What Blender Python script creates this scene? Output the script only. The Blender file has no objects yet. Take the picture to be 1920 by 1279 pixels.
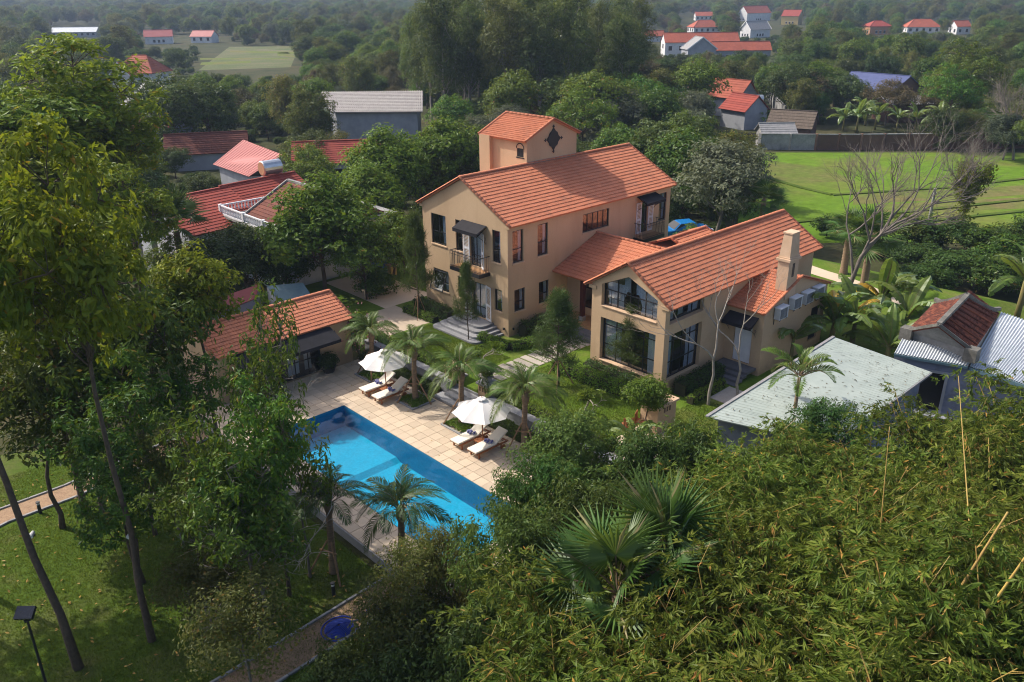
import bpy, math, random
import numpy as np
from mathutils import Vector, Matrix, Euler

# ------------------------------------------------------------------ camera, sky, sun, exposure
SC = bpy.context.scene
COL = SC.collection
CAM = np.array([-31.2408, -33.3701, 18.6457])
YAW, PITCH, ROLL, FPX = 0.8140, -0.4011, -0.0087, 1558.3222
_fw = np.array([math.cos(PITCH)*math.cos(YAW), math.cos(PITCH)*math.sin(YAW), math.sin(PITCH)])
_rt = np.array([math.sin(YAW), -math.cos(YAW), 0.0])
_up = np.cross(_rt, _fw)
_r2 = _rt*math.cos(ROLL) + _up*math.sin(ROLL)
_u2 = -_rt*math.sin(ROLL) + _up*math.cos(ROLL)
cd = bpy.data.cameras.new('camera')
cd.sensor_width = 36.0
cd.lens = FPX/1920*36.0
cd.clip_start = 0.2
cd.clip_end = 9000
cam = bpy.data.objects.new('camera', cd)
COL.objects.link(cam)
cam.matrix_world = Matrix(((_r2[0], _u2[0], -_fw[0], CAM[0]), (_r2[1], _u2[1], -_fw[1], CAM[1]),
                           (_r2[2], _u2[2], -_fw[2], CAM[2]), (0, 0, 0, 1)))
SC.camera = cam

SUN_AZ, SUN_EL = math.radians(111), math.radians(45)
W = bpy.data.worlds.new('World')
SC.world = W
W.use_nodes = True
wn = W.node_tree.nodes
sky = wn.new('ShaderNodeTexSky')
sky.sky_type = 'NISHITA'
sky.sun_disc = False
sky.sun_elevation = SUN_EL
sky.sun_rotation = math.pi/2 - SUN_AZ
sky.air_density = 0.85
sky.dust_density = 3.5
sky.ozone_density = 0.4
sky.altitude = 50
bg = wn['Background']
bg.inputs['Strength'].default_value = 0.14
W.node_tree.links.new(sky.outputs[0], bg.inputs['Color'])
sd = bpy.data.lights.new('sun', 'SUN')
sd.energy = 3.1
sd.angle = math.radians(0.6)
sd.color = (1.0, 0.93, 0.82)
sun = bpy.data.objects.new('sun', sd)
COL.objects.link(sun)
sdir = Vector((math.cos(SUN_EL)*math.cos(SUN_AZ), math.cos(SUN_EL)*math.sin(SUN_AZ), math.sin(SUN_EL)))
sun.rotation_euler = sdir.to_track_quat('Z', 'Y').to_euler()
sun.location = (0, 60, 60)
SC.view_settings.view_transform = 'Standard'
SC.view_settings.look = 'None'
SC.view_settings.gamma = 1.0
SC.view_settings.use_curve_mapping = False
SC.view_settings.exposure = 0.75
SC.render.engine = 'CYCLES'
SC.cycles.use_denoising = True
SC.cycles.filter_width = 1.1
SC.cycles.max_bounces = 8
SC.cycles.transparent_max_bounces = 12
SC.cycles.volume_bounces = 3
HAZE = 0.00025

# ------------------------------------------------------------------ helpers
rng = random.Random(7)
nrs = np.random.RandomState(11)

def at(px, py, z):
    """surveyed point: where the sight line of a photo pixel meets height z"""
    d = _fw + _r2*(px-960)/FPX - _u2*(py-639.5)/FPX
    t = (z-CAM[2])/d[2]
    p = CAM + t*d
    return Vector((p[0], p[1], z))

def tag(o, label=None, cat=None, group=None, kind=None):
    if label: o['label'] = label
    if cat: o['category'] = cat
    if group: o['group'] = group
    if kind: o['kind'] = kind
    return o

def thing(name, label, cat, loc=(0, 0, 0), rz=0.0, group=None):
    o = bpy.data.objects.new(name, None)
    o.empty_display_size = 0.2
    COL.objects.link(o)
    o.location = loc
    o.rotation_euler = (0, 0, rz)
    return tag(o, label, cat, group)

def put(name, me, parent=None, loc=None, rot=None, scale=None):
    o = bpy.data.objects.new(name, me)
    COL.objects.link(o)
    if parent is not None: o.parent = parent
    if loc is not None: o.location = loc
    if rot is not None: o.rotation_euler = rot
    if scale is not None: o.scale = scale if hasattr(scale, '__len__') else (scale,)*3
    return o

def copy_tree(o, parent=None):
    c = o.copy()
    COL.objects.link(c)
    if parent is not None: c.parent = parent
    for ch in list(o.children):
        copy_tree(ch, c)
    return c

def np_mesh(name, V, F, mats=(), mi=None, smooth=False):
    V = np.ascontiguousarray(V, dtype=np.float32)
    F = np.ascontiguousarray(F, dtype=np.int32)
    me = bpy.data.meshes.new(name)
    k = F.shape[1]
    me.vertices.add(len(V)); me.vertices.foreach_set('co', V.ravel())
    me.loops.add(F.size); me.loops.foreach_set('vertex_index', F.ravel())
    me.polygons.add(len(F)); me.polygons.foreach_set('loop_start', np.arange(0, F.size, k, dtype=np.int32))
    for m in mats: me.materials.append(m)
    if mi is not None: me.polygons.foreach_set('material_index', np.asarray(mi, dtype=np.int32))
    me.update(calc_edges=True)
    me.validate()
    me.polygons.foreach_set('use_smooth', np.full(len(me.polygons), smooth, dtype=bool))
    return me

class MB:
    def __init__(s): s.v = []; s.f = []; s.m = []
    def add(s, vs, fs, mi=0):
        b = len(s.v)
        s.v += [tuple(v) for v in vs]
        s.f += [tuple(i+b for i in f) for f in fs]
        s.m += [mi]*len(fs)
        return s
    def quad(s, *p, mi=0): return s.add(p, [tuple(range(len(p)))], mi)
    def box(s, x0, y0, z0, x1, y1, z1, mi=0):
        if x0 > x1: x0, x1 = x1, x0
        if y0 > y1: y0, y1 = y1, y0
        if z0 > z1: z0, z1 = z1, z0
        return s.add([(x0,y0,z0),(x1,y0,z0),(x1,y1,z0),(x0,y1,z0),(x0,y0,z1),(x1,y0,z1),(x1,y1,z1),(x0,y1,z1)],
                     [(0,3,2,1),(4,5,6,7),(0,1,5,4),(1,2,6,5),(2,3,7,6),(3,0,4,7)], mi)
    def obox(s, c, a, b, h, mi=0):
        c, a, b, h = Vector(c), Vector(a), Vector(b), Vector(h)
        vs = [c-a-b-h, c+a-b-h, c+a+b-h, c-a+b-h, c-a-b+h, c+a-b+h, c+a+b+h, c-a+b+h]
        return s.add(vs, [(0,3,2,1),(4,5,6,7),(0,1,5,4),(1,2,6,5),(2,3,7,6),(3,0,4,7)], mi)
    def bar(s, a, b, w, h=None, mi=0, up=(0, 0, 1)):
        a, b = Vector(a), Vector(b); d = (b-a); L = d.length
        if L < 1e-6: return s
        d.normalize(); u = Vector(up)
        if abs(d.dot(u)) > .95: u = Vector((1, 0, 0))
        sd_ = d.cross(u).normalized(); u = sd_.cross(d).normalized()
        return s.obox((a+b)/2, d*(L/2), sd_*(w/2), u*((h or w)/2), mi)
    def prism(s, poly, vec, mi=0):
        n = len(poly); vec = Vector(vec)
        vs = [Vector(p) for p in poly] + [Vector(p)+vec for p in poly]
        fs = [tuple(reversed(range(n))), tuple(range(n, 2*n))] + [(i, (i+1) % n, n+(i+1) % n, n+i) for i in range(n)]
        return s.add(vs, fs, mi)
    def tube(s, pts, rad, n=6, mi=0, cap=True):
        pts = [Vector(p) for p in pts]
        if not hasattr(rad, '__len__'): rad = [rad]*len(pts)
        vs = []; fs = []
        ref = None
        for i, p in enumerate(pts):
            d = (pts[min(i+1, len(pts)-1)]-pts[max(i-1, 0)])
            if d.length < 1e-9: d = Vector((0, 0, 1))
            d.normalize()
            if ref is None or abs(ref.dot(d)) > .98: ref = Vector((1, 0, 0)) if abs(d.x) < .8 else Vector((0, 1, 0))
            a = d.cross(ref).normalized(); b = d.cross(a); ref = -d.cross(a).cross(d).cross(d) if False else ref
            for k in range(n):
                t = 2*math.pi*k/n
                vs.append(p + a*(rad[i]*math.cos(t)) + b*(rad[i]*math.sin(t)))
        for i in range(len(pts)-1):
            for k in range(n):
                fs.append((i*n+k, i*n+(k+1) % n, (i+1)*n+(k+1) % n, (i+1)*n+k))
        if cap:
            fs.append(tuple(range(n-1, -1, -1))); m = (len(pts)-1)*n; fs.append(tuple(range(m, m+n)))
        return s.add(vs, fs, mi)
    def lathe(s, prof, c=(0, 0, 0), n=14, mi=0):
        vs = []; fs = []
        for r, z in prof:
            for k in range(n):
                t = 2*math.pi*k/n
                vs.append((c[0]+r*math.cos(t), c[1]+r*math.sin(t), c[2]+z))
        for i in range(len(prof)-1):
            for k in range(n):
                fs.append((i*n+k, i*n+(k+1) % n, (i+1)*n+(k+1) % n, (i+1)*n+k))
        fs.append(tuple(range(n-1, -1, -1))); m = (len(prof)-1)*n; fs.append(tuple(range(m, m+n)))
        return s.add(vs, fs, mi)
    def mesh(s, name, mats, smooth=False):
        me = bpy.data.meshes.new(name)
        me.from_pydata(s.v, [], s.f)
        if not isinstance(mats, (list, tuple)): mats = [mats]
        for m in mats: me.materials.append(m)
        if len(mats) > 1: me.polygons.foreach_set('material_index', s.m)
        if smooth: me.polygons.foreach_set('use_smooth', [True]*len(s.f))
        me.update()
        return me
    def build(s, name, mats, parent=None, smooth=False, kind=None):
        o = put(name, s.mesh(name, mats, smooth), parent)
        if kind: o['kind'] = kind
        return o

# ------------------------------------------------------------------ materials
def new_mat(name):
    m = bpy.data.materials.new(name); m.use_nodes = True
    nt = m.node_tree
    return m, nt, nt.nodes['Principled BSDF'], nt.nodes['Material Output']

def piece_random(nt):
    """random value per separate piece: object random plus mesh-island random"""
    oi = nt.nodes.new('ShaderNodeObjectInfo'); ge = nt.nodes.new('ShaderNodeNewGeometry')
    a = nt.nodes.new('ShaderNodeMath'); a.operation = 'ADD'
    f = nt.nodes.new('ShaderNodeMath'); f.operation = 'FRACT'
    nt.links.new(oi.outputs['Random'], a.inputs[0]); nt.links.new(ge.outputs['Random Per Island'], a.inputs[1])
    nt.links.new(a.outputs[0], f.inputs[0])
    return f.outputs[0]

def ramp(nt, src, stops):
    r = nt.nodes.new('ShaderNodeValToRGB')
    el = r.color_ramp.elements
    while len(el) < len(stops): el.new(0.5)
    for e, (p, c) in zip(el, stops): e.position = p; e.color = (*c, 1)
    nt.links.new(src, r.inputs[0])
    return r.outputs[0]

def noise(nt, scale, detail=4, rough=.55, vec=None, stretch=None, coord='pos'):
    n = nt.nodes.new('ShaderNodeTexNoise')
    n.inputs['Scale'].default_value = scale; n.inputs['Detail'].default_value = detail; n.inputs['Roughness'].default_value = rough
    if vec is None:
        if coord == 'pos': vec = nt.nodes.new('ShaderNodeNewGeometry').outputs['Position']
        else: vec = nt.nodes.new('ShaderNodeTexCoord').outputs['Object']
    if stretch:
        mp = nt.nodes.new('ShaderNodeMapping'); mp.inputs['Scale'].default_value = stretch
        nt.links.new(vec, mp.inputs[0]); vec = mp.outputs[0]
    nt.links.new(vec, n.inputs['Vector'])
    return n.outputs['Fac']

def mixc(nt, fac, a, b, mode='MIX'):
    m = nt.nodes.new('ShaderNodeMix'); m.data_type = 'RGBA'; m.blend_type = mode
    for s, i in ((fac, 0), (a, 6), (b, 7)):
        if isinstance(s, (int, float)): m.inputs[i].default_value = s
        elif isinstance(s, tuple): m.inputs[i].default_value = (*s, 1)
        else: nt.links.new(s, m.inputs[i])
    return m.outputs[2]

def mat(name, c1, c2=None, scale=2.0, rough=.85, rnd=0.0, rcol=None, bump=0.0, bscale=40, spec=.3, metal=0.0,
        detail=5, fine=0.0, fscale=30, stretch=None, coord='pos', blot=None):
    m, nt, bs, out = new_mat(name)
    c2 = c2 or tuple(c*.75 for c in c1)
    n = noise(nt, scale, detail, .6, stretch=stretch, coord=coord)
    col = ramp(nt, n, [(.32, c1), (.68, c2)])
    if fine:
        n2 = noise(nt, fscale, 3, .6, coord=coord)
        col = mixc(nt, fine, col, ramp(nt, n2, [(.3, (.15,.15,.15)), (.7, (1., 1., 1.))]), 'MULTIPLY')
    if blot:
        bc, bs_, lo, hi = blot
        n3 = noise(nt, bs_, 6, .65, coord=coord)
        col = mixc(nt, ramp(nt, n3, [(lo, (0,0,0)), (hi, (1,1,1))]), col, bc)
    if rnd:
        r = piece_random(nt)
        col = mixc(nt, rnd, col, ramp(nt, r, [(0., tuple(c*.55 for c in c1)), (.5, c1), (1., rcol or tuple(min(1, c*1.35) for c in c1))]))
    nt.links.new(col, bs.inputs['Base Color'])
    bs.inputs['Roughness'].default_value = rough
    bs.inputs['Specular IOR Level'].default_value = spec
    bs.inputs['Metallic'].default_value = metal
    if bump:
        b = nt.nodes.new('ShaderNodeBump'); b.inputs['Strength'].default_value = bump; b.inputs['Distance'].default_value = .02
        nt.links.new(noise(nt, bscale, 4, .6, coord=coord), b.inputs['Height']); nt.links.new(b.outputs[0], bs.inputs['Normal'])
    return m

def leaf_mat(name, ca, cb, cc=None, trans=.38, gloss=.1, old=None, oldp=.03, objvar=.35):
    """leaf: piece-random hue between ca and cb, per-tree shift, translucent"""
    m, nt, bs, out = new_mat(name)
    nt.nodes.remove(bs)
    r = nt.nodes.new('ShaderNodeNewGeometry').outputs['Random Per Island']
    stops = [(0., ca), (.55, tuple((a+b)/2 for a, b in zip(ca, cb))), (1., cb)]
    if old: stops = stops[:2] + [(1-oldp-.005, cb), (1-oldp, old)]
    col = ramp(nt, r, stops)
    oi = nt.nodes.new('ShaderNodeObjectInfo')
    if objvar:
        hs = nt.nodes.new('ShaderNodeHueSaturation')
        mr = nt.nodes.new('ShaderNodeMapRange'); nt.links.new(oi.outputs['Random'], mr.inputs[0])
        mr.inputs[3].default_value = .5-.035*objvar/.35; mr.inputs[4].default_value = .5+.03*objvar/.35
        mv = nt.nodes.new('ShaderNodeMapRange')
        f2 = nt.nodes.new('ShaderNodeMath'); f2.operation = 'MULTIPLY'; f2.inputs[1].default_value = 7.31
        fr = nt.nodes.new('ShaderNodeMath'); fr.operation = 'FRACT'
        nt.links.new(oi.outputs['Random'], f2.inputs[0]); nt.links.new(f2.outputs[0], fr.inputs[0]); nt.links.new(fr.outputs[0], mv.inputs[0])
        mv.inputs[3].default_value = 1-objvar; mv.inputs[4].default_value = 1+objvar
        nt.links.new(mr.outputs[0], hs.inputs['Hue']); nt.links.new(mv.outputs[0], hs.inputs['Value']); nt.links.new(col, hs.inputs['Color'])
        col = hs.outputs[0]
    df = nt.nodes.new('ShaderNodeBsdfDiffuse'); tr = nt.nodes.new('ShaderNodeBsdfTranslucent'); gl = nt.nodes.new('ShaderNodeBsdfGlossy')
    gl.inputs['Roughness'].default_value = .42; gl.inputs['Color'].default_value = (.8, .85, .8, 1)
    tc = mixc(nt, .5, col, (.40, .42, .02), 'MIX')
    m1 = nt.nodes.new('ShaderNodeMixShader'); m2 = nt.nodes.new('ShaderNodeMixShader')
    nt.links.new(col, df.inputs[0]); nt.links.new(mixc(nt, .6, tc, col), tr.inputs[0])
    m1.inputs[0].default_value = trans; nt.links.new(df.outputs[0], m1.inputs[1]); nt.links.new(tr.outputs[0], m1.inputs[2])
    fz = nt.nodes.new('ShaderNodeLayerWeight'); fz.inputs[0].default_value = .25
    mm = nt.nodes.new('ShaderNodeMath'); mm.operation = 'MULTIPLY_ADD'; mm.inputs[1].default_value = gloss*.8; mm.inputs[2].default_value = gloss*.12
    nt.links.new(fz.outputs['Fresnel'], mm.inputs[0])
    nt.links.new(mm.outputs[0], m2.inputs[0]); nt.links.new(m1.outputs[0], m2.inputs[1]); nt.links.new(gl.outputs[0], m2.inputs[2])
    nt.links.new(m2.outputs[0], out.inputs['Surface'])
    return m

def glass_mat(name, tint, refl, base=.08, rough=.03, bumpy=0, bscale=1.0):
    m, nt, bs, out = new_mat(name)
    nt.nodes.remove(bs)
    tr = nt.nodes.new('ShaderNodeBsdfTransparent'); tr.inputs[0].default_value = (*tint, 1)
    gl = nt.nodes.new('ShaderNodeBsdfGlossy'); gl.inputs['Roughness'].default_value = rough
    fz = nt.nodes.new('ShaderNodeLayerWeight'); fz.inputs[0].default_value = .5; pw_ = nt.nodes.new('ShaderNodeMath'); pw_.operation = 'POWER'; pw_.inputs[1].default_value = 4.5; nt.links.new(fz.outputs['Facing'], pw_.inputs[0])
    mm = nt.nodes.new('ShaderNodeMath'); mm.operation = 'MULTIPLY_ADD'; mm.use_clamp = True; mm.inputs[1].default_value = refl; mm.inputs[2].default_value = base
    mx = nt.nodes.new('ShaderNodeMixShader')
    if bumpy:
        b = nt.nodes.new('ShaderNodeBump'); b.inputs['Strength'].default_value = bumpy; b.inputs['Distance'].default_value = .05
        nt.links.new(noise(nt, bscale, 3, .5), b.inputs['Height'])
        nt.links.new(b.outputs[0], gl.inputs['Normal']); nt.links.new(b.outputs[0], fz.inputs['Normal'])
    nt.links.new(pw_.outputs[0], mm.inputs[0]); nt.links.new(mm.outputs[0], mx.inputs[0])
    nt.links.new(tr.outputs[0], mx.inputs[1]); nt.links.new(gl.outputs[0], mx.inputs[2]); nt.links.new(mx.outputs[0], out.inputs['Surface'])
    return m

M = {}
def stucco_mat(name, c1, c2):
    m, nt, bs, out = new_mat(name)
    col = ramp(nt, noise(nt, .9, 6, .62), [(.3, c1), (.7, c2)])
    col = mixc(nt, .55, col, ramp(nt, noise(nt, .45, 5, .6), [(.35, (.72, .68, .63)), (.62, (1, 1, 1))]), 'MULTIPLY')
    col = mixc(nt, .4, col, ramp(nt, noise(nt, .8, 5, .6, stretch=(1.2, 1.2, .22)), [(.28, (.74, .70, .66)), (.5, (1, 1, 1))]), 'MULTIPLY')   # rain streaks
    col = mixc(nt, .25, col, ramp(nt, noise(nt, 11, 4, .6), [(.3, (.72, .72, .72)), (.7, (1, 1, 1))]), 'MULTIPLY')
    sx = nt.nodes.new('ShaderNodeSeparateXYZ'); nt.links.new(nt.nodes.new('ShaderNodeNewGeometry').outputs['Position'], sx.inputs[0])
    ad = nt.nodes.new('ShaderNodeMath'); ad.operation = 'MULTIPLY_ADD'; ad.inputs[1].default_value = -1.6; nt.links.new(noise(nt, 1.7, 5, .7), ad.inputs[0]); nt.links.new(sx.outputs['Z'], ad.inputs[2])
    mp = nt.nodes.new('ShaderNodeMapRange'); mp.inputs[1].default_value = -1.5; mp.inputs[2].default_value = -.75; nt.links.new(ad.outputs[0], mp.inputs[0])
    col = mixc(nt, mp.outputs[0], mixc(nt, .6, col, (.20, .15, .10)), col)      # splash dirt along the foot
    nt.links.new(col, bs.inputs['Base Color']); bs.inputs['Roughness'].default_value = .95; bs.inputs['Specular IOR Level'].default_value = .2
    b = nt.nodes.new('ShaderNodeBump'); b.inputs['Strength'].default_value = .25; b.inputs['Distance'].default_value = .02
    nt.links.new(noise(nt, 25, 4, .6), b.inputs['Height']); nt.links.new(b.outputs[0], bs.inputs['Normal'])
    return m
M['stucco'] = stucco_mat('stucco', (.60, .43, .275), (.50, .35, .215))
M['stucco_pale'] = mat('stucco_pale', (.58, .41, .28), (.47, .32, .2), 1.2, .95, bump=.2, bscale=25)
M['tile'] = mat('clay_tile', (.58, .205, .105), (.49, .165, .082), .8, .75, rnd=.16, rcol=(.66, .27, .14), fine=.25, fscale=14, spec=.3, blot=((.27, .12, .08), 1.1, .54, .80))
M['tile_red'] = mat('red_tile', (.30, .055, .035), (.24, .04, .03), .7, .8, rnd=.3, fine=.3, fscale=6)
M['tile_brown'] = mat('old_brown_tile', (.10, .03, .02), (.155, .045, .026), 1.6, .9, rnd=.55, rcol=(.27, .085, .045), fine=.4, fscale=18, blot=((.03, .022, .02), 1.3, .5, .7))
M['tile_old'] = mat('weathered_tile', (.17, .055, .036), (.11, .035, .026), 1.0, .9, rnd=.4, fine=.4, fscale=8)
M['frame'] = mat('dark_frame', (.016, .017, .02), rough=.45, spec=.5)
M['black'] = mat('black_metal', (.018, .018, .02), rough=.5, spec=.5)
M['awning'] = mat('dark_awning', (.016, .016, .019), (.026, .025, .03), 2, .8, spec=.15)
M['glass'] = glass_mat('window_glass', (.84, .88, .90), .8, .14)
M['white'] = mat('white_paint', (.74, .74, .76), (.66, .66, .69), 3, .6)
M['curtain'] = mat('curtain_cloth', (.72, .76, .86), (.64, .68, .79), 1.5, .9)
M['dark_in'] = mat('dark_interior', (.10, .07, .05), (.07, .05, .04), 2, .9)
M['wood_floor'] = mat('orange_floor', (.42, .24, .11), (.32, .17, .08), 4, .6)
M['post_wood'] = mat('dark_red_wood', (.085, .02, .015), (.05, .014, .012), 5, .5)
M['teak'] = mat('teak_wood', (.34, .13, .05), (.25, .09, .035), 12, .55, coord='obj', rnd=.15)
M['stake'] = mat('stake_wood', (.34, .21, .12), (.24, .14, .08), 6, .9)
M['cushion'] = mat('cream_cushion', (.84, .78, .67), (.78, .72, .61), 3, .9)
M['canvas'] = mat('white_canvas', (.80, .77, .74), (.70, .67, .64), 1.2, .9)
M['paver'] = mat('sand_paver', (.58, .465, .345), (.50, .40, .295), 1.3, .85, rnd=.32, rcol=(.68, .545, .40), fine=.12, fscale=22, bump=.15, bscale=50, blot=((.44, .34, .25), .8, .55, .85))
M['grout'] = mat('deck_grout', (.33, .27, .2), rough=.95)
M['greystone'] = mat('grey_stone', (.30, .30, .31), (.22, .22, .235), 3, .85, rnd=.3, fine=.3, fscale=15, bump=.3, bscale=20)
M['darkstone'] = mat('dark_stone', (.15, .15, .165), (.11, .11, .12), 3, .7, rnd=.2, fine=.3, fscale=12)
M['stepstone'] = mat('stepping_stone', (.42, .37, .32), (.33, .29, .25), 2, .9, rnd=.3, fine=.2, fscale=15)
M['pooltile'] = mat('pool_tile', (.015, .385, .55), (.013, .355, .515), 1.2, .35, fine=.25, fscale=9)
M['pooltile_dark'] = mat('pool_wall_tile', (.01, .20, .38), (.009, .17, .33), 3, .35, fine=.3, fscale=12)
M['water'] = glass_mat('pool_water', (.62, .93, 1.0), .9, .02, .04, bumpy=.10, bscale=1.6)
M['concrete'] = mat('concrete', (.34, .33, .32), (.24, .235, .23), 1.2, .95, fine=.3, fscale=8, blot=((.12, .12, .12), 1.0, .5, .75))
M['bluewall'] = mat('blue_grey_render', (.24, .26, .34), (.18, .20, .27), 1.0, .95, blot=((.12, .125, .15), 1.2, .5, .75))
M['whitewall'] = mat('white_render', (.66, .66, .66), (.55, .55, .56), 1.0, .95, blot=((.36, .36, .36), 1.2, .55, .8))
M['greywall'] = mat('grey_render', (.34, .35, .38), (.27, .28, .31), 1.0, .95)
M['sheet'] = mat('pale_metal_sheet', (.35, .395, .36), (.29, .335, .305), .8, .55, fine=.1, fscale=3, blot=((.26, .25, .2), 3.2, .62, .72), spec=.4)
M['white_sheet'] = mat('white_corrugated', (.48, .51, .54), (.40, .43, .46), 1.0, .5, spec=.5)
M['thatch'] = mat('brown_thatch', (.17, .13, .10), (.11, .085, .065), 3, .95, fine=.4, fscale=9)
M['grey_sheet'] = mat('grey_corrugated', (.28, .27, .27), (.2, .2, .2), 2, .8)
M['blue_roof'] = mat('blue_metal_roof', (.085, .10, .21), (.06, .075, .17), 1.5, .5)
M['teal_sheet'] = mat('teal_metal_roof', (.10, .17, .20), (.075, .13, .16), 1.5, .6)
M['red_sheet'] = mat('red_metal_roof', (.40, .11, .10), (.36, .095, .085), .4, .6)
M['bright_red'] = mat('bright_red_roof', (.40, .105, .06), (.32, .085, .05), .3, .85, fine=.3, fscale=1.5)
M['pale_tile'] = mat('pale_grey_tile', (.50, .46, .43), (.40, .37, .34), 2, .85, fine=.35, fscale=4)
M['brick'] = mat('brick_wall', (.165, .09, .065), (.12, .07, .055), 1.5, .95, rnd=.4, fine=.4, fscale=10, blot=((.09, .06, .05), .7, .5, .75))
M['tarp'] = mat('blue_tarp', (.02, .12, .42), (.015, .08, .32), 3, .5)
M['steel'] = mat('steel_tank', (.62, .62, .62), (.5, .5, .5), 4, .3, metal=.85)
M['acfront'] = mat('ac_grille', (.16, .165, .17), (.12, .125, .13), 6, .6)
M['moss'] = mat('mossy_mortar', (.20, .19, .17), (.11, .105, .09), 2, .95, fine=.4, fscale=12)
M['acbody'] = mat('ac_casing', (.52, .53, .54), (.45, .46, .47), 3, .6)
M['carblue'] = mat('car_paint', (.01, .16, .42), (.01, .14, .40), 1, .25, spec=.6)
M['rubber'] = mat('rubber', (.02, .02, .02), rough=.8)
M['bark'] = mat('bark', (.12, .085, .06), (.07, .05, .038), 6, .95, bump=.6, bscale=14, coord='obj')
M['bark_pale'] = mat('pale_bark', (.36, .32, .27), (.24, .20, .165), 4, .95, bump=.4, bscale=14, coord='obj')
M['bark_grey'] = mat('grey_bark', (.2, .17, .145), (.13, .11, .095), 4, .95, coord='obj')
M['palmtrunk'] = mat('palm_trunk', (.27, .19, .12), (.17, .115, .075), 5, .95, coord='obj', stretch=(1, 1, 5))
M['culm'] = mat('bamboo_culm', (.42, .30, .08), (.34, .20, .06), 2, .5, coord='obj', rnd=.3)
M['gravel'] = mat('path_gravel', (.40, .27, .17), (.31, .20, .125), 5, .95, fine=.45, fscale=18, bump=.5, bscale=30)
M['soil'] = mat('soil', (.20, .13, .085), (.14, .09, .06), 3, .95, fine=.4, fscale=16)
M['terracotta'] = mat('terracotta', (.45, .24, .13), (.36, .19, .10), 4, .9)
M['towel_blue'] = mat('blue_towel', (.04, .05, .26), (.30, .30, .48), 25, .9, coord='obj')
M['lampwhite'] = mat('lamp_housing', (.7, .7, .7))
M['panel'] = mat('solar_panel', (.012, .016, .03), rough=.25, spec=.6)
M['hose'] = mat('blue_hose', (.02, .05, .35), rough=.4)
M['pink'] = leaf_mat('bougainvillea_flower', (.45, .10, .22), (.55, .22, .30), trans=.3)
M['yellow_post'] = mat('yellow_stone', (.48, .36, .15), (.4, .3, .12), 4)

# foliage
G = {}
G['acacia'] = leaf_mat('leaf_acacia', (.07, .125, .008), (.20, .25, .016), old=(.30, .20, .02), oldp=.015, trans=.42, objvar=.25)
G['broad'] = leaf_mat('leaf_broad', (.035, .085, .008), (.10, .165, .014), old=(.22, .14, .03), oldp=.012, trans=.36, gloss=.14)
G['mango'] = leaf_mat('leaf_dark', (.032, .064, .012), (.072, .11, .022), trans=.28, gloss=.14)
G['lychee'] = leaf_mat('leaf_lychee', (.032, .076, .014), (.085, .145, .032), trans=.3, gloss=.09)
G['olive'] = leaf_mat('leaf_olive', (.065, .085, .02), (.12, .125, .03), trans=.38, old=(.20, .13, .03), oldp=.03)
G['euca'] = leaf_mat('leaf_eucalyptus', (.055, .085, .022), (.12, .145, .04), trans=.35)
G['brown'] = leaf_mat('leaf_brownish', (.075, .065, .03), (.13, .095, .045), trans=.3)
G['grey'] = leaf_mat('leaf_greygreen', (.075, .095, .055), (.125, .145, .09), trans=.3)
G['bright'] = leaf_mat('leaf_bright', (.065, .13, .012), (.13, .20, .02), trans=.42, objvar=.15)
G['palm'] = leaf_mat('leaf_palm', (.050, .10, .012), (.10, .155, .022), old=(.22, .19, .06), oldp=.02, trans=.3, gloss=.2, objvar=.2)
G['palm_dark'] = leaf_mat('leaf_palm_dark', (.030, .065, .015), (.065, .105, .022), old=(.22, .19, .08), oldp=.02, trans=.28, gloss=.2, objvar=.2)
G['fan'] = leaf_mat('leaf_fan', (.045, .10, .016), (.085, .15, .028), old=(.22, .19, .09), oldp=.02, trans=.3, gloss=.18, objvar=.2)
G['banana'] = leaf_mat('leaf_banana', (.10, .17, .03), (.16, .23, .045), trans=.45, gloss=.15, objvar=.2)
G['banana_old'] = leaf_mat('leaf_banana_old', (.42, .26, .02), (.48, .30, .03), trans=.4, objvar=.1)
G['bamboo'] = leaf_mat('leaf_bamboo', (.050, .095, .010), (.165, .20, .034), old=(.40, .22, .05), oldp=.022, trans=.36, gloss=.06, objvar=.2)
G['pine'] = leaf_mat('leaf_pine', (.05, .09, .022), (.085, .125, .035), trans=.2, gloss=.06, objvar=.15)
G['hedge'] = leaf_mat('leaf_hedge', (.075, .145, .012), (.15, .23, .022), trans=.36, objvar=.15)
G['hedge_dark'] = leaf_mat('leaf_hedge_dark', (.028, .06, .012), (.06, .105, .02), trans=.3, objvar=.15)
G['grass'] = leaf_mat('grass_blade', (.055, .10, .010), (.10, .145, .018), trans=.4, gloss=.05, objvar=0)
G['weed'] = leaf_mat('leaf_weed', (.05, .10, .02), (.10, .15, .03), trans=.35)
G['litter'] = leaf_mat('fallen_leaf', (.30, .17, .05), (.42, .28, .09), trans=.2, objvar=0)

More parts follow.
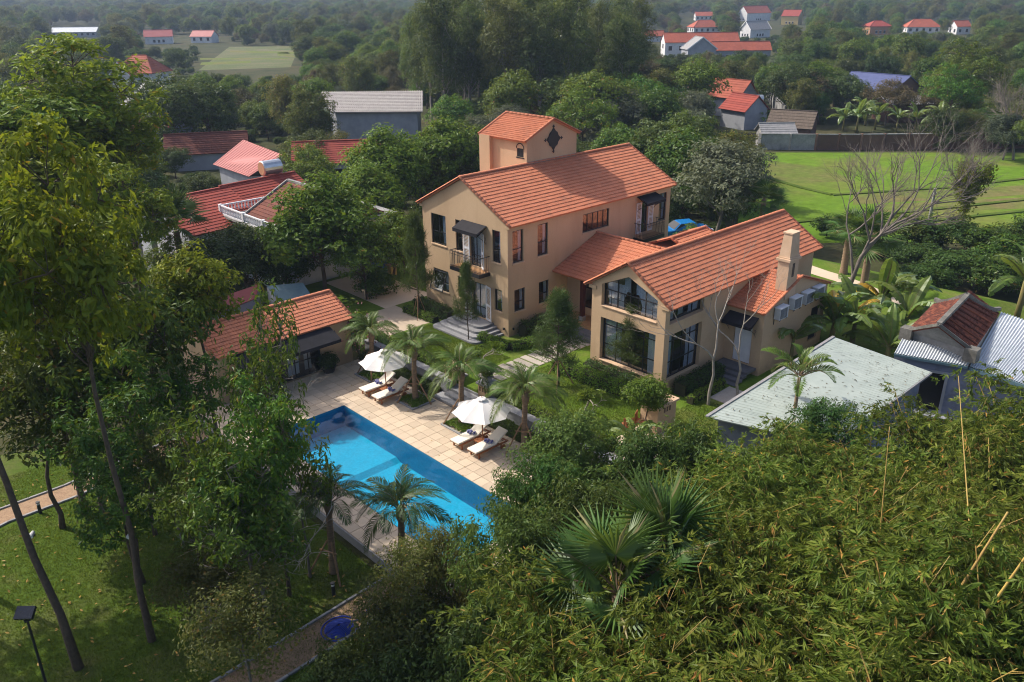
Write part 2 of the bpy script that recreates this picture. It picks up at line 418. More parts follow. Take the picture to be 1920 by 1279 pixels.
def lawn_mat(name, a, b, c, sc):
    m, nt, bs, out = new_mat(name)
    n1 = noise(nt, sc, 5, .6); n2 = noise(nt, sc*14, 4, .7)
    col = ramp(nt, n1, [(.3, a), (.5, b), (.72, c)])
    col = mixc(nt, .5, col, ramp(nt, n2, [(.3, (.35, .35, .35)), (.7, (1.15, 1.15, 1.15))]), 'MULTIPLY')
    nt.links.new(col, bs.inputs['Base Color']); bs.inputs['Roughness'].default_value = 1; bs.inputs['Specular IOR Level'].default_value = .1
    b_ = nt.nodes.new('ShaderNodeBump'); b_.inputs['Strength'].default_value = .6; b_.inputs['Distance'].default_value = .04
    nt.links.new(n2, b_.inputs['Height']); nt.links.new(b_.outputs[0], bs.inputs['Normal'])
    return m
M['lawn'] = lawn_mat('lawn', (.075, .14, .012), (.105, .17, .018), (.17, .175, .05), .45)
M['shade_tinted_lawn'] = lawn_mat('shade_tinted_lawn', (.045, .085, .010), (.07, .115, .014), (.12, .12, .045), .45)  # darker copy of the lawn, with tree shade put into its colour
M['lawn_wild'] = lawn_mat('rough_grass', (.055, .095, .012), (.085, .125, .018), (.14, .12, .05), .35)
M['forest_floor'] = lawn_mat('forest_floor', (.035, .045, .018), (.055, .060, .025), (.085, .07, .035), .12)
M['field'] = lawn_mat('field', (.10, .20, .012), (.115, .195, .018), (.17, .15, .05), .06)
M['far_plot'] = lawn_mat('far_plot', (.09, .12, .045), (.12, .135, .06), (.17, .15, .09), .09)
M['field_mud'] = lawn_mat('field_mud', (.145, .125, .05), (.12, .16, .03), (.18, .135, .065), .1)
M['hills'] = lawn_mat('hill_woods', (.045, .06, .04), (.06, .075, .045), (.08, .08, .05), .02)
# ------------------------------------------------------------------ plant builders
def unit(a):
    return a/np.maximum(np.linalg.norm(a, axis=-1, keepdims=True), 1e-9)

def leaf_cloud(C, Nrm, L, Wd, rs, droop=.25, fold=.2):
    """four-cornered folded leaves at C, facing Nrm, in random directions"""
    n = len(C)
    d = rs.normal(size=(n, 3)); d -= (d*Nrm).sum(1, keepdims=True)*Nrm
    d = unit(d); d[:, 2] -= droop; d = unit(d)
    s = unit(np.cross(d, Nrm)); u = np.cross(s, d)
    l = L*(.65+.7*rs.rand(n, 1)); w = Wd*(.65+.7*rs.rand(n, 1))
    V = np.stack([C, C+d*l*.5+s*w*.5+u*w*fold, C+d*l, C+d*l*.5-s*w*.5+u*w*fold], 1).reshape(-1, 3)
    F = np.arange(4*n).reshape(-1, 4)
    return V, F

def crown_points(rs, lobes, ncl, clr, nleaf, flat=.75, outward=.6, up=.7):
    """leaf centres and normals gathered in clusters over the lobes (x,y,z,rx,ry,rz)"""
    lob = np.array(lobes, float)
    wts = (lob[:, 3]*lob[:, 4]+lob[:, 3]*lob[:, 5]); wts /= wts.sum()
    k = rs.choice(len(lob), ncl, p=wts)
    dirn = unit(rs.normal(size=(ncl, 3)) + np.array([0, 0, .25]))
    rad = .55+.5*rs.rand(ncl, 1)**.6
    cc = lob[k, :3] + dirn*lob[k, 3:6]*rad
    size = clr*(.6+.8*rs.rand(ncl))
    per = nleaf/ncl
    idx = np.repeat(np.arange(ncl), np.maximum(1, rs.poisson(per*(size/clr)**1.5)))
    n = len(idx)
    off = unit(rs.normal(size=(n, 3)))*(rs.rand(n, 1)**.5)
    off[:, 2] *= flat
    P = cc[idx] + off*size[idx, None]
    nr = unit(off*.8 + dirn[idx]*outward + np.array([0, 0, up]) + rs.normal(size=(n, 3))*.45)
    return P, nr, cc

def lobes_for(rs, c, R, n, spread=.6, size=.52):
    out = []
    for i in range(n):
        a = 2*math.pi*(i+rs.rand()*.8)/n
        r = spread*(.5+.6*rs.rand()); zz = rs.uniform(-.75, .75)
        rr = r*math.sqrt(max(.12, 1-zz*zz*.75))
        s = size*rs.uniform(.75, 1.2)
        out.append((c[0]+R[0]*rr*math.cos(a), c[1]+R[1]*rr*math.sin(a), c[2]+R[2]*zz*.62, R[0]*s, R[1]*s, R[2]*s*.9))
    out.append((c[0], c[1], c[2]+R[2]*.3, R[0]*size, R[1]*size, R[2]*size))
    return out

def wig(p0, p1, n, amp, rs):
    p0 = np.array(p0, float); p1 = np.array(p1, float)
    t = np.linspace(0, 1, n+1)[:, None]
    P = p0 + (p1-p0)*t
    P[1:-1] += rs.normal(size=(n-1, 3))*amp
    return [tuple(p) for p in P]

def tree_kind(name, seed, H, R, zc, leafm, barkm, nlobe=8, ncl=160, clr=.6, nleaf=6000, L=.24, Wd=.1, tr=.16,
              droop=.3, flat=.75, spread=.6, size=.52, twig=40, lean=0, up=.7, sides=6):
    rs = np.random.RandomState(seed)
    c = (lean*.6, 0, zc)
    lobes = lobes_for(rs, c, R, nlobe, spread, size)
    P, N, cc = crown_points(rs, lobes, ncl, clr, nleaf, flat, up=up)
    V, F = leaf_cloud(P, N, L, Wd, rs, droop)
    crown = np_mesh(name+'_crown', V, F, [leafm])
    Htop = float(np.percentile(V[:, 2], 99.5)); HW = float(np.percentile(np.hypot(V[:, 0]-c[0], V[:, 1]), 96))
    mb = MB()
    top = max(zc, H*.6)
    tp = wig((0, 0, -.3), (c[0], c[1], top), 6, .05+.0022*H, rs)
    rr = [tr*(1-.72*i/6)*(1.25 if i == 0 else 1) for i in range(7)]
    mb.tube(tp, rr, sides)
    for lb in lobes:
        zb = max(.22*top, min(lb[2]-.55*math.hypot(lb[0]-c[0], lb[1]-c[1])-.3*R[2], top*.95))
        f = zb/top; base = (c[0]*f, c[1]*f, zb)
        r0 = tr*(1-.72*f)*.55
        pts = wig(base, lb[:3], 4, .12, rs)
        mb.tube(pts, [r0*(1-.7*i/4) for i in range(5)], max(4, sides-1))
    if twig:
        for i in rs.choice(len(cc), min(twig, len(cc)), replace=False):
            q = cc[i]
            lb = min(lobes, key=lambda l: (l[0]-q[0])**2+(l[1]-q[1])**2+(l[2]-q[2])**2)
            mb.tube(wig(lb[:3], q, 2, .08, rs), [tr*.14, tr*.1, tr*.05], 4, cap=False)
    trunk = mb.mesh(name+'_trunk', [barkm], smooth=True)
    return dict(crown=crown, trunk=trunk, H=Htop, R=HW)

def plant(kind, name, label, cat, loc, s=1.0, rz=None, group=None, sz=None, tilt=None):
    o = thing(name, label, cat, loc, rng.uniform(0, 6.28) if rz is None else rz, group)
    o.scale = (s, s, s if sz is None else sz)
    if tilt: o.rotation_euler = (tilt[0], tilt[1], o.rotation_euler[2])
    put('trunk', kind['trunk'], o)
    if kind.get('crown'): put('crown', kind['crown'], o)
    return o

def bare_kind(name, seed, H, barkm, tr=.12, depth=5, spread=.5, trunkfrac=.35, lean=(0, 0), kids=(2, 3), crook=.06):
    rs = np.random.RandomState(seed); mb = MB()
    def grow(p, d, L, r, k):
        n = 3 if k > 1 else 2
        pts = [p]; q = np.array(p, float); dd = np.array(d, float)
        for i in range(n):
            dd = unit(dd + rs.normal(size=3)*crook*2 + np.array([0, 0, .04]))
            q = q + dd*L/n; pts.append(q.copy())
        rad = [r*(1-.4*i/n) for i in range(n+1)]
        mb.tube([tuple(x) for x in pts], rad, 6 if r > .04 else (5 if r > .018 else 3), cap=False)
        if k == 0: return
        for j in range(rs.randint(kids[0], kids[1]+1)):
            nd = unit(dd + rs.normal(size=3)*spread)
            if nd[2] < -.15: nd[2] *= -.3
            grow(q if j < 2 else pts[-2], nd, L*rs.uniform(.6, .85), r*rs.uniform(.5, .66), k-1)
    grow(np.array([0, 0, -.2]), unit(np.array([lean[0], lean[1], 1.])), H*trunkfrac, tr, depth)
    return dict(trunk=mb.mesh(name, [barkm], smooth=True), crown=None, H=H)

# --- feather palm
def frond_mesh(name, seed, L, droop, m, stem, nl=34, lw=.045, ll=.55, rise=.55, vee=.3, sag=.75):
    rs = np.random.RandomState(seed)
    t = np.linspace(0, 1, 13)
    X = L*(t*(1-.18*t*t*droop)); Z = L*(rise*t - (rise*.55+droop*.75)*t**2.2)
    pts = np.stack([X, rs.normal()*0.05*L*t**2, Z], 1)
    mb = MB(); mb.tube([tuple(p) for p in pts], [max(.006, .03*(1-.85*a)) for a in t], 4, mi=1, cap=False)
    V = []; F = []
    for i in range(nl):
        a = .14+.86*i/(nl-1)
        q = np.array([np.interp(a, t, pts[:, k]) for k in range(3)])
        q2 = np.array([np.interp(min(1, a+.03), t, pts[:, k]) for k in range(3)]); tg = q2-q
        if np.linalg.norm(tg) < 1e-6: tg = pts[-1]-pts[-2]
        tg = unit(tg)
        prof = math.sin(math.pi*min(1, .12+.85*a))**.7
        for sgn in (-1, 1):
            l = ll*prof*rs.uniform(.85, 1.1)*L/2.4
            sd_ = np.array([0, sgn, 0.]); up_ = np.cross(tg, np.array([0, 1., 0])); up_ = up_ if up_[2] > 0 else -up_
            d = unit(sd_*(.75+.1*rs.randn()) + tg*(.55+.35*a) + up_*vee)
            mid = q + d*l*.5; end = q + d*l*.95 + np.array([0, 0, -sag*l*(.35+.25*rs.rand())])
            w = unit(np.cross(d, up_))*lw*.5*L/2.4
            b = len(V)
            V += [q-w*.5, q+w*.5, mid+w, mid-w, end]
            F += [(b, b+1, b+2, b+3), (b+3, b+2, b+4)]
    mb.add(V, F, 0)
    return mb.mesh(name, [m, stem])

def palm_trunk(name, H, r0, r1, m, lean=.03, bulge=1.3):
    mb = MB(); n = max(8, int(H/.16)); pts = []; rad = []
    for i in range(n+1):
        t = i/n
        pts.append((lean*H*t*t, 0, H*t - (.15 if i == 0 else 0)))
        r = r0+(r1-r0)*t; r *= (bulge-(bulge-1)*min(1, t*5))
        rad.append(r*(1.0 if i % 2 else 1.1))
    mb.tube(pts, rad, 9)
    return mb.mesh(name, [m], smooth=True)

def palm(name, label, cat, loc, H, fronds, nf, trunk, s=1.0, up=(88, 24), group=None, rz=0, lean=.03, boots=None, seed=1, stakes=None):
    rs = np.random.RandomState(seed)
    o = thing(name, label, cat, loc, rz, group)
    put('trunk', trunk, o)
    top = Vector((lean*H, 0, H))
    for i in range(nf):
        t = (i+.5)/nf
        el = math.radians(up[0]+(up[1]-up[0])*t**.85 + rs.normal()*5)
        az = i*2.39996+rs.normal()*.15
        ss = s*(.72+.33*min(1, t*2))*rs.uniform(.92, 1.08)
        f = put('frond', fronds[i % len(fronds)], o, top+Vector((math.cos(az)*.06, math.sin(az)*.06, .18*(1-t))))
        f.rotation_euler = (rs.normal()*.2, -el+math.radians(24), az)
        f.scale = (ss, ss, ss)
    if boots: put('leaf_base', boots, o, top-Vector((0, 0, .42)))
    if stakes:
        for a in stakes:
            mb = MB()
            b = Vector((math.cos(a)*.95, math.sin(a)*.95, 0)); h = Vector((math.cos(a)*.12, math.sin(a)*.12, 1.45))
            mb.tube([b, h], [.04, .035], 6)
            mb.build('support_stake', M['stake'], o)
        a0, a1 = stakes[0], stakes[1]
        mb = MB()
        P0 = Vector((math.cos(a0)*.3, math.sin(a0)*.3, 1.05)); P1 = Vector((math.cos(a1)*.3, math.sin(a1)*.3, 1.05))
        e = (P1-P0).normalized()*.15
        mb.tube([P0-e, P1+e], [.035, .035], 6); mb.build('brace', M['stake'], o)
    return o

# --- fan palm leaf
def fan_leaf(name, seed, R, m, stem, nseg=34, arc=300, pet=1.0, split=.45, cup=.25):
    rs = np.random.RandomState(seed); mb = MB(); V = []; F = []
    mb.tube([(0, 0, 0), (pet*.5, 0, pet*.06), (pet, 0, 0)], [.025, .018, .014], 4, mi=1, cap=False)
    for i in range(nseg):
        a = math.radians(-arc/2+arc*(i+.5)/nseg); da = math.radians(arc/nseg)*.5
        r = R*(1-.22*(abs(a)/math.pi)**2)*rs.uniform(.93, 1.03)
        def P(rr, an, z): return (pet+rr*math.cos(an), rr*math.sin(an), z+cup*(rr/R)**2*R*.35*(abs(math.sin(an))) - .16*R*(rr/R)**3)
        ri = r*split; zz = .035*R
        b = len(V)
        V += [(pet, 0, 0), P(ri, a-da, 0), P(ri, a, zz), P(ri, a+da, 0), P(r, a, -.05*R*rs.rand())]
        F += [(b, b+1, b+2), (b, b+2, b+3), (b+1, b+4, b+2), (b+2, b+4, b+3)]
    mb.add(V, F, 0)
    return mb.mesh(name, [m, stem])

def fan_palm(name, label, loc, H, leaves, n, trunk, s=1.0, group=None, seed=1, spread=(80, -15)):
    rs = np.random.RandomState(seed)
    o = thing(name, label, 'palm', loc, rs.uniform(0, 6), group)
    put('trunk', trunk, o)
    for i in range(n):
        t = (i+.5)/n
        el = math.radians(spread[0]+(spread[1]-spread[0])*t+rs.normal()*6); az = i*2.39996+rs.normal()*.2
        f = put('fan_leaf', leaves[i % len(leaves)], o, (0, 0, H+.1*(1-t)))
        f.rotation_euler = (rs.normal()*.35, -el, az); f.scale = (s*rs.uniform(.85, 1.1),)*3
    return o

# --- banana
def banana_leaf(name, seed, L, Wd, m, stem, arch=.8, torn=.3):
    rs = np.random.RandomState(seed); mb = MB(); n = 16
    t = np.linspace(0, 1, n+1)
    X = L*(t-.12*arch*t**2.5); Z = L*(.55*t-.62*arch*t**2.3)
    mb.tube([(X[i], 0, Z[i]) for i in range(n+1)], [.03*(1-.85*a)+.004 for a in t], 4, mi=1, cap=False)
    for sgn in (-1, 1):
        for i in range(1, n):
            a0, a1 = t[i], t[i+1]
            w = lambda a: Wd*.5*math.sin(math.pi*min(1, max(0, (a-.05)/.95)))**.55 if a < 1 else 0.02
            gap = (a1-a0)*.3*rs.rand() if rs.rand() < torn else 0
            dz = -.10*Wd*rs.rand() - (.12*Wd if gap else 0)
            def P(a, ww, z): return (np.interp(a, t, X), sgn*ww, np.interp(a, t, Z)+z)
            mb.add([P(a0, 0, .01), P(a1, 0, .01), P(a1-gap, w(a1)*.55, .07*Wd), P(a1-gap, w(a1), dz), P(a0+gap*.3, w(a0), dz), P(a0+gap*.3, w(a0)*.55, .07*Wd)],
                   [(0, 1, 2, 5), (5, 2, 3, 4)], 0)
    return mb.mesh(name, [m, stem])

def banana(name, label, loc, H, leaves, n, s=1.0, seed=1, group=None, spread=(78, 20)):
    rs = np.random.RandomState(seed)
    o = thing(name, label, 'banana plant', loc, rs.uniform(0, 6), group)
    mb = MB(); mb.tube([(0, 0, -.1), (0.02, 0, H*.5), (0, 0.02, H)], [.13*s, .11*s, .07*s], 8)
    mb.build('stem', M['weedstem'], o, True)
    for i in range(n):
        t = (i+.5)/n
        f = put('leaf', leaves[(i*7) % len(leaves)], o, (0, 0, H-.1*t))
        f.rotation_euler = (rs.normal()*.25, -math.radians(spread[0]+(spread[1]-spread[0])*t+rs.normal()*7)+.45, i*2.39996+rs.normal()*.3)
        f.scale = (s*rs.uniform(.8, 1.1),)*3
    return o

# --- leafy masses along a line (hedges, cover)
def hedge_mesh(name, pts, w, h, m, dens=420, L=.10, Wd=.06, seed=1, bump=.18):
    rs = np.random.RandomState(seed); Ps = []; Ns = []; mb = MB()
    for (a, b) in zip(pts[:-1], pts[1:]):
        a = np.array(a, float); b = np.array(b, float); d = b-a; ln = np.linalg.norm(d); d /= ln
        s = np.array([-d[1], d[0], 0])
        n = int(dens*ln*(w+2*h))
        t = rs.rand(n)*ln; ang = (rs.rand(n)-.5)*math.pi*1.05
        rr = 1+bump*(np.sin(t*5.1+seed)+np.sin(t*11.3+2*seed)*.6+rs.normal(size=n)*.5)*.5
        off = s[None]*(np.sin(ang)*w*.5*rr)[:, None]; zz = np.sign(np.cos(ang))*np.abs(np.cos(ang))**.5*h*rr
        P = a+d*t[:, None]+off; P[:, 2] += np.maximum(0.02, zz*(.25+.75*rs.rand(n)**.3))
        Ps.append(P); Ns.append(unit(off/w*1.4+np.array([0, 0, .8])+rs.normal(size=(n, 3))*.4))
        c = (a+b)/2
        mb.obox((c[0], c[1], c[2]+h*.36), d*(ln/2), s*(w*.36), (0, 0, h*.36))
    V, F = leaf_cloud(np.concatenate(Ps), np.concatenate(Ns), L, Wd, rs, .1)
    me = np_mesh(name, V, F, [m])
    return me, mb

def hedge(name, label, cat, pts, w, h, m, core=True, kind=None, group=None, **k):
    me, mb = hedge_mesh(name, pts, w, h, m, **k)
    o = put(name, me); tag(o, label, cat, group, kind)
    if core:
        c = mb.build('branches', M['hedge_core'], o)
    return o

M['weedstem'] = mat('banana_stem', (.16, .17, .05), (.20, .14, .06), 4, .8, coord='obj')
M['hedge_core'] = mat('hedge_branches', (.03, .035, .012), (.045, .04, .02), 6, 1)
# ------------------------------------------------------------------ setting: ground, lawns, field, far hills
def struct(name, mb, m, parent=None, kind='structure', smooth=False):
    o = mb.build(name, m, parent, smooth)
    if parent is None: o['kind'] = kind
    return o

ZL, ZD, ZG = -.5, -1.2, -1.6          # villa lawn, pool deck, surrounding ground
S = 2390
mb = MB()   # one sheet to the horizon, open where the pool basin is dug in
HX0, HX1, HY0, HY1 = -15.65, -11.1, -13.5, .70
for (a, b, c, d) in ((-S, -S, HX0, S), (HX1, -S, S, S), (HX0, -S, HX1, HY0), (HX0, HY1, HX1, S)): mb.quad((a, b, ZG-.02), (c, b, ZG-.02), (c, d, ZG-.02), (a, d, ZG-.02))
struct('ground', mb, M['forest_floor'])
# villa lawn: raised platform behind the retaining wall, banks falling to the ground
mb = MB()
LX0, LX1, LY0, LY1 = -6.05, 27.0, -17.0, 17.0
mb.quad((LX0, LY0, ZL), (LX1, LY0, ZL), (LX1, LY1, ZL), (LX0, LY1, ZL))
mb.quad((LX0, LY0, ZL), (LX0, LY0-3, ZG-.05), (LX1+4, LY0-3, ZG-.05), (LX1, LY0, ZL))
mb.quad((LX1, LY0, ZL), (LX1+4, LY0-3, ZG-.05), (LX1+4, LY1+3, ZG-.05), (LX1, LY1, ZL))
mb.quad((LX1, LY1, ZL), (LX1+4, LY1+3, ZG-.05), (LX0, LY1+3, ZG-.05), (LX0, LY1, ZL))
mb.quad((LX0, LY1, ZL), (LX0, LY1+3, ZG-.05), (LX0, LY0-3, ZG-.05), (LX0, LY0, ZL))
struct('lawn', mb, M['lawn'])
mb = MB(); mb.quad((-46, -32, ZG-.012), (-17.5, -32, ZG-.012), (-17.5, 4, ZG-.012), (-46, 20, ZG-.012)); struct('shade_tinted_lawn', mb, M['shade_tinted_lawn'])

# rice field beyond the villa, split by low earth bunds
mb = MB()
A, B, C_, D_ = at(1395, 286, ZG), at(2050, 286, ZG), at(2150, 455, ZG), at(1380, 455, ZG)
mb.quad(*[(p.x, p.y, ZG-.008) for p in (A, B, C_, D_)]); struct('rice_field', mb, M['field'])
mb = MB()
for q in ([(1600, 365), (2060, 340), (2080, 356), (1600, 384)], [(1640, 384), (2090, 362), (2100, 384), (1640, 402)],
          [(1440, 300), (1560, 318), (1600, 340), (1440, 345)]):
    ps = [at(x, y, ZG) for x, y in q]
    mb.quad(*[(p.x, p.y, ZG-.004) for p in ps])
struct('muddy_plot', mb, M['field_mud'])
mb = MB()
for line in ([(1480, 418), (1620, 405), (1760, 392), (1930, 374)], [(1600, 432), (1770, 412), (1980, 390)], [(1560, 366), (1780, 352), (2000, 326)], [(1425, 330), (1500, 352), (1560, 366)]):
    ps = [at(x, y, ZG) for x, y in line]
    for a, b in zip(ps[:-1], ps[1:]): mb.bar(a+Vector((0, 0, .02)), b+Vector((0, 0, .02)), .6, .16)
struct('field_bund', mb, M['lawn_wild'])
mb = MB()
for q in ([(372, 132), (545, 126), (562, 86), (430, 88)],):
    ps = [at(x, y, ZG) for x, y in q]; mb.quad(*[(p.x, p.y, ZG-.008) for p in ps])
struct('far_field', mb, M['far_plot'])
mb = MB()
for q in ([(375, 122), (470, 118), (470, 114), (378, 117)], [(430, 98), (555, 101), (556, 97), (432, 95)], [(520, 104), (556, 108), (540, 98), (520, 99)], [(375, 112), (540, 111), (540, 109), (375, 109)]):
    ps = [at(x, y, ZG) for x, y in q]; mb.quad(*[(p.x, p.y, ZG-.003) for p in ps])
struct('far_muddy_plot', mb, M['field_mud'])
# far low hills on the horizon
rs = np.random.RandomState(5)
for hi, (d0, hmax, ph) in enumerate(((1650, 30, 0.3), (2100, 48, 2.1))):
    mb = MB(); n = 90; vs = []; fs = []
    for i in range(n+1):
        a = YAW + math.radians(-36+72*i/n)
        h = hmax*(.45+.3*math.sin(i*.23+ph)+.18*math.sin(i*.61+ph*2)+.1*math.sin(i*1.7+ph))
        for (dd, hh) in ((d0, -3), (d0+60, h*.75), (d0+130, h), (d0+240, -3)):
            vs.append((CAM[0]+dd*math.cos(a), CAM[1]+dd*math.sin(a), max(-3, hh)))
    for i in range(n):
        for k in range(3): fs.append((i*4+k, i*4+k+1, i*4+k+5, i*4+k+4))
    mb.add(vs, fs); struct('hills', mb, M['hills'], smooth=True)

# ------------------------------------------------------------------ roofs of separate tiles
def tile_mesh(name, w, g, m, th=.036, wave=.013, segs=6):
    mb = MB(); vs = []
    for (yy, zz) in ((0, .046), (g*1.06, .008)):
        for i in range(segs+1):
            t = i/segs
            vs.append((w*(t-.5)*.998, yy, zz-wave*math.cos(4*math.pi*t)))
    for i in range(segs+1):
        t = i/segs
        vs.append((w*(t-.5)*.998, 0, .046-th-wave*math.cos(4*math.pi*t)))
    k = segs+1
    fs = [(i, i+1, k+i+1, k+i) for i in range(segs)] + [(2*k+i, 2*k+i+1, i+1, i) for i in range(segs)]
    mb.add(vs, fs)
    return mb.mesh(name, [m])

ROOF = []   # (roof object, matrix, mesh, tile list)
def slope(p0, p1, up, roof, me, w, g, collect, cut=None, ex=.0):
    """tiles over the parallelogram p0->p1 (eave) and up (eave to ridge)"""
    p0, p1, up = Vector(p0), Vector(p1), Vector(up)
    al = (p1-p0); L = al.length; a = al.normalized(); Hs = up.length; u = up.normalized(); n = a.cross(u).normalized()
    nc = max(1, round(L/w)); nr = max(1, round(Hs/g)); sw, sg = L/nc, Hs/nr
    R = Matrix((a, u, n)).transposed().to_4x4()
    sc = Matrix.Diagonal((sw/w, sg/g, 1, 1))
    for j in range(nr):
        for i in range(nc):
            c = p0 + a*(sw*(i+.5)) + u*(sg*j)
            if cut and not cut(c+u*(sg*.5)): continue
            jit = Matrix.Translation((rng.gauss(0, .004), 0, rng.gauss(0, .003)))
            collect.append((roof, Matrix.Translation(c) @ R @ sc @ jit, me))

def sheet(mb, a, b, c, d, t=.05, mi=0):
    """a thin slab with its upper face on a,b,c,d"""
    a, b, c, d = map(Vector, (a, b, c, d)); n = (b-a).cross(d-a).normalized()
    mb.prism([a, b, c, d], -n*t, mi)

def ridge_caps(p0, p1, parent, m, r=.11, ln=.36, name='ridge_tile', half=True):
    p0, p1 = Vector(p0), Vector(p1); d = p1-p0; n = max(1, round(d.length/ln)); d.normalize(); l = (p1-p0).length/n
    sd_ = d.cross(Vector((0, 0, 1))).normalized(); u = sd_.cross(d)
    key = (name, round(l, 3), r, m.name)
    if key not in ridge_caps.cache:
        mb = MB(); vs = []
        for (y, rr) in ((0, r*1.1), (l*1.08, r*.92)):
            for k in range(6):
                t = math.pi*k/5
                vs.append((math.cos(t)*rr, y, math.sin(t)*rr*.75))
        for k in range(6):
            t = math.pi*k/5; vs.append((math.cos(t)*r*.85, 0, math.sin(t)*r*.55))
        fs = [(k, k+1, 7+k, 6+k) for k in range(5)] + [(12+k, 13+k, k+1, k) for k in range(5)]
        mb.add(vs, fs); ridge_caps.cache[key] = mb.mesh(name, [m], True)
    me = ridge_caps.cache[key]
    R = Matrix((sd_, d, u)).transposed().to_4x4()
    for i in range(n):
        o = put(name, me, parent); o.matrix_local = Matrix.Translation(p0+d*(l*i)) @ R
ridge_caps.cache = {}

def tiles_done(collect, limit, mat_, owner_first=()):
    """largest tiles as separate parts, the rest joined per roof"""
    camv = Vector(CAM)
    vis = sorted(range(len(collect)), key=lambda i: (0 if collect[i][0] in owner_first or not owner_first else 1, (collect[i][1].translation-camv).length))
    sep = set(vis[:limit]); rest = {}
    for i, (roof, Mx, me) in enumerate(collect):
        if i in sep:
            o = put('roof_tile', me, roof); o.matrix_local = Mx
        else: rest.setdefault(roof, []).append((Mx, me))
    for roof, items in rest.items():
        V = []; F = []; b = 0
        for me in {id(m): m for _, m in items}.values():
            co = np.empty(len(me.vertices)*3, np.float32); me.vertices.foreach_get('co', co); co = co.reshape(-1, 3)
            fi = np.array([tuple(p.vertices) for p in me.polygons], np.int32)
            for Mx, m2 in items:
                if m2 is not me: continue
                A = np.array(Mx); V.append(co @ A[:3, :3].T + A[:3, 3]); F.append(fi+b); b += len(co)
        o = put('roof_tiles', np_mesh('roof_tiles', np.concatenate(V), np.concatenate(F), [mat_]), roof); o['kind'] = 'stuff'

# ------------------------------------------------------------------ walls with openings, windows
class Face:
    """a wall plane: point(u,z,d) with u along the wall, d outward"""
    def __init__(s, o, u, n): s.o = Vector(o); s.u = Vector(u); s.n = Vector(n)
    def p(s, u, z, d=0): return s.o + s.u*u + s.n*d + Vector((0, 0, z))

def wall_grid(mb, F, u0, u1, z0, z1, holes=(), depth=.2):
    us = sorted({u0, u1, *[h[0] for h in holes], *[h[1] for h in holes]}); zs = sorted({z0, z1, *[h[2] for h in holes], *[h[3] for h in holes]})
    for a, b in zip(us[:-1], us[1:]):
        for c, d in zip(zs[:-1], zs[1:]):
            cu, cz = (a+b)/2, (c+d)/2
            if any(h[0] < cu < h[1] and h[2] < cz < h[3] for h in holes): continue
            mb.quad(F.p(a, c), F.p(b, c), F.p(b, d), F.p(a, d))
    for (a, b, c, d) in holes:
        for (p, q) in (((a, c), (b, c)), ((b, c), (b, d)), ((b, d), (a, d)), ((a, d), (a, c))):
            mb.quad(F.p(*p), F.p(*q), F.p(*q, -depth), F.p(*p, -depth))

def window(parent, F, u0, u1, z0, z1, us=(), zs=(), depth=.1, fw=.06, glass='glass', frame='frame', label=None, name='window', curtain=None, bar=.045):
    """frame with mullions at fractions us / transoms zs; each light of glass is a pane"""
    mb = MB(); n = F.n
    def bx(a, b, c, d, t=.05, off=0):
        mb.obox((F.p((a+b)/2, (c+d)/2, -depth+off)), F.u*((b-a)/2), n*(t/2), Vector((0, 0, (d-c)/2)))
    g = .004
    a0, a1, c0, c1 = u0+g, u1-g, z0+g, z1-g
    bx(a0, a0+fw, c0, c1); bx(a1-fw, a1, c0, c1); bx(a0+fw, a1-fw, c0, c0+fw); bx(a0+fw, a1-fw, c1-fw, c1)
    U = [a0+fw/2] + [a0+(a1-a0)*f for f in us] + [a1-fw/2]; Z = [c0+fw/2] + [c0+(c1-c0)*f for f in zs] + [c1-fw/2]
    for x in U[1:-1]: bx(x-bar/2, x+bar/2, c0+fw, c1-fw, .046)
    for z in Z[1:-1]: bx(a0+fw, a1-fw, z-bar/2, z+bar/2, .042)
    o = mb.build(name, M[frame], parent)
    if label: o['label'] = label
    for i in range(len(U)-1):
        for j in range(len(Z)-1):
            pb = MB(); pb.obox(F.p((U[i]+U[i+1])/2, (Z[j]+Z[j+1])/2, -depth-.004), F.u*((U[i+1]-U[i])/2-.015), n*.003, Vector((0, 0, (Z[j+1]-Z[j])/2-.015)))
            pb.build('pane', M[glass], o)
    return o

def drape(parent, F, u0, u1, z0, z1, d, m, folds=6, name='curtain', tie=None):
    mb = MB(); n = folds*4; vs = []
    for k, zf in enumerate((0, .35, .7, 1)):
        for i in range(n+1):
            t = i/n; s = 1.0
            if tie is not None: s = (.74, .66, .86, 1)[k]
            u = u0+(u1-u0)*t
            if tie is not None: u = tie+(u-tie)*s
            vs.append(F.p(u, z0+(z1-z0)*zf, -d+.04*math.sin(i*math.pi/2+k)))
    fs = [(r*(n+1)+i, r*(n+1)+i+1, (r+1)*(n+1)+i+1, (r+1)*(n+1)+i) for r in range(3) for i in range(n)]
    mb.add(vs, fs); return mb.build(name, m, parent)

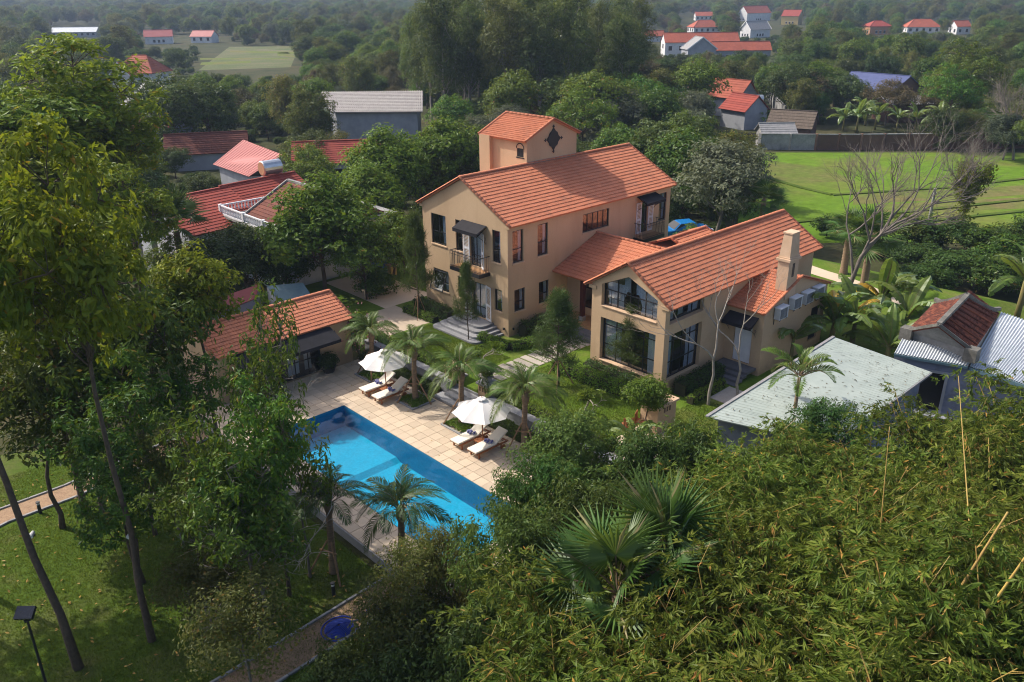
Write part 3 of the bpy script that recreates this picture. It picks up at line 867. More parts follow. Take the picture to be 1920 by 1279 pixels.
def shutter(parent, F, u0, u1, z0, z1, d0=.02, open_=None):
    """louvred leaf; open_=(hinge u, angle) swings it out of the wall plane"""
    mb = MB(); w = u1-u0
    if open_:
        h, a = open_; U = F.u*math.cos(a)+F.n*math.sin(a); N = F.u.cross(Vector((0, 0, 1))); N = U.cross(Vector((0, 0, 1)))
        org = F.p(h, 0, d0)
        P = lambda u, z, d=0: org + U*u + N*d + Vector((0, 0, z)); uu = U; nn = N; a0, a1 = 0, w
    else:
        P = lambda u, z, d=0: F.p(u, z, d0+.025+d); uu = F.u; nn = F.n; a0, a1 = u0, u1
    def bx(a, b, c, d, t=.045): mb.obox(P((a+b)/2, (c+d)/2), uu*((b-a)/2), nn*(t/2), Vector((0, 0, (d-c)/2)))
    bx(a0, a0+.07, z0, z1); bx(a1-.07, a1, z0, z1)
    zm = z0+(z1-z0)*.45
    for (c, d) in ((z0, z0+.1), (zm-.05, zm+.05), (z1-.1, z1)): bx(a0+.07, a1-.07, c, d, .04)
    for (c, d) in ((z0+.1, zm-.05), (zm+.05, z1-.1)):
        k = max(2, int((d-c)/.085))
        for i in range(k):
            z = c+(d-c)*(i+.5)/k
            mb.obox(P((a0+a1)/2, z), uu*((a1-a0)/2-.07), nn*.016+Vector((0, 0, .022)), Vector((0, 0, .004))-nn*.002)
    return mb.build('shutter', M['white'], parent)

# ------------------------------------------------------------------ the villa
villa = thing('villa', 'large ochre villa with orange clay tile roofs, square tower and glazed gable wing', 'house', (0, 0, 0))
VT = []   # all roof tiles of the villa
T30 = tile_mesh('clay_tile', .30, .32, M['tile']); T22 = tile_mesh('small_clay_tile', .2, .22, M['tile'], .024, .012)
Wd_, Ln, He, Hr = 7.82, 15.30, 6.42, 8.50
FX = Face((0, 0, 0), (0, 1, 0), (-1, 0, 0))      # gable front, u = y
FY = Face((0, 0, 0), (1, 0, 0), (0, -1, 0))      # long front, u = x
ZB = ZL-.15
mb = MB()
fx_h = [(5.55, 6.98, 3.93, 5.86), (3.98, 4.62, 3.93, 5.86), (2.28, 3.28, 3.3, 5.5), (.62, 1.31, 3.93, 5.86),
        (5.47, 6.95, .9, 2.3), (3.98, 4.55, .9, 2.3), (1.95, 3.2, .1, 2.3), (.53, 1.2, .94, 2.3)]
fy_h = [(.38, 1.25, 3.98, 5.91), (2.42, 3.29, 3.98, 5.91), (6.37, 8.88, 4.62, 5.8), (12.15, 12.85, 3.5, 5.6), (14.08, 14.9, 3.96, 5.84),
        (.5, 1.37, .95, 2.33), (2.55, 3.4, .95, 2.33), (5.2, 6.6, .1, 2.2)]
wall_grid(mb, FX, 0, Wd_, ZB, He, fx_h); wall_grid(mb, FY, 0, Ln, ZB, He, fy_h)
mb.quad((0, 0, He), (0, Wd_, He), (0, Wd_/2, Hr-.12))
mb.quad((Ln, 0, ZB), (Ln, Wd_, ZB), (Ln, Wd_, He), (Ln, 0, He)); mb.quad((Ln, 0, He), (Ln, Wd_, He), (Ln, Wd_/2, Hr-.12))
mb.quad((0, Wd_, ZB), (Ln, Wd_, ZB), (Ln, Wd_, He), (0, Wd_, He))
mb.build('wall', M['stucco'], villa)
mb = MB()
for z in (.02, 3.15, 6.3): mb.box(.25, .25, z-.12, Ln-.25, Wd_-.25, z)
mb.box(5.0, .25, .02, 5.1, Wd_-.25, 6.2); mb.box(.25, 4.6, .02, Ln-.25, 4.7, 6.2); mb.box(9.5, .25, .02, 9.6, Wd_-.25, 6.2)
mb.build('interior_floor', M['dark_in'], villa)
# cornice under the eaves and its gable returns
mb = MB()
mb.box(-.05, -.16, He-.25, Ln+.05, -.002, He-.13); mb.box(-.03, -.09, He-.34, Ln+.03, -.002, He-.25)
mb.box(-.05, Wd_+.002, He-.25, Ln+.05, Wd_+.16, He-.13)
mb.box(-.055, -.2, He-.30, -.006, .12, He-.14); mb.box(-.055, Wd_-.12, He-.30, -.006, Wd_+.2, He-.14)
mb.build('cornice', M['stucco'], villa)['kind'] = 'stuff'
# main roof
roofm = put('roof', None, villa)
def gable_roof(name, x0, x1, ym, half, ze, zr, eo, me, w, g, parent, collect, tm, axis='x', caps=True, both=True, verge=True):
    """ridge along x at y=ym (or along y at x=ym for axis 'y')"""
    k = (zr-ze)/half
    def P(a, b, z): return Vector((a, b, z)) if axis == 'x' else Vector((b, a, z))
    mb = MB()
    for sg in (-1, 1):
        e0, e1 = P(x0, ym+sg*(half+eo), ze-k*eo), P(x1, ym+sg*(half+eo), ze-k*eo); r0, r1 = P(x0, ym, zr), P(x1, ym, zr)
        n = (e1-e0).cross(r0-e0).normalized(); n = n if n.z > 0 else -n
        mb.prism([e0, e1, r1, r0], -n*.07)
    r = mb.build('roof', tm, parent)
    for sg in (-1, 1):
        if not both and sg == 1: continue
        e0, e1 = P(x0, ym+sg*(half+eo), ze-k*eo), P(x1, ym+sg*(half+eo), ze-k*eo); up = P(x0, ym, zr)-e0
        a, b = (e0, e1) if (e1-e0).cross(up).z > 0 else (e1, e0)
        slope(a, b, (P(x0, ym, zr)-e0), r, me, w, g, collect)
        if verge and caps:
            for xx in (x0, x1):
                q = .0 if xx == x0 else 0
                ridge_caps(P(xx, ym+sg*(half+eo), ze-k*eo)+Vector((0, 0, .045)), P(xx, ym, zr)+Vector((0, 0, .045)), r, tm, .085, .33, 'verge_tile')
    if caps: ridge_caps(P(x0, ym, zr)+Vector((0, 0, .03)), P(x1, ym, zr)+Vector((0, 0, .03)), r, tm, .12, .38)
    return r
bpy.data.objects.remove(roofm)
kM = (Hr-(He+.06))/(Wd_/2)
R_main = gable_roof('roof', -.14, Ln+.14, Wd_/2, Wd_/2, He+.06, Hr, .36, T30, .30, .275, villa, VT, M['tile'])

# windows of the main block
for (a, b, c, d) in (fx_h[0], fx_h[4]):
    window(villa, FX, a, b, c, d, us=(.5,), zs=(.42,)); drape(villa, FX, a+.1, a+.5, c+.1, d-.05, .22, M['curtain'], 4)
for h in (fx_h[1], fx_h[3], fx_h[5], fx_h[7]):
    window(villa, FX, *h, zs=(.42,)); drape(villa, FX, h[0]+.06, h[0]+.3, h[2]+.1, h[3]-.05, .22, M['curtain'], 3)
for h in (fy_h[0], fy_h[1], fy_h[4], fy_h[5], fy_h[6]):
    window(villa, FY, *h, zs=(.42,)); drape(villa, FY, h[1]-.26, h[1]-.06, h[2]+.06, h[3]-.05, .22, M['curtain'], 3)
window(villa, FY, *fy_h[2], us=(.2, .4, .6, .8)); window(villa, FY, *fy_h[7], us=(.5,))
for F, h in ((FX, fx_h[2]), (FX, fx_h[6]), (FY, fy_h[3])):
    o = window(villa, F, *h, us=(.5,) if h[1]-h[0] > .8 else (), zs=(.3,), name='glazed_door'); 
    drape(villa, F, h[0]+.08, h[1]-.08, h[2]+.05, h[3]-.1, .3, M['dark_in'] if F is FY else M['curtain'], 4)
shutter(villa, FX, 3.30, 3.86, 3.32, 5.5); shutter(villa, FX, 1.72, 2.26, 3.32, 5.5, open_=(2.26, math.radians(180-28)))
shutter(villa, FX, 3.24, 3.86, .12, 2.3); shutter(villa, FX, 1.33, 1.93, .12, 2.3, open_=(1.93, math.radians(180-14)))
shutter(villa, FY, 11.62, 12.13, 3.52, 5.6); shutter(villa, FY, 12.88, 13.4, 3.52, 5.6)
# top hung sash of the lower left window, pushed open
mb = MB(); u_, n_ = Vector((0, 1, 0)), Vector((-math.sin(.35), 0, -math.cos(.35)))
for y0, y1, k0, k1 in ((5.56, 6.86, 0, .06), (5.56, 6.86, 1.22, 1.28), (5.56, 5.62, .06, 1.22), (6.80, 6.86, .06, 1.22)):
    c_ = Vector((-.03, (y0+y1)/2, 2.24))+n_*((k0+k1)/2); mb.obox(c_, u_*((y1-y0)/2), n_*((k1-k0)/2), n_.cross(u_)*.02)
sa = mb.build('open_sash', M['frame'], villa)
mb = MB(); mb.obox(Vector((-.03, 6.21, 2.24))+n_*.64, u_*.6, n_*.58, n_.cross(u_)*.004); mb.build('pane', M['glass'], sa)
# sills
mb = MB()
for (a, b, c, d) in (fx_h[0], fx_h[1], fx_h[3], fx_h[4], fx_h[5], fx_h[7]): mb.box(-.05, a-.06, c-.07, -.003, b+.06, c-.003)
for (a, b, c, d) in (fy_h[0], fy_h[1], fy_h[2], fy_h[4], fy_h[5], fy_h[6]): mb.box(a-.06, -.05, c-.07, b+.06, -.003, c-.003)
mb.build('window_sill', M['stucco_pale'], villa)

def balcony(F, u0, u1, zf, dep, parent):
    mb = MB()
    def bx(a, b, d0, d1, z0, z1): mb.obox(F.p((a+b)/2, (z0+z1)/2, (d0+d1)/2), F.u*((b-a)/2), F.n*((d1-d0)/2), Vector((0, 0, (z1-z0)/2)))
    bx(u0, u1, .003, dep, zf-.22, zf)
    b = mb.build('balcony', M['black'], parent)
    mb = MB(); bx(u0+.06, u1-.06, .03, dep-.06, zf+.002, zf+.02); mb.build('balcony_floor', M['wood_floor'], b)
    mb = MB(); zt = zf+1.0
    bx(u0, u1, dep-.05, dep-.01, zt-.03, zt); bx(u0, u0+.04, .01, dep-.05, zt-.03, zt); bx(u1-.04, u1, .01, dep-.05, zt-.03, zt)
    bx(u0, u1, dep-.045, dep-.015, zf+.08, zf+.10); bx(u0, u1, dep-.045, dep-.015, zt-.2, zt-.185)
    n = int((u1-u0)/.11)
    for i in range(n+1): u = u0+.02+(u1-u0-.04)*i/n; bx(u-.008, u+.008, dep-.038, dep-.022, zf+.02, zt-.03)
    for uu in (u0+.02, u1-.02):
        k = int(dep/.11)
        for i in range(1, k): d = dep*i/k; bx(uu-.008, uu+.008, d-.008, d+.008, zf+.02, zt-.03)
    mb.build('railing', M['black'], b)
    return b
balcony(FX, 1.55, 4.25, 3.2, .85, villa); balcony(FY, 11.45, 13.75, 3.32, .85, villa)

def awning(F, u0, u1, zt, zb, dep, parent, m='awning'):
    mb = MB()
    sheet(mb, F.p(u0, zt, .01), F.p(u0, zb, dep), F.p(u1, zb, dep), F.p(u1, zt, .01), .03)
    mb.obox(F.p((u0+u1)/2, zb-.09, dep-.012), F.u*((u1-u0)/2), F.n*.012, Vector((0, 0, .09)))
    for u in (u0+.015, u1-.015): mb.prism([F.p(u-.012, zt-.04, .01), F.p(u-.012, zb-.04, dep-.03), F.p(u-.012, zb-.18, dep-.03), F.p(u-.012, zb-.18, .01)] if False else [F.p(u-.012, zt-.05, .012), F.p(u-.012, zb-.05, dep-.03), F.p(u-.012, zb-.17, dep-.03)], F.u*.024)
    a = mb.build('awning', M[m], parent)
    mb = MB()
    for u in (u0+.08, u1-.08):
        mb.tube([F.p(u, zb-.75, .02), F.p(u, zb-.55, .16), F.p(u, zb-.2, dep*.75)], .014, 4)
        c = F.p(u, zb-.42, .14)
        mb.tube([c + F.n*(.1*math.cos(t))+Vector((0, 0, .1*math.sin(t))) for t in np.linspace(0, 5.5, 9)], .011, 4)
    mb.build('awning_bracket', M['black'], a)
awning(FX, 1.75, 3.95, 5.95, 5.6, .8, villa); awning(FY, 11.6, 13.55, 6.08, 5.75, .95, villa)

# tower
tx0, tx1, ty0, ty1, tze, tzr = 5.36, 9.94, 3.9, 8.05, 9.98, 11.05
mb = MB()
FT = Face((tx0, 0, 0), (0, 1, 0), (-1, 0, 0)); FTY = Face((0, ty0, 0), (1, 0, 0), (0, -1, 0))
arch = (4.18, 4.78, 8.88, 9.42)
wall_grid(mb, FT, ty0, ty1-1.0, 6.2, tze, [arch]); wall_grid(mb, FTY, tx0, tx1, 7.9, tze)
mb.box(tx0-.28, ty1-1.0, 6.0, tx0+.02, ty1, tze-.02)
mb.quad((tx1, ty0, 6.2), (tx1, ty1, 6.2), (tx1, ty1, tze), (tx1, ty0, tze)); mb.quad((tx0, ty1, 6.2), (tx1, ty1, 6.2), (tx1, ty1, tze), (tx0, ty1, tze))
tm_ = (tx0+tx1)/2
for yy in (ty0, ty1): mb.quad((tx0, yy, tze), (tx1, yy, tze), (tm_, yy, tzr-.08))
mb.build('tower_wall', M['stucco'], villa)
mb = MB(); mb.box(tx0+.06, ty0-.06, 7.6, tx1-.06, ty0-.003, 8.62); o = mb.build('flashing', M['concrete'], villa)
o.data.transform(Matrix.Scale(1, 4)); 
for v in o.data.vertices:
    v.co.z = Hr-(Wd_/2-v.co.y)*kM + (.13 if v.co.z > 8 else -.02)
R_tow = gable_roof('roof', ty0-.12, ty1+.12, tm_, (tx1-tx0)/2, tze+.05, tzr, .25, T22, .2, .2, villa, VT, M['tile'], axis='y')
# arched tower window
mb = MB(); c = FT.p(4.48, 9.42, -.06)
pts = [FT.p(4.19, 8.89, -.05), FT.p(4.77, 8.89, -.05)] + [FT.p(4.48+.29*math.cos(t), 9.42+.26*math.sin(t), -.05) for t in np.linspace(0, math.pi, 9)]
mb.prism(pts, (-.03, 0, 0)); w_ = mb.build('arched_window', M['frame'], villa)
mb = MB()
for u in (4.36, 4.6): mb.box(tx0+.01, u-.012, 8.9, tx0+.035, u+.012, 9.6)
mb.box(tx0-.02, 4.12, 8.80, tx0-.004, 4.84, 8.87)
arc = [FT.p(4.48+.34*math.cos(t), 9.42+.31*math.sin(t), .02) for t in np.linspace(0, math.pi, 9)]
mb.tube(arc, .03, 4); mb.build('window_bars', M['frame'], w_)
# wrought iron grille on the tower gable: pointed quatrefoil with four finials
mb = MB(); cx, cz = 7.72, 9.8
pr = []
for i in range(48):
    t = 2*math.pi*i/48; r = .62/(abs(math.cos(t))+abs(math.sin(t)))**.7 + .025*math.cos(8*t)
    pr.append(FTY.p(cx+.95*r*math.cos(t), cz+1.08*r*math.sin(t), .02))
mb.prism(pr, (0, -.05, 0))
for (dx, dz) in ((1, 0), (-1, 0), (0, 1), (0, -1)):
    a = FTY.p(cx+dx*.5, cz+dz*.55, .05); b = FTY.p(cx+dx*.83, cz+dz*.88, .05); mb.bar(a, b, .05, .05)
    mb.bar(FTY.p(cx+dx*.74-dz*.1, cz+dz*.78-dx*.1, .05), FTY.p(cx+dx*.74+dz*.1, cz+dz*.78+dx*.1, .05), .04, .04)
mb.build('iron_grille', M['black'], villa)
# front door steps with rounded corners
for i in range(4):
    e = .38*i; r = .45; y0, y1, xo = 1.3-e*.75, 4.05+e*.5, -1.15-e
    poly = [(-.003, y0, 0), (-.003, y1, 0)] + [(xo+r-r*math.sin(t), y1-r+r*math.cos(t), 0) for t in np.linspace(0, math.pi/2, 5)] + [(xo+r-r*math.cos(t), y0+r-r*math.sin(t), 0) for t in np.linspace(0, math.pi/2, 5)]
    zt = .06-.145*i
    mb = MB(); mb.prism([(p[0], p[1], zt-.14) for p in reversed(poly)], (0, 0, .135)); mb.build('step', M['greystone'], villa)
# wall lamps by the corner
for (x, y) in ((-.06, .35), (.35, -.06)):
    mb = MB(); mb.lathe([(.03, 0), (.06, .03), (.06, .14), (.02, .16)], (x, y, -.12), 8); mb.build('wall_lamp', M['black'], villa)

# ------------------------------------------------------------------ glazed wing
wx0, wx1, wy0, wy1, wze, wzr = .18, 14.75, -11.05, -6.28, 4.46, 6.05
wm = (wy0+wy1)/2
FW = Face((wx0, 0, 0), (0, -1, 0), (-1, 0, 0))    # u = -y
FS = Face((0, wy0, 0), (1, 0, 0), (0, -1, 0))
mb = MB(); D = .32
U0, U1, um = -wy1, -wy0, -wm
ua, ub = 6.93, 10.52
kW = (wzr-.1-wze)/((U1-U0)/2)
wall_grid(mb, FW, U0, ua, ZB, wze); wall_grid(mb, FW, ub, U1, ZB, wze)
wall_grid(mb, FW, ua, ub, ZB, .27); wall_grid(mb, FW, ua, ub, 2.7, 3.34)
zt_a = 4.52; zt_m = 5.30
def gz(u): return wze + kW*(u-U0 if u < um else U1-u)
# gable ring round the pentagon light
mb.quad(FW.p(U0, wze), FW.p(ua, wze), FW.p(ua, zt_a), FW.p(um, zt_m), FW.p(um, gz(um)))
mb.quad(FW.p(um, gz(um)), FW.p(um, zt_m), FW.p(ub, zt_a), FW.p(ub, wze), FW.p(U1, wze))
pent = [(ua, 3.34), (ub, 3.34), (ub, zt_a), (um, zt_m), (ua, zt_a)]; low = [(ua, .27), (ub, .27), (ub, 2.7), (ua, 2.7)]
for poly in (pent, low):
    for i in range(len(poly)):
        p, q = poly[i], poly[(i+1) % len(poly)]
        mb.quad(FW.p(*p), FW.p(*q), FW.p(*q, -D), FW.p(*p, -D))
sh = [(.55, 3.42, 3.3, 4.36), (.6, 3.42, .2, 2.7)]
wall_grid(mb, FS, wx0, wx1, ZB, wze, sh, D)
mb.quad((wx1, wy0, ZB), (wx1, wy1, ZB), (wx1, wy1, wze), (wx1, wy0, wze)); mb.quad((wx1, wy0, wze), (wx1, wy1, wze), (wx1, wm, wzr-.1))
mb.quad((wx0, wy1, ZB), (wx1, wy1, ZB), (wx1, wy1, wze), (wx0, wy1, wze))
mb.build('wing_wall', M['stucco'], villa)
mb = MB(); mb.box(wx0+.4, wy0+.4, .05, wx1-.3, wy1-.3, .15); mb.box(5.2, wy0+.3, .1, 5.3, wy1-.3, 4.4); mb.box(wx0+.4, wy0+.4, 3.0, 2.2, wy1-.4, 3.1)
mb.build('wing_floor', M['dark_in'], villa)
mb = MB()   # cornices of the wing
mb.box(wx0+.002, wy0-.16, wze-.22, wx1+.05, wy0-.003, wze-.1); mb.box(wx0-.055, wy0-.2, wze-.3, wx0-.003, wy0+.3, wze-.12); mb.box(wx0-.055, wy1-.3, wze-.3, wx0-.003, wy1+.2, wze-.12)
mb.build('cornice', M['stucco'], villa)['kind'] = 'stuff'
mb = MB()   # pale ledges under the lights
mb.obox(FW.p((ua+ub)/2, 3.345, -.14), FW.u*((ub-ua)/2-.003), FW.n*.19, (0, 0, .018)); mb.obox(FW.p((ua+ub)/2, .275, -.13), FW.u*((ub-ua)/2-.003), FW.n*.2, (0, 0, .02))
mb.obox(FS.p(1.99, 3.305, -.14), FS.u*1.42, FS.n*.19, (0, 0, .018))
mb.build('window_sill', M['stucco_pale'], villa)
# pentagon window: frame pieces and panes
mb = MB(); dp = -.26
def fbar(p, q, w=.06): mb.bar(FW.p(*p, dp), FW.p(*q, dp), .05, w, up=FW.n.cross(FW.u) if False else (0, 0, 1)) if p[0] != q[0] else mb.obox(FW.p(p[0], (p[1]+q[1])/2, dp), FW.u*(w/2), FW.n*.025, (0, 0, (q[1]-p[1])/2))
def ztop(u): return zt_a+(zt_m-zt_a)*((u-ua)/(um-ua) if u < um else (ub-u)/(ub-um))
for a, b in ((pent[0], pent[1]), (pent[4], pent[3]), (pent[3], pent[2])): fbar(a, b, .08)
ul = [ua+.03, ua+(ub-ua)*.25, um, ua+(ub-ua)*.75, ub-.03]
for u in ul: fbar((u, 3.36), (u, ztop(u)-.02), .06)
zmid = 4.22
fbar((ua, zmid), (ub, zmid), .05)
pw = mb.build('window', M['frame'], villa); pw['label'] = 'pentagon shaped upper window of the glazed gable'
mb = MB(); 
for i in range(4):
    a, b = ul[i], ul[i+1]; um_ = (a+b)/2
    mb.obox(FW.p(um_, (3.36+zmid)/2, dp), FW.u*.01, FW.n*.012, (0, 0, (zmid-3.36)/2)); mb.obox(FW.p(um_, 3.8, dp), FW.u*((b-a)/2-.03), FW.n*.011, (0, 0, .01))
mb.build('glazing_bar', M['frame'], pw)
for i in range(4):
    a, b = ul[i]+.02, ul[i+1]-.02
    for poly in ([(a, 3.38), (b, 3.38), (b, zmid-.02), (a, zmid-.02)], [(a, zmid+.02), (b, zmid+.02), (b, ztop(b)-.03), (a, ztop(a)-.03)]):
        pb = MB(); pb.prism([FW.p(*q, dp-.004) for q in poly], -FW.n*.006); pb.build('pane', M['glass'], pw)
ww = window(villa, FW, ua, ub, .29, 2.7, us=(.25, .5, .75), zs=(.36, .82), depth=.26, fw=.07)
ws = window(villa, FS, *sh[0][:2], 3.33, sh[0][3], us=(.25, .5, .75), zs=(), depth=.24, fw=.07)
ws2 = window(villa, FS, *sh[1], us=(.25, .5, .75), zs=(.34, .8), depth=.24, fw=.07)
for (a, b, tie) in ((ua+.05, um-.25, ua+.25), (um+.3, ub-.05, ub-.25)):
    drape(villa, FW, a, b, 3.36, 4.62, .42, M['curtain'], 7, tie=a+.5 if a < um else b-.5)
drape(villa, FW, um-.55, um-.1, 4.3, 5.15, .44, M['curtain'], 3); drape(villa, FW, um+.2, um+.7, 4.3, 5.1, .44, M['curtain'], 3)
drape(villa, FW, ua+.05, ua+1.15, .3, 2.7, .42, M['curtain'], 8); drape(villa, FW, ub-.7, ub-.05, .3, 2.7, .42, M['curtain'], 3)
for z0, z1 in ((3.33, 4.3), (.25, 2.65)):
    drape(villa, FS, .62, 1.3, z0, z1, .38, M['curtain'], 5); drape(villa, FS, 2.55, 3.38, z0, z1, .38, M['curtain'], 4)
drape(villa, FS, 1.9, 2.4, 3.33, 4.3, .52, M['curtain'], 4)
R_wing = gable_roof('roof', wx0-.16, wx1+.2, wm, (wy1-wy0)/2, wze+.1, wzr, .42, T30, .30, .255, villa, VT, M['tile'])
mb = MB()   # a sofa and a table seen through the big window
mb.box(1.6, -9.9, .16, 2.5, -8.0, .55); mb.box(2.3, -9.9, .55, 2.55, -8.0, .95); mb.box(1.2, -7.6, .16, 1.9, -7.1, .6)
mb.build('sofa', M['teak'], villa)

# ------------------------------------------------------------------ link roof and porch between the blocks
lx, lz = 7.72, 4.42
R_link = None
def half_roof(x_e, x_r, z_e, z_r, ya, yb, collect, both=True):
    mb = MB()
    sheet(mb, (x_e, yb, z_e), (x_r, yb, z_r), (x_r, ya, z_r), (x_e, ya, z_e), -.07) if False else None
    n = Vector((-(z_r-z_e), 0, x_r-x_e)).normalized()
    mb.prism([(x_e, ya, z_e), (x_e, yb, z_e), (x_r, yb, z_r), (x_r, ya, z_r)], -n*.07)
    x_f = 2*x_r-x_e; n2 = Vector(((z_r-z_e), 0, x_r-x_e)).normalized()
    mb.prism([(x_f, yb, z_e), (x_f, ya, z_e), (x_r, ya, z_r), (x_r, yb, z_r)], -n2*.07)
    r = mb.build('roof', M['tile'], villa)
    cut = lambda c: not (c.y < wy1+.42 and c.z < wze+.05+(min(wy1, max(c.y, wy0))-c.y)*0+(wy1-c.y)*((wzr-wze)/((wy1-wy0)/2))*1.0-.1 and c.y < wy1)
    slope((x_e, yb, z_e), (x_e, ya, z_e), (x_r-x_e, 0, z_r-z_e), r, T30, .3, .3, collect, cut) if False else slope((x_e, ya, z_e), (x_e, yb, z_e), (x_r-x_e, 0, z_r-z_e), r, T30, .3, .3, collect, cut)
    slope((x_f, yb, z_e), (x_f, ya, z_e), (x_r-x_f, 0, z_r-z_e), r, T30, .3, .3, collect, cut)
    ridge_caps((x_r, yb, z_r+.03), (x_r, ya, z_r+.03), r, M['tile'], .11, .38)
    return r
R_link = half_roof(3.68, lx, 2.80, lz, -.01, -7.0, VT)
mb = MB(); mb.box(3.6, -6.2, -.35, 12.0, -.05, .05); mb.build('porch_floor', M['wood_floor'], villa)
mb = MB()
FP = Face((5.05, 0, 0), (0, -1, 0), (-1, 0, 0))
wall_grid(mb, FP, .01, 6.27, .05, 3.2, [(1.35, 2.9, .5, 2.2), (3.6, 5.6, .06, 2.2)], .15)
mb.box(11.3, -6.27, .05, 11.5, -.01, 3.0)
mb.build('porch_wall', M['stucco'], villa)
window(villa, FP, 1.35, 2.9, .5, 2.2, us=(.5,), zs=(.75,), depth=.08); window(villa, FP, 3.6, 5.6, .06, 2.2, us=(.25, .5, .75), depth=.08, name='glazed_door')
for y in (-2.15, -5.0):
    mb = MB(); mb.box(4.0, y-.12, .34, 4.24, y+.12, 2.86); p_ = mb.build('porch_post', M['post_wood'], villa)
    mb = MB(); mb.box(3.96, y-.16, .05, 4.28, y+.16, .337); mb.build('post_base', M['greystone'], p_)
mb = MB(); mb.box(3.9, -6.27, 2.72, 4.3, -.01, 2.83); mb.build('porch_beam', M['post_wood'], villa)
for i in range(2):
    mb = MB(); mb.box(3.0-.38*i, -4.6, -.17-.14*i-.12, 3.58-.38*i if i == 0 else 2.99, -1.9, -.13-.14*i); mb.build('step', M['darkstone'], villa)
# small roof beyond the link
mbp = MB(); mbp.box(10.4, -5.4, ZB, 13.6, -2.0, 3.6); mbp.build('rear_porch_wall', M['stucco'], villa)
R_rear = gable_roof('roof', 10.2, 13.9, -3.9, 1.7, 3.62, 4.32, .3, T30, .3, .3, villa, VT, M['tile'])

# ------------------------------------------------------------------ chimney annex on the wing's side
ax0, ax1, ay0, aze, azr = 5.75, 12.45, -13.25, 3.12, 4.34
am = (ax0+ax1)/2
mb = MB()
FA = Face((ax0, 0, 0), (0, -1, 0), (-1, 0, 0)); FAY = Face((0, ay0, 0), (1, 0, 0), (0, -1, 0))
wall_grid(mb, FA, 11.05, -ay0, ZB, aze, [(11.55, 12.65, -.02, 2.2)], .25)
wall_grid(mb, FAY, ax0, ax1, ZB, aze, [(10.9, 11.9, .0, 2.0)], .2)
mb.quad((ax0, ay0, aze), (ax1, ay0, aze), (am, ay0, azr-.08)); mb.quad((ax1, ay0, ZB), (ax1, wy0, ZB), (ax1, wy0, aze), (ax1, ay0, aze))
mb.quad((ax0, -11.04, aze), (ax1, -11.04, aze), (am, -11.04, azr-.08))
mb.build('annex_wall', M['stucco'], villa)
def annex_roof():
    mb = MB(); k = (azr-aze)/(am-ax0); eo = .22
    for sg in (-1, 1):
        xe = am+sg*(am-ax0+eo); ze = aze+.05-k*eo
        n = Vector((sg*k, 0, 1)).normalized()
        P = [(xe, ay0-.1, ze), (xe, wy0+.01, ze), (am, wy0+.01, azr), (am, ay0-.1, azr)]
        mb.prism(P if sg < 0 else P[::-1], -n*.07)
    r = mb.build('roof', M['tile'], villa)
    for sg in (-1, 1):
        xe = am+sg*(am-ax0+eo); ze = aze+.05-k*eo
        a, b = Vector((xe, ay0-.1, ze)), Vector((xe, wy0+.01, ze)); up = Vector((am-xe, 0, azr-ze))
        if (b-a).cross(up).z < 0: a, b = b, a
        slope(a, b, up, r, T22, .22, .23, VT)
        ridge_caps((xe, ay0-.1, ze+.04), (am, ay0-.1, azr+.04), r, M['tile'], .085, .3, 'verge_tile')
    return r
R_ann = annex_roof()
# chimney: stack, shoulder, tapering head with a slot
mb = MB(); cx, cy = 8.05, ay0+.28
mb.box(cx-.5, cy-.34, 3.4, cx+.5, cy+.3, 5.45); mb.box(cx-.6, cy-.42, 5.45, cx+.6, cy+.4, 5.58); mb.box(cx-.52, cy-.36, 5.58, cx+.52, cy+.34, 5.66)
lo = [(cx-.48, cy-.32, 5.66), (cx+.48, cy-.32, 5.66), (cx+.48, cy+.3, 5.66), (cx-.48, cy+.3, 5.66)]; hi = [(cx-.36, cy-.25, 6.88), (cx+.36, cy-.25, 6.88), (cx+.36, cy+.23, 6.88), (cx-.36, cy+.23, 6.88)]
mb.add(lo+hi, [(0, 1, 5, 4), (1, 2, 6, 5), (2, 3, 7, 6), (3, 0, 4, 7)])
mb.box(cx-.40, cy-.29, 6.88, cx+.40, cy+.27, 6.95)
ch = mb.build('chimney', M['stucco_pale'], villa)
mb = MB(); mb.box(cx-.12, cy-.346, 4.55, cx+.12, cy-.335, 5.3); mb.build('chimney_slot', M['dark_in'], ch)
# annex door, awning and steps
mb = MB(); mb.box(ax0+.1, -12.62, -.0, ax0+.15, -11.58, 2.18); dr = mb.build('door', M['white'], villa)
mb = MB()
for (a, b) in ((-12.55, -12.13), (-12.07, -11.65)):
    for (c, d) in ((.15, .95), (1.05, 2.05)): mb.box(ax0+.085, a, c, ax0+.098, b, d)
mb.build('door_panel', M['white'], dr)
awning(FA, 11.2, 12.95, 2.75, 2.4, .75, villa)
for i in range(4):
    mb = MB(); mb.box(ax0-.9-.36*i, -13.1, -.2-.13*i, ax0-.003 if i == 0 else ax0-.9-.36*(i-1)-.003, -11.1, -.07-.13*i+.0); mb.build('step', M['darkstone'], villa)
mb = MB(); mb.box(10.92, ay0+.1, .0, 11.88, ay0+.14, 1.98); mb.build('side_door', M['frame'], villa)
tiles_done(VT, 300, M['tile'], (R_wing, R_main, R_link, R_ann))

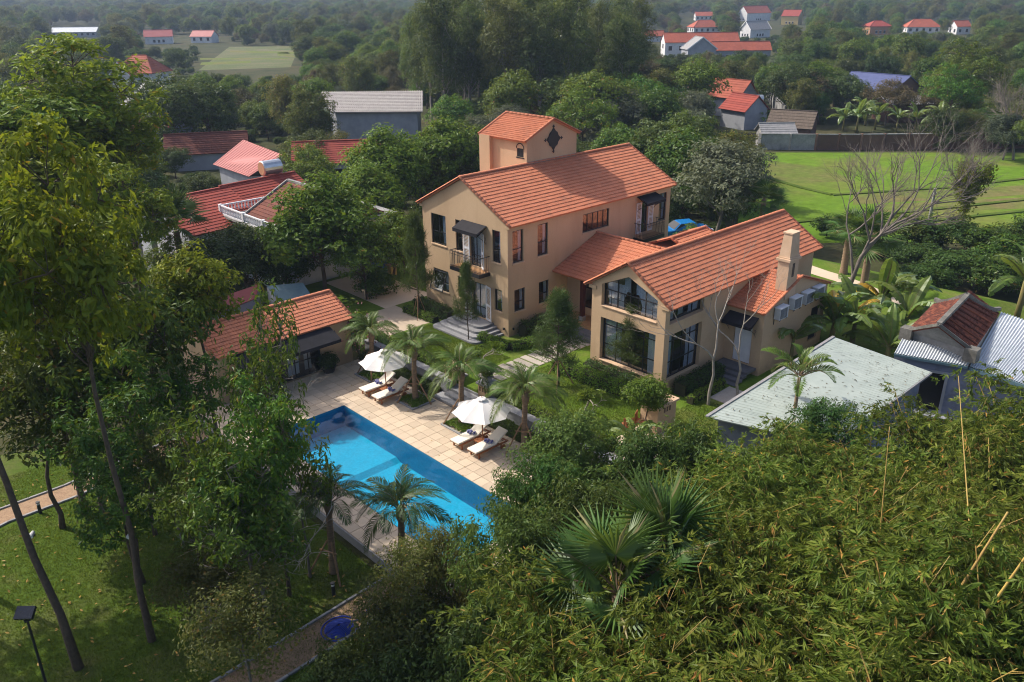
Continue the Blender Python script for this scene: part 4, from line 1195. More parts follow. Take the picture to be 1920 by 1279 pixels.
# four air conditioners on the annex gable
ac = None
for i, (x, z, s, lab) in enumerate(((7.05, 2.55, 1.0, 'pale grey air conditioner on the annex gable, leftmost and nearest the chimney side'), (8.45, 2.75, 1.1, 'boxy grey air conditioner on the annex gable, second from the left'),
                                    (9.75, 2.72, 1.0, 'grey air conditioner on the annex gable, third from the left'), (10.95, 2.72, 1.0, 'grey air conditioner on the annex gable, rightmost of the row'))):
    t = thing('air_conditioner', lab, 'air conditioner', (x, ay0-.03, z), 0, 'air conditioners on the annex gable')
    mb = MB(); mb.box(-.42, -.36, 0, .42, -.02, .62); mb.build('casing', M['acbody'], t)
    mb = MB(); mb.box(-.38, -.363, .04, .30, -.3605, .58); mb.build('front_panel', M['acfront'], t)
    mb = MB()
    for k in range(4): mb.tube([Vector((-.1+(.06+.06*k)*math.cos(a), -.365, .31+(.06+.06*k)*math.sin(a))) for a in np.linspace(0, 2*math.pi, 17)], .007, 3, cap=False)
    mb.build('fan_grille', M['greywall'], t)
    mb = MB(); mb.box(-.44, -.38, .62, .44, 0, .66); mb.build('lid', M['white'], t)
    mb = MB()
    for xx in (-.3, .3): mb.box(xx-.02, -.36, -.05, xx+.02, .03, -.003); mb.box(xx-.02, 0, -.35, xx+.02, .03, -.05)
    mb.build('bracket', M['black'], t)
# ------------------------------------------------------------------ pool and deck
px0, px1, py0, py1 = -15.55, -11.2, -13.4, .60
DX0, DX1, DY0, DY1 = -17.15, -7.35, -14.6, 5.0
deck = put('pool_deck', None); bpy.data.objects.remove(deck)
mb = MB()
for (a, b, c, d) in ((DX0, DY0, px0, DY1), (px1, DY0, DX1, DY1), (px0, DY0, px1, py0), (px0, py1, px1, DY1)): mb.box(a, b, ZG-.2, c, d, ZD-.035)
deck = struct('pool_deck', mb, M['grout'])
mb = MB()   # plinth face of the deck towards the garden
mb.box(DX0-.06, DY0-.06, ZG-.1, DX0-.003, DY1, ZD-.03); mb.build('deck_edge', M['greystone'], deck)
P_ = .555
slab = MB(); slab.box(-.268, -.268, -.03, .268, .268, .0); slab_me = slab.mesh('paving_slab', [M['paver']])
cells = []
nx0 = int(round((DX1-px1)/P_))
def fill(x0, x1, y0, y1):
    nx = max(1, round((x1-x0)/P_)); ny = max(1, round((y1-y0)/P_)); sx, sy = (x1-x0)/nx, (y1-y0)/ny
    for i in range(nx):
        for j in range(ny): cells.append((x0+sx*(i+.5), y0+sy*(j+.5), sx/P_, sy/P_))
fill(px1, DX1, DY0, py1); fill(px1, DX1, py1, DY1); fill(px0, px1, py1, DY1); fill(DX0, px0, py1, DY1); fill(DX0, px0, DY0, py1); fill(px0, px1, DY0, py0)
def key(c):
    seen = (c[0] > px1 and c[1] > -11) or c[1] > .6
    return (0 if seen else 1, math.hypot(c[0]-CAM[0], c[1]-CAM[1]))
cells.sort(key=key)
restb = MB()
for i, (x, y, sx, sy) in enumerate(cells):
    dz = rng.uniform(-.004, .004)
    if i < 300:
        o = put('paving_slab', slab_me, deck, (x, y, ZD+dz)); o.scale = (sx, sy, 1); o.rotation_euler = (0, 0, rng.choice((0, math.pi/2, math.pi)) if abs(sx-sy) < .02 else 0)
    else: restb.box(x-.268*sx, y-.268*sy, ZD-.03, x+.268*sx, y+.268*sy, ZD+dz)
o = restb.build('paving_slabs', M['paver'], deck); o['kind'] = 'stuff'

pool = put('swimming_pool', None); bpy.data.objects.remove(pool)
mb = MB(); zf = ZD-1.35
zf2 = zf+.16
# floor with a slope break, walls
mb.quad((px0, -4.2, zf), (px0, py0, zf), (px1, py0, zf), (px1, -4.2, zf))
mb.quad((px0, py1, zf2), (px0, -3.85, zf2), (px1, -3.85, zf2), (px1, py1, zf2))
mb.quad((px0, -3.85, zf2), (px0, -4.2, zf), (px1, -4.2, zf), (px1, -3.85, zf2))
pool = struct('swimming_pool', mb, M['pooltile'])
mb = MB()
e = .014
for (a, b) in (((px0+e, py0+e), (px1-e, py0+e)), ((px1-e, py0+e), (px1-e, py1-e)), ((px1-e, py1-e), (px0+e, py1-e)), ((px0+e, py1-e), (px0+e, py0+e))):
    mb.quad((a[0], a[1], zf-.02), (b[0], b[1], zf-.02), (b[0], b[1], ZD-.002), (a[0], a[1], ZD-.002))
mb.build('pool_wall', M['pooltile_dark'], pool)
nx, ny = 60, 190
X, Y = np.meshgrid(np.linspace(px0+.016, px1-.016, nx+1), np.linspace(py0+.016, py1-.016, ny+1), indexing='ij')
Z = ZD-.11 + .004*np.sin(X*5.3+Y*2.1)+.004*np.sin(-X*3.1+Y*6.7)
V = np.stack([X, Y, Z], -1).reshape(-1, 3); I = np.arange((nx+1)*(ny+1)).reshape(nx+1, ny+1)
F_ = np.stack([I[:-1, :-1], I[1:, :-1], I[1:, 1:], I[:-1, 1:]], -1).reshape(-1, 4)
o = put('pool_water', np_mesh('pool_water', V, F_, [M['water']], smooth=True)); o['kind'] = 'structure'

# retaining wall of grey stone blocks, with cap
def ret_wall(y0, y1, lab):
    w = thing('retaining_wall', lab, 'wall', (0, 0, 0), 0, 'retaining walls along the deck')
    mb = MB(); mb.box(-6.42, y0+.02, ZG, -6.06, y1-.02, ZL+.02); mb.build('core', M['concrete'], w)
    n = max(1, round((y1-y0)/.55)); l = (y1-y0)/n
    for c in range(2):
        for i in range(n+(c % 2)):
            a = y0+l*(i-.5*(c % 2)); b = a+l; a, b = max(a, y0), min(b, y1)
            if b-a < .08: continue
            mb = MB(); e = rng.uniform(.0, .025); mb.box(-6.46-e, a+.008, ZD+.0+.345*c, -6.421, b-.008, ZD+.335+.345*c); mb.build('stone', M['greystone'], w)
    for i in range(max(1, round((y1-y0)/.8))):
        k = max(1, round((y1-y0)/.8)); a, b = y0+(y1-y0)*i/k, y0+(y1-y0)*(i+1)/k
        mb = MB(); mb.box(-6.52, a+.004, ZL+.022, -6.02, b-.004, ZL+.085); mb.build('cap_stone', M['greystone'], w)
ret_wall(-1.75, 5.6, 'grey stone retaining wall behind the upper pair of loungers'); ret_wall(-16, -4.95, 'grey stone retaining wall running down from the stairs behind the lower umbrella')
# return wall beside the stairs
wt = thing('stair_wall', 'short grey stone cheek wall with brick pillar on the upper side of the deck stairs', 'wall')
mb = MB(); mb.box(-6.52, -2.35, ZG, -5.2, -1.76, ZL+.08); mb.build('block', M['greystone'], wt)
# stairs from deck to lawn
st = thing('garden_stairs', 'grey stone stairs leading from the pool deck up to the lawn', 'stairs')
for i in range(5):
    mb = MB(); x0 = -7.3+.40*i; zt = ZD+.14*(i+1)+.0
    mb.box(x0, -4.9 if i else -5.2, zt-.15, x0+.62 if i < 4 else x0+.5, -2.36 if i else -1.95, zt-.006); mb.build('step', M['greystone'], st)
# planting bed in front of the wall
mb = MB(); mb.box(-7.34, -14.5, ZD-.2, -6.47, 5.2, ZD-.01); struct('planting_bed', mb, M['soil'])
# pillars with orange caps
def pillar(y, lab, pot):
    p = thing('gate_pillar', lab, 'pillar', (-5.95 if not pot else -6.05, y, ZL-.1), 0, 'pillars beside the deck stairs')
    mb = MB(); mb.box(-.34, -.34, -.2, .34, .34, .78); mb.build('shaft', M['stucco'], p)
    mb = MB(); mb.box(-.42, -.42, .78, .42, .42, .88); mb.box(-.38, -.38, .88, .38, .38, .93); mb.build('cap', M['stucco_pale' if not pot else 'greystone'], p)
    mb = MB()
    for k in range(3): mb.box(-.345, -.26+.2*k, .42, -.338, -.14+.2*k, .66)
    mb.build('slot', M['soil'], p)
    return p
pillar(-2.05, 'ochre pillar at the upper left end of the deck stairs', False); pillar(-4.85, 'ochre pillar with grey cap carrying a potted bush, right of the deck stairs', True)
t = thing('potted_bush', 'small round bush in a pot on top of the stair pillar', 'potted plant', (-6.05, -4.85, ZL+.832))
mb = MB(); mb.lathe([(.2, 0), (.3, .25), (.32, .3), (.25, .3)], (0, 0, 0), 12); mb.build('pot', M['greystone'], t)
rs = np.random.RandomState(3); Pn = unit(rs.normal(size=(900, 3))); Pp = Pn*(.42*(.5+.5*rs.rand(900, 1)))*np.array([1, 1, .8])+np.array([0, 0, .6])
V, F_ = leaf_cloud(Pp, unit(Pn+rs.normal(size=(900, 3))*.4), .12, .06, rs); put('foliage', np_mesh('bush_leaves', V, F_, [G['hedge_dark']]), t)
t = thing('potted_shrub', 'round dark shrub in a black pot beside the pool house door', 'potted plant', (*at(617, 697, ZD)[:2], ZD))
mb = MB(); mb.lathe([(.3, 0), (.42, .3), (.45, .42), (.36, .42)], (0, 0, 0), 14); mb.build('pot', M['black'], t)
Pp = Pn*(.62*(.5+.5*rs.rand(900, 1)))*np.array([1, 1, .8])+np.array([0, 0, .72])
V, F_ = leaf_cloud(Pp, unit(Pn+rs.normal(size=(900, 3))*.4), .16, .08, rs); put('foliage', np_mesh('shrub_leaves', V, F_, [G['hedge_dark']]), t)

# ------------------------------------------------------------------ pool house
ph = thing('pool_house', 'low ochre pool house with orange roof and long dark awning behind the pool', 'house')
hx0, hx1, hy0, hy1, hze, hzr = -15.85, -7.69, 5.03, 9.03, ZD+2.82, ZD+3.78
FH = Face((0, hy0, 0), (1, 0, 0), (0, -1, 0))
mb = MB()
wall_grid(mb, FH, hx0, hx1, ZG, hze, [(-14.6, -9.72, ZD+.02, ZD+2.1)], .2)
mb.quad((hx0, hy0, ZG), (hx0, hy1, ZG), (hx0, hy1, hze), (hx0, hy0, hze)); mb.quad((hx1, hy0, ZG), (hx1, hy1, ZG), (hx1, hy1, hze), (hx1, hy0, hze))
mb.quad((hx0, hy1, ZG), (hx1, hy1, ZG), (hx1, hy1, hze), (hx0, hy1, hze))
for xx in (hx0, hx1): mb.quad((xx, hy0, hze), (xx, hy1, hze), (xx, (hy0+hy1)/2, hzr-.08))
mb.build('wall', M['stucco'], ph)
mb = MB(); mb.box(hx0+.2, hy0+.3, ZD-.1, hx1-.2, hy1-.2, ZD+.01); mb.box(hx0+.2, hy0+1.9, ZD, hx1-.2, hy0+2.0, hze); mb.build('floor', M['dark_in'], ph)
window(ph, FH, -14.6, -9.72, ZD+.03, ZD+2.1, us=(.16, .33, .5, .67, .84), depth=.12, fw=.08, name='glazed_door', zs=(.45,))
drape(ph, FH, -11.6, -10.9, ZD+.1, ZD+2, .5, M['curtain'], 4)
mb = MB(); mb.box(-10.55, hy0+.45, ZD+.2, -10.15, hy0+.5, ZD+1.7); mb.build('towel_rail', M['white'], ph)
awning(FH, -15.0, -9.15, ZD+2.72, ZD+2.2, 1.35, ph)
mb = MB(); mb.lathe([(.03, 0), (.12, -.02), (.02, .1)], (-8.75, hy0-.16, ZD+1.95), 8); mb.bar((-8.75, hy0-.003, ZD+2.2), (-8.75, hy0-.16, ZD+2.05), .03); mb.build('wall_lamp', M['black'], ph)
PT = []
R_ph = gable_roof('roof', hx0-.05, hx1+.05, (hy0+hy1)/2, (hy1-hy0)/2, hze+.04, hzr, .3, T30, .30, .25, ph, PT, M['tile'])
tiles_done(PT, 300, M['tile'])

# ------------------------------------------------------------------ loungers and umbrellas
def make_lounger(lab, loc, rz):
    t = thing('sun_lounger', lab, 'sun lounger', loc, rz, 'sun loungers on the pool deck')
    mb = MB()
    for y in (-.32, .32): mb.box(0, y-.03, .26, 1.95, y+.03, .33)
    for x in (.05, .9, 1.4, 1.9): mb.box(x-.03, -.29, .265, x+.03, .29, .32)
    mb.build('frame', M['teak'], t)
    for x in (.18, 1.55):
        for y in (-.29, .29): mb = MB(); mb.box(x-.035, y-.03, 0, x+.035, y+.03, .258); mb.build('leg', M['teak'], t)
    for y in (-.37, .37):
        mb = MB(); mb.tube([(1.62, y-.02, .12), (1.62, y+.02, .12)], .12, 12); mb.build('wheel', M['teak'], t)
    mb = MB()
    for y in (-.2, .2): mb.bar((1.25, y, .35), (1.93, y, .72), .04); mb.bar((1.55, y, .52), (1.75, y, .3), .03)
    mb.build('back_frame', M['teak'], t)
    def pad(pts, name):
        mb = MB(); poly = [(x, -.31, z) for x, z in pts]; mb.prism(poly, (0, .62, 0)); o = mb.build(name, M['cushion'], t)
        bv = o.modifiers.new('bevel', 'BEVEL'); bv.width = .018; bv.segments = 2; return o
    pad([(-.03, .335), (1.22, .335), (1.22, .42), (-.03, .42)], 'seat_cushion')
    pad([(1.225, .34), (1.98, .76), (1.94, .84), (1.19, .425)], 'back_cushion')
    return t
def lounger_at(lab, pxa, pxb):
    a = at(*pxa, ZD+.38); b = at(*pxb, ZD+.38); m_ = (a+b)/2
    return make_lounger(lab, (m_.x, m_.y, ZD), rng.uniform(-.02, .02)), m_
LG = []
for lab, a, b in (('teak lounger with cream cushion under the upper umbrella, nearest the pool house', (672.5, 727), (687, 735)), ('teak lounger with cream cushion under the upper umbrella, right one of the pair', (695, 740), (712, 749.5)),
                  ('teak lounger with cream cushion under the lower umbrella, left one of the pair', (844.5, 824), (861, 832.5)), ('teak lounger with cream cushion under the lower umbrella, nearest the big dark tree', (877, 841), (893, 850))):
    LG.append(lounger_at(lab, a, b))
for i, (lg, m_) in enumerate(LG):
    names = ('upper left', 'upper right', 'lower left', 'lower right')
    t = thing('folded_towels', 'bundle of blue and white patterned towels on the %s lounger' % names[i], 'towels', (m_.x+1.02, m_.y+rng.uniform(-.03, .03), ZD+.42), rng.uniform(-.3, .3), 'towel bundles on the loungers')
    for k in range(3):
        mb = MB(); y = (k-1)*.17; x = .03*(-1)**k
        mb.tube([(x-.12, y-.02, .055), (x, y, .07), (x+.12, y+.03, .055)], [.04, .06, .04], 7); mb.build('towel', M['towel_blue'], t, True)
    mb = MB(); mb.tube([(-.05, -.2, .12), (.02, 0, .15), (.0, .2, .12)], [.02, .05, .02], 6); mb.build('towel', M['towel_blue'], t, True)
for i in (0, 2):
    a, b = LG[i][1], LG[i+1][1]; c = (a+b)/2
    t = thing('side_table', 'small teak table between the two loungers under the %s umbrella' % ('upper' if i == 0 else 'lower'), 'side table', (c.x+1.0, c.y, ZD), 0, 'teak side tables')
    mb = MB(); mb.box(-.22, -.19, .3, .22, .19, .33); mb.build('table_top', M['teak'], t)
    for x in (-.18, .18):
        for y in (-.15, .15): mb = MB(); mb.box(x-.02, y-.02, 0, x+.02, y+.02, .298); mb.build('leg', M['teak'], t)

def umbrella(lab, top, Rr=1.42):
    p = at(*top, ZD+2.62)
    t = thing('patio_umbrella', lab, 'umbrella', (p.x, p.y, ZD), math.pi/8*.4, 'white umbrellas on the pool deck')
    mb = MB(); mb.lathe([(.32, 0), (.32, .06), (.08, .1), (.03, .12)], (0, 0, 0), 16); mb.build('base', M['greystone'], t)
    mb = MB(); mb.tube([(0, 0, .1), (0, 0, 2.55)], .028, 8); mb.build('pole', M['teak'], t)
    mb = MB(); mb.tube([(0, 0, 2.58), (0, 0, 2.68)], [.05, .02], 8); mb.build('finial', M['teak'], t)
    for k in range(8):
        a0, a1 = 2*math.pi*k/8, 2*math.pi*(k+1)/8
        mb = MB(); vs = []; nr, na = 6, 5
        for i in range(nr+1):
            f = i/nr; r = .10+(Rr-.10)*f; z = 2.55-.58*f**1.12
            for j in range(na+1):
                g = j/na; a = a0+(a1-a0)*g
                chord = math.cos(math.pi/8)/math.cos(a-(a0+a1)/2); s = .965*chord+.035 if False else chord
                sagz = -.05*math.sin(math.pi*g)*f; rr = r*s*(1-.05*math.sin(math.pi*g)*f**3)
                vs.append((rr*math.cos(a), rr*math.sin(a), z+sagz))
        fs = [(i*(na+1)+j, (i+1)*(na+1)+j, (i+1)*(na+1)+j+1, i*(na+1)+j+1) for i in range(nr) for j in range(na)]
        mb.add(vs, fs); mb.build('canopy_panel', M['canvas'], t, True)
        mb = MB(); mb.bar((math.cos(a0)*.05, math.sin(a0)*.05, 2.52), (math.cos(a0)*Rr*.97*math.cos(math.pi/8)/math.cos(math.pi/8), math.sin(a0)*Rr*.97, 1.95), .018); mb.build('rib', M['teak'], t)
    mb = MB(); mb.lathe([(.0, 2.66), (.2, 2.60), (.24, 2.565)], (0, 0, 0), 8); mb.build('vent_cap', M['canvas'], t)
    return t
umbrella('white octagonal umbrella over the upper pair of loungers', (719, 656), 1.35); umbrella('white octagonal umbrella over the lower pair of loungers', (903, 746), 1.40)

# ------------------------------------------------------------------ stepping stones, paths
sp = put('stepping_path', None); bpy.data.objects.remove(sp)
mb = MB(); mb.quad((-5.2, -4.3, ZL+.004), (2.9, -4.3, ZL+.004), (2.9, -2.4, ZL+.004), (-5.2, -2.4, ZL+.004)); sp = struct('stepping_path', mb, M['lawn'])
for i in range(14):
    x = -4.95+i*.56
    mb = MB(); mb.box(x, -4.15+rng.uniform(-.05, .05), ZL-.05, x+.44, -2.6+rng.uniform(-.05, .05), ZL+.035); mb.build('stepping_stone', M['stepstone'], sp)
mb = MB()   # paved strip past the left front of the villa
for (a, b, c, d) in ((-5.0, 5.2, -1.6, 9.2), (-2.4, 9.2, 1.5, 16.5)): mb.quad((a, b, ZL+.006), (c, b, ZL+.006), (c, d, ZL+.006), (a, d, ZL+.006))
struct('paved_yard', mb, M['paver'])
def ribbon(name, pts, w, z, m, kerb=None):
    mb = MB(); L_ = []; R_ = []
    for i, p in enumerate(pts):
        a = Vector(pts[max(0, i-1)]); b = Vector(pts[min(len(pts)-1, i+1)]); d = (b-a); d.normalize(); s = Vector((-d.y, d.x))
        L_.append((p[0]+s.x*w/2, p[1]+s.y*w/2, z)); R_.append((p[0]-s.x*w/2, p[1]-s.y*w/2, z))
    for i in range(len(pts)-1): mb.quad(R_[i], R_[i+1], L_[i+1], L_[i])
    o = struct(name, mb, M[m])
    if kerb:
        for side in (L_, R_):
            for a, b in zip(side[:-1], side[1:]):
                n = max(1, int((Vector(b)-Vector(a)).length/.6))
                for k in range(n):
                    p, q = Vector(a).lerp(Vector(b), k/n), Vector(a).lerp(Vector(b), (k+.97)/n); kb = MB(); kb.bar(p, q, .09, .12); kb.build('kerb_stone', M[kerb], o)
    return o
ribbon('gravel_path', [(-34, .6), (-26.8, 2.7), (-24.0, 2.72), (-20.8, 3.2), (-17.3, 3.6)], 1.3, ZG+.004, 'gravel', 'greystone')
lp = [at(300, 1380, ZG), at(395, 1320, ZG), at(480, 1268, ZG), at(590, 1200, ZG), at(700, 1130, ZG), at(830, 1050, ZG)]
ribbon('gravel_path', [(p.x, p.y) for p in lp], 1.5, ZG+.006, 'gravel', 'greystone')
pr = [at(1500, 498, ZL), at(1540, 512, ZL), at(1580, 524, ZL), at(1620, 540, ZL), at(1655, 556, ZL), at(1700, 580, ZL)]
ribbon('garden_path', [(p.x, p.y) for p in pr], 1.5, ZL+.006, 'paver')
mb = MB(); mb.box(1.8, -14.4, ZL-.05, 3.6, -12.9, ZL+.03); struct('paved_landing', mb, M['stepstone'])

# ------------------------------------------------------------------ hedges and planting round the villa
hedge('hedge', 'low bright hedge along the top of the retaining wall left of the stairs', 'hedge', [(-5.75, -1.4, ZL), (-5.7, 5.6, ZL)], .6, .5, G['hedge'], seed=2, dens=380)
hedge('hedge', 'low bright hedge along the top of the retaining wall right of the stairs', 'hedge', [(-5.7, -5.4, ZL), (-5.7, -13, ZL)], .6, .5, G['hedge'], seed=3, dens=380)
hedge('hedge', 'bright hedge between the lawn and the glazed gable', 'hedge', [(-1.2, -5.0, ZL), (-1.0, -11.2, ZL)], .9, .75, G['hedge'], seed=4, dens=380)
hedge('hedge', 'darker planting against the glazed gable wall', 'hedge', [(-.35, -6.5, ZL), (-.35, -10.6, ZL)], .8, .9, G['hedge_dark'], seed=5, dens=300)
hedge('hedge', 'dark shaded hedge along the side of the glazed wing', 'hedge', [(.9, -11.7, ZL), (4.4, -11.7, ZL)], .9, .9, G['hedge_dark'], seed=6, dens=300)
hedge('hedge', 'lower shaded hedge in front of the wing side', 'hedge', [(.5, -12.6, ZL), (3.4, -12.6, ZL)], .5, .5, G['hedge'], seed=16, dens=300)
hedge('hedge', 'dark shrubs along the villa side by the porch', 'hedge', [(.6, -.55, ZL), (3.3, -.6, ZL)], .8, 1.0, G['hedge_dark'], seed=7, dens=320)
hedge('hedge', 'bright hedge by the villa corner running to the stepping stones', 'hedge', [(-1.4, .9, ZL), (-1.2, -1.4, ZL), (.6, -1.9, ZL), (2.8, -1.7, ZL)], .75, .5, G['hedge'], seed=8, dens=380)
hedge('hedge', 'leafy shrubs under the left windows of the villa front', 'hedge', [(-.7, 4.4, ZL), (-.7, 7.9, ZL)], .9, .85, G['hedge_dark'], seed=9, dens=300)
hedge('hedge', 'low hedge edging the paved yard beside the front steps', 'hedge', [(-1.6, 4.9, ZL), (-1.7, 7.9, ZL)], .6, .5, G['hedge'], seed=10, dens=360)
hedge('ground_cover', 'low leafy ground cover in the bed between deck and wall, upper stretch', 'ground cover', [(-6.9, -1.7, ZD), (-6.9, 5.1, ZD)], .8, .38, G['weed'], core=False, kind='stuff', seed=11, dens=520, L=.13)
hedge('ground_cover', 'low leafy ground cover in the bed between deck and wall, lower stretch', 'ground cover', [(-6.9, -5.3, ZD), (-6.9, -14, ZD)], .8, .38, G['weed'], core=False, kind='stuff', seed=12, dens=520, L=.13)

# ------------------------------------------------------------------ small things
t = thing('floodlight_pole', 'black solar floodlight on a slim pole in the lower left lawn', 'lamp', (*at(92, 1300, ZG)[:2], ZG))
mb = MB(); mb.tube([(0, 0, 0), (0, 0, 3.0)], [.045, .035], 8); mb.build('pole', M['black'], t)
mb = MB(); mb.obox((0, 0, 3.18), (.20, -.18, 0), (.11, .12, .10), (-.02, -.02, .05)); mb.build('lamp_head', M['panel'], t)
mb = MB(); mb.box(-.09, -.09, 2.9, .09, .09, 3.05); mb.build('bracket', M['black'], t)
for (x, y, lab) in ((76, 962, 'small black bollard light beside the upper gravel path'), (626, 1116, 'small black bollard light near the lower gravel path')):
    t = thing('bollard_light', lab, 'bollard light', (*at(x, y, ZG)[:2], ZG), 0, 'bollard lights in the garden')
    mb = MB(); mb.lathe([(.07, 0), (.07, .42)], (0, 0, 0), 10); mb.build('post', M['black'], t)
    mb = MB(); mb.lathe([(.06, .423), (.06, .52)], (0, 0, 0), 10); mb.build('diffuser', M['lampwhite'], t)
    mb = MB(); mb.lathe([(.09, .523), (.08, .56)], (0, 0, 0), 10); mb.build('cap', M['black'], t)
hp = at(636, 1180, ZG)
t = thing('garden_hose', 'coiled blue garden hose lying on the lower gravel path', 'hose', (hp.x, hp.y, ZG+.02))
mb = MB()
for k in range(9):
    r = .46-.048*k
    mb.tube([(r*math.cos(a)*1.05, r*math.sin(a), .02+.018*k) for a in np.linspace(0, 2*math.pi, 25)], .028, 5, cap=False)
mb.tube([(.62*math.cos(a), .58*math.sin(a), .02) for a in np.linspace(.3, 5.8, 25)], .024, 5); mb.build('coil', M['hose'], t)
mb = MB(); mb.tube([(.5, 0, .02), (.9, -.2, .02), (1.2, .1, .02), (1.5, 0, .03), (1.55, -.3, .03)], .022, 5); mb.build('loose_end', M['hose'], t)
t = thing('hose_tap', 'black standpipe tap beside the coiled blue hose', 'tap', (hp.x+.75, hp.y-.45, ZG))
mb = MB(); mb.box(-.06, -.06, 0, .06, .06, .55); mb.tube([(0, 0, .45), (-.18, 0, .45), (-.2, 0, .36)], .025, 6); mb.build('standpipe', M['black'], t)
# barbecue hearth on the right terrace
bq = at(1232, 800, ZL)
t = thing('barbecue_hearth', 'ochre masonry hearth with slotted side on the small terrace', 'hearth', (bq.x, bq.y, ZL))
mb = MB(); mb.box(-.7, -.5, 0, .7, .5, 1.35); mb.build('body', M['stucco'], t)
mb = MB(); mb.box(-.8, -.6, 1.35, .8, .6, 1.45); mb.build('slab', M['stucco_pale'], t)
mb = MB()
for k in range(3): mb.box(-.25+.2*k, -.51, 1.0, -.13+.2*k, -.498, 1.25)
mb.build('slot', M['soil'], t)
tp = at(1222, 830, ZL)
mb = MB(); mb.box(tp.x-2.4, tp.y-1.2, ZL-.1, tp.x+1.2, tp.y+1.4, ZL+.03); struct('terrace', mb, M['paver'])
cpos = at(1200, 806, ZL)
for k, (dx, dy, r, lab) in enumerate(((0, 0, .4, 'wooden garden chair on the small terrace by the hearth'), (-.7, .2, 2.4, 'wooden garden chair on the terrace, further from the hearth'))):
    t = thing('garden_chair', lab, 'chair', (cpos.x+dx, cpos.y+dy, ZL+.03), r, 'chairs on the small terrace')
    mb = MB(); mb.box(-.24, -.24, .4, .24, .24, .45); mb.build('seat', M['teak'], t)
    mb = MB()
    for i in range(4): mb.box(-.24+.125*i, .2, .45, -.14+.125*i, .24, .9)
    mb.build('backrest', M['teak'], t)
    for x in (-.2, .2):
        for y in (-.2, .2): mb = MB(); mb.box(x-.025, y-.025, 0, x+.025, y+.025, .398); mb.build('leg', M['teak'], t)
# blue car behind the villa
c = at(1284, 446, ZL)
t = thing('parked_car', 'bright blue car parked behind the villa roof corner', 'car', (c.x, c.y, ZL), -.55)
prof = [(-2.1, .35), (-2.12, .75), (-1.95, .9), (-1.35, .95), (-.75, 1.42), (.55, 1.45), (1.2, 1.0), (1.95, .88), (2.12, .7), (2.1, .35)]
mb = MB(); n = len(prof)
vs = [(x, s*(.86 if z < 1.2 else .66), z) for s in (-1, 1) for x, z in prof]
mb.add(vs, [tuple(range(n-1, -1, -1)), tuple(range(n, 2*n))] + [(i, (i+1) % n, n+(i+1) % n, n+i) for i in range(n)])
o = mb.build('body', M['carblue'], t); o.modifiers.new('bevel', 'BEVEL').width = .05
mb = MB()
for s in (-1, 1): mb.quad((-1.2, s*.845, .98), (-.72, s*.68, 1.37), (.52, s*.68, 1.39), (1.08, s*.845, 1.0))
mb.quad((-1.33, -.75, .985), (-1.33, .75, .985), (-.8, .62, 1.40), (-.8, -.62, 1.40)); mb.quad((1.17, -.75, 1.04), (1.17, .75, 1.04), (.62, .62, 1.43), (.62, -.62, 1.43))
o = mb.build('windows', M['frame'], t); o.location = (0, 0, .012)
for x in (-1.35, 1.35):
    for s in (-1, 1):
        mb = MB(); mb.tube([(x, s*.72, .33), (x, s*.9, .33)], .33, 16); w_ = mb.build('wheel', M['rubber'], t)
        mb = MB(); mb.tube([(x, s*.895, .33), (x, s*.91, .33)], .2, 12); mb.build('rim', M['steel'], w_)
for s in (-1, 1):
    mb = MB(); mb.box(2.06, s*.6-.18, .68, 2.13, s*.6+.18, .8); mb.build('headlight', M['white'], t)
# utility pole in the field
p = at(1741, 420, ZG)
t = thing('utility_pole', 'short concrete utility pole with crossarm in the green field', 'pole', (p.x, p.y, ZG))
mb = MB(); mb.tube([(0, 0, 0), (0, 0, 3.3)], [.16, .12], 8); mb.build('pole', M['concrete'], t)
mb = MB(); mb.box(-.5, -.05, 2.7, .5, .05, 2.82); mb.build('crossarm', M['concrete'], t)
# ------------------------------------------------------------------ neighbouring buildings on the right
def corrug(mb, a, b, c, d, n, amp=.03, mi=0, rows=1):
    """corrugated sheet: ridges run from edge a-b to edge d-c, n waves along a-b"""
    a, b, c, d = map(Vector, (a, b, c, d)); nn = (b-a).cross(d-a).normalized(); nn = nn if nn.z > 0 else -nn
    k = n*4; vs = []
    for i in range(k+1):
        t = i/k; h = amp*math.sin(2*math.pi*i/4)
        vs += [a.lerp(b, t)+nn*h, d.lerp(c, t)+nn*h]
    mb.add(vs, [(2*i, 2*i+2, 2*i+3, 2*i+1) for i in range(k)])

def walls_under(mb, pts, z0, mi=0, drop=.05):
    for p, q in zip(pts, pts[1:]+pts[:1]):
        mb.quad((p[0], p[1], z0), (q[0], q[1], z0), (q[0], q[1], q[2]-drop), (p[0], p[1], p[2]-drop), mi=mi)

t = thing('metal_roof_shed', 'long low shed with a flat pale green metal sheet roof right of the villa', 'shed')
z1, z2 = 2.55, 2.05
A, B, C_, D_ = at(1563, 632, z1), at(1746, 698, z2+.15), at(1560, 835, z2-.05), at(1325, 782, z2+.1)
A_s, B_s, C_s, D_s = A.copy(), B.copy(), C_.copy(), D_.copy()
n_s = 9
rf = MB(); sheet(rf, D_, C_, B, A, .04); rb = rf.build('roof', M['sheet'], t)
for i in range(n_s):
    f0, f1 = i/n_s, (i+1)/n_s
    p0, p1, q1, q0 = A.lerp(D_, f0), A.lerp(D_, f1), B.lerp(C_, f1), B.lerp(C_, f0)
    up = Vector((0, 0, .012)); mb = MB(); g = (p1-p0)*.006
    sheet(mb, p1-g+up, q1-g+up, q0+g+up, p0+g+up, .008)
    for k in range(5):
        f = (k+.5)/5; mb.bar(p0.lerp(p1, f)+up*1.2, q0.lerp(q1, f)+up*1.2, .03, .012)
    mb.build('roof_sheet', M['sheet'], rb)
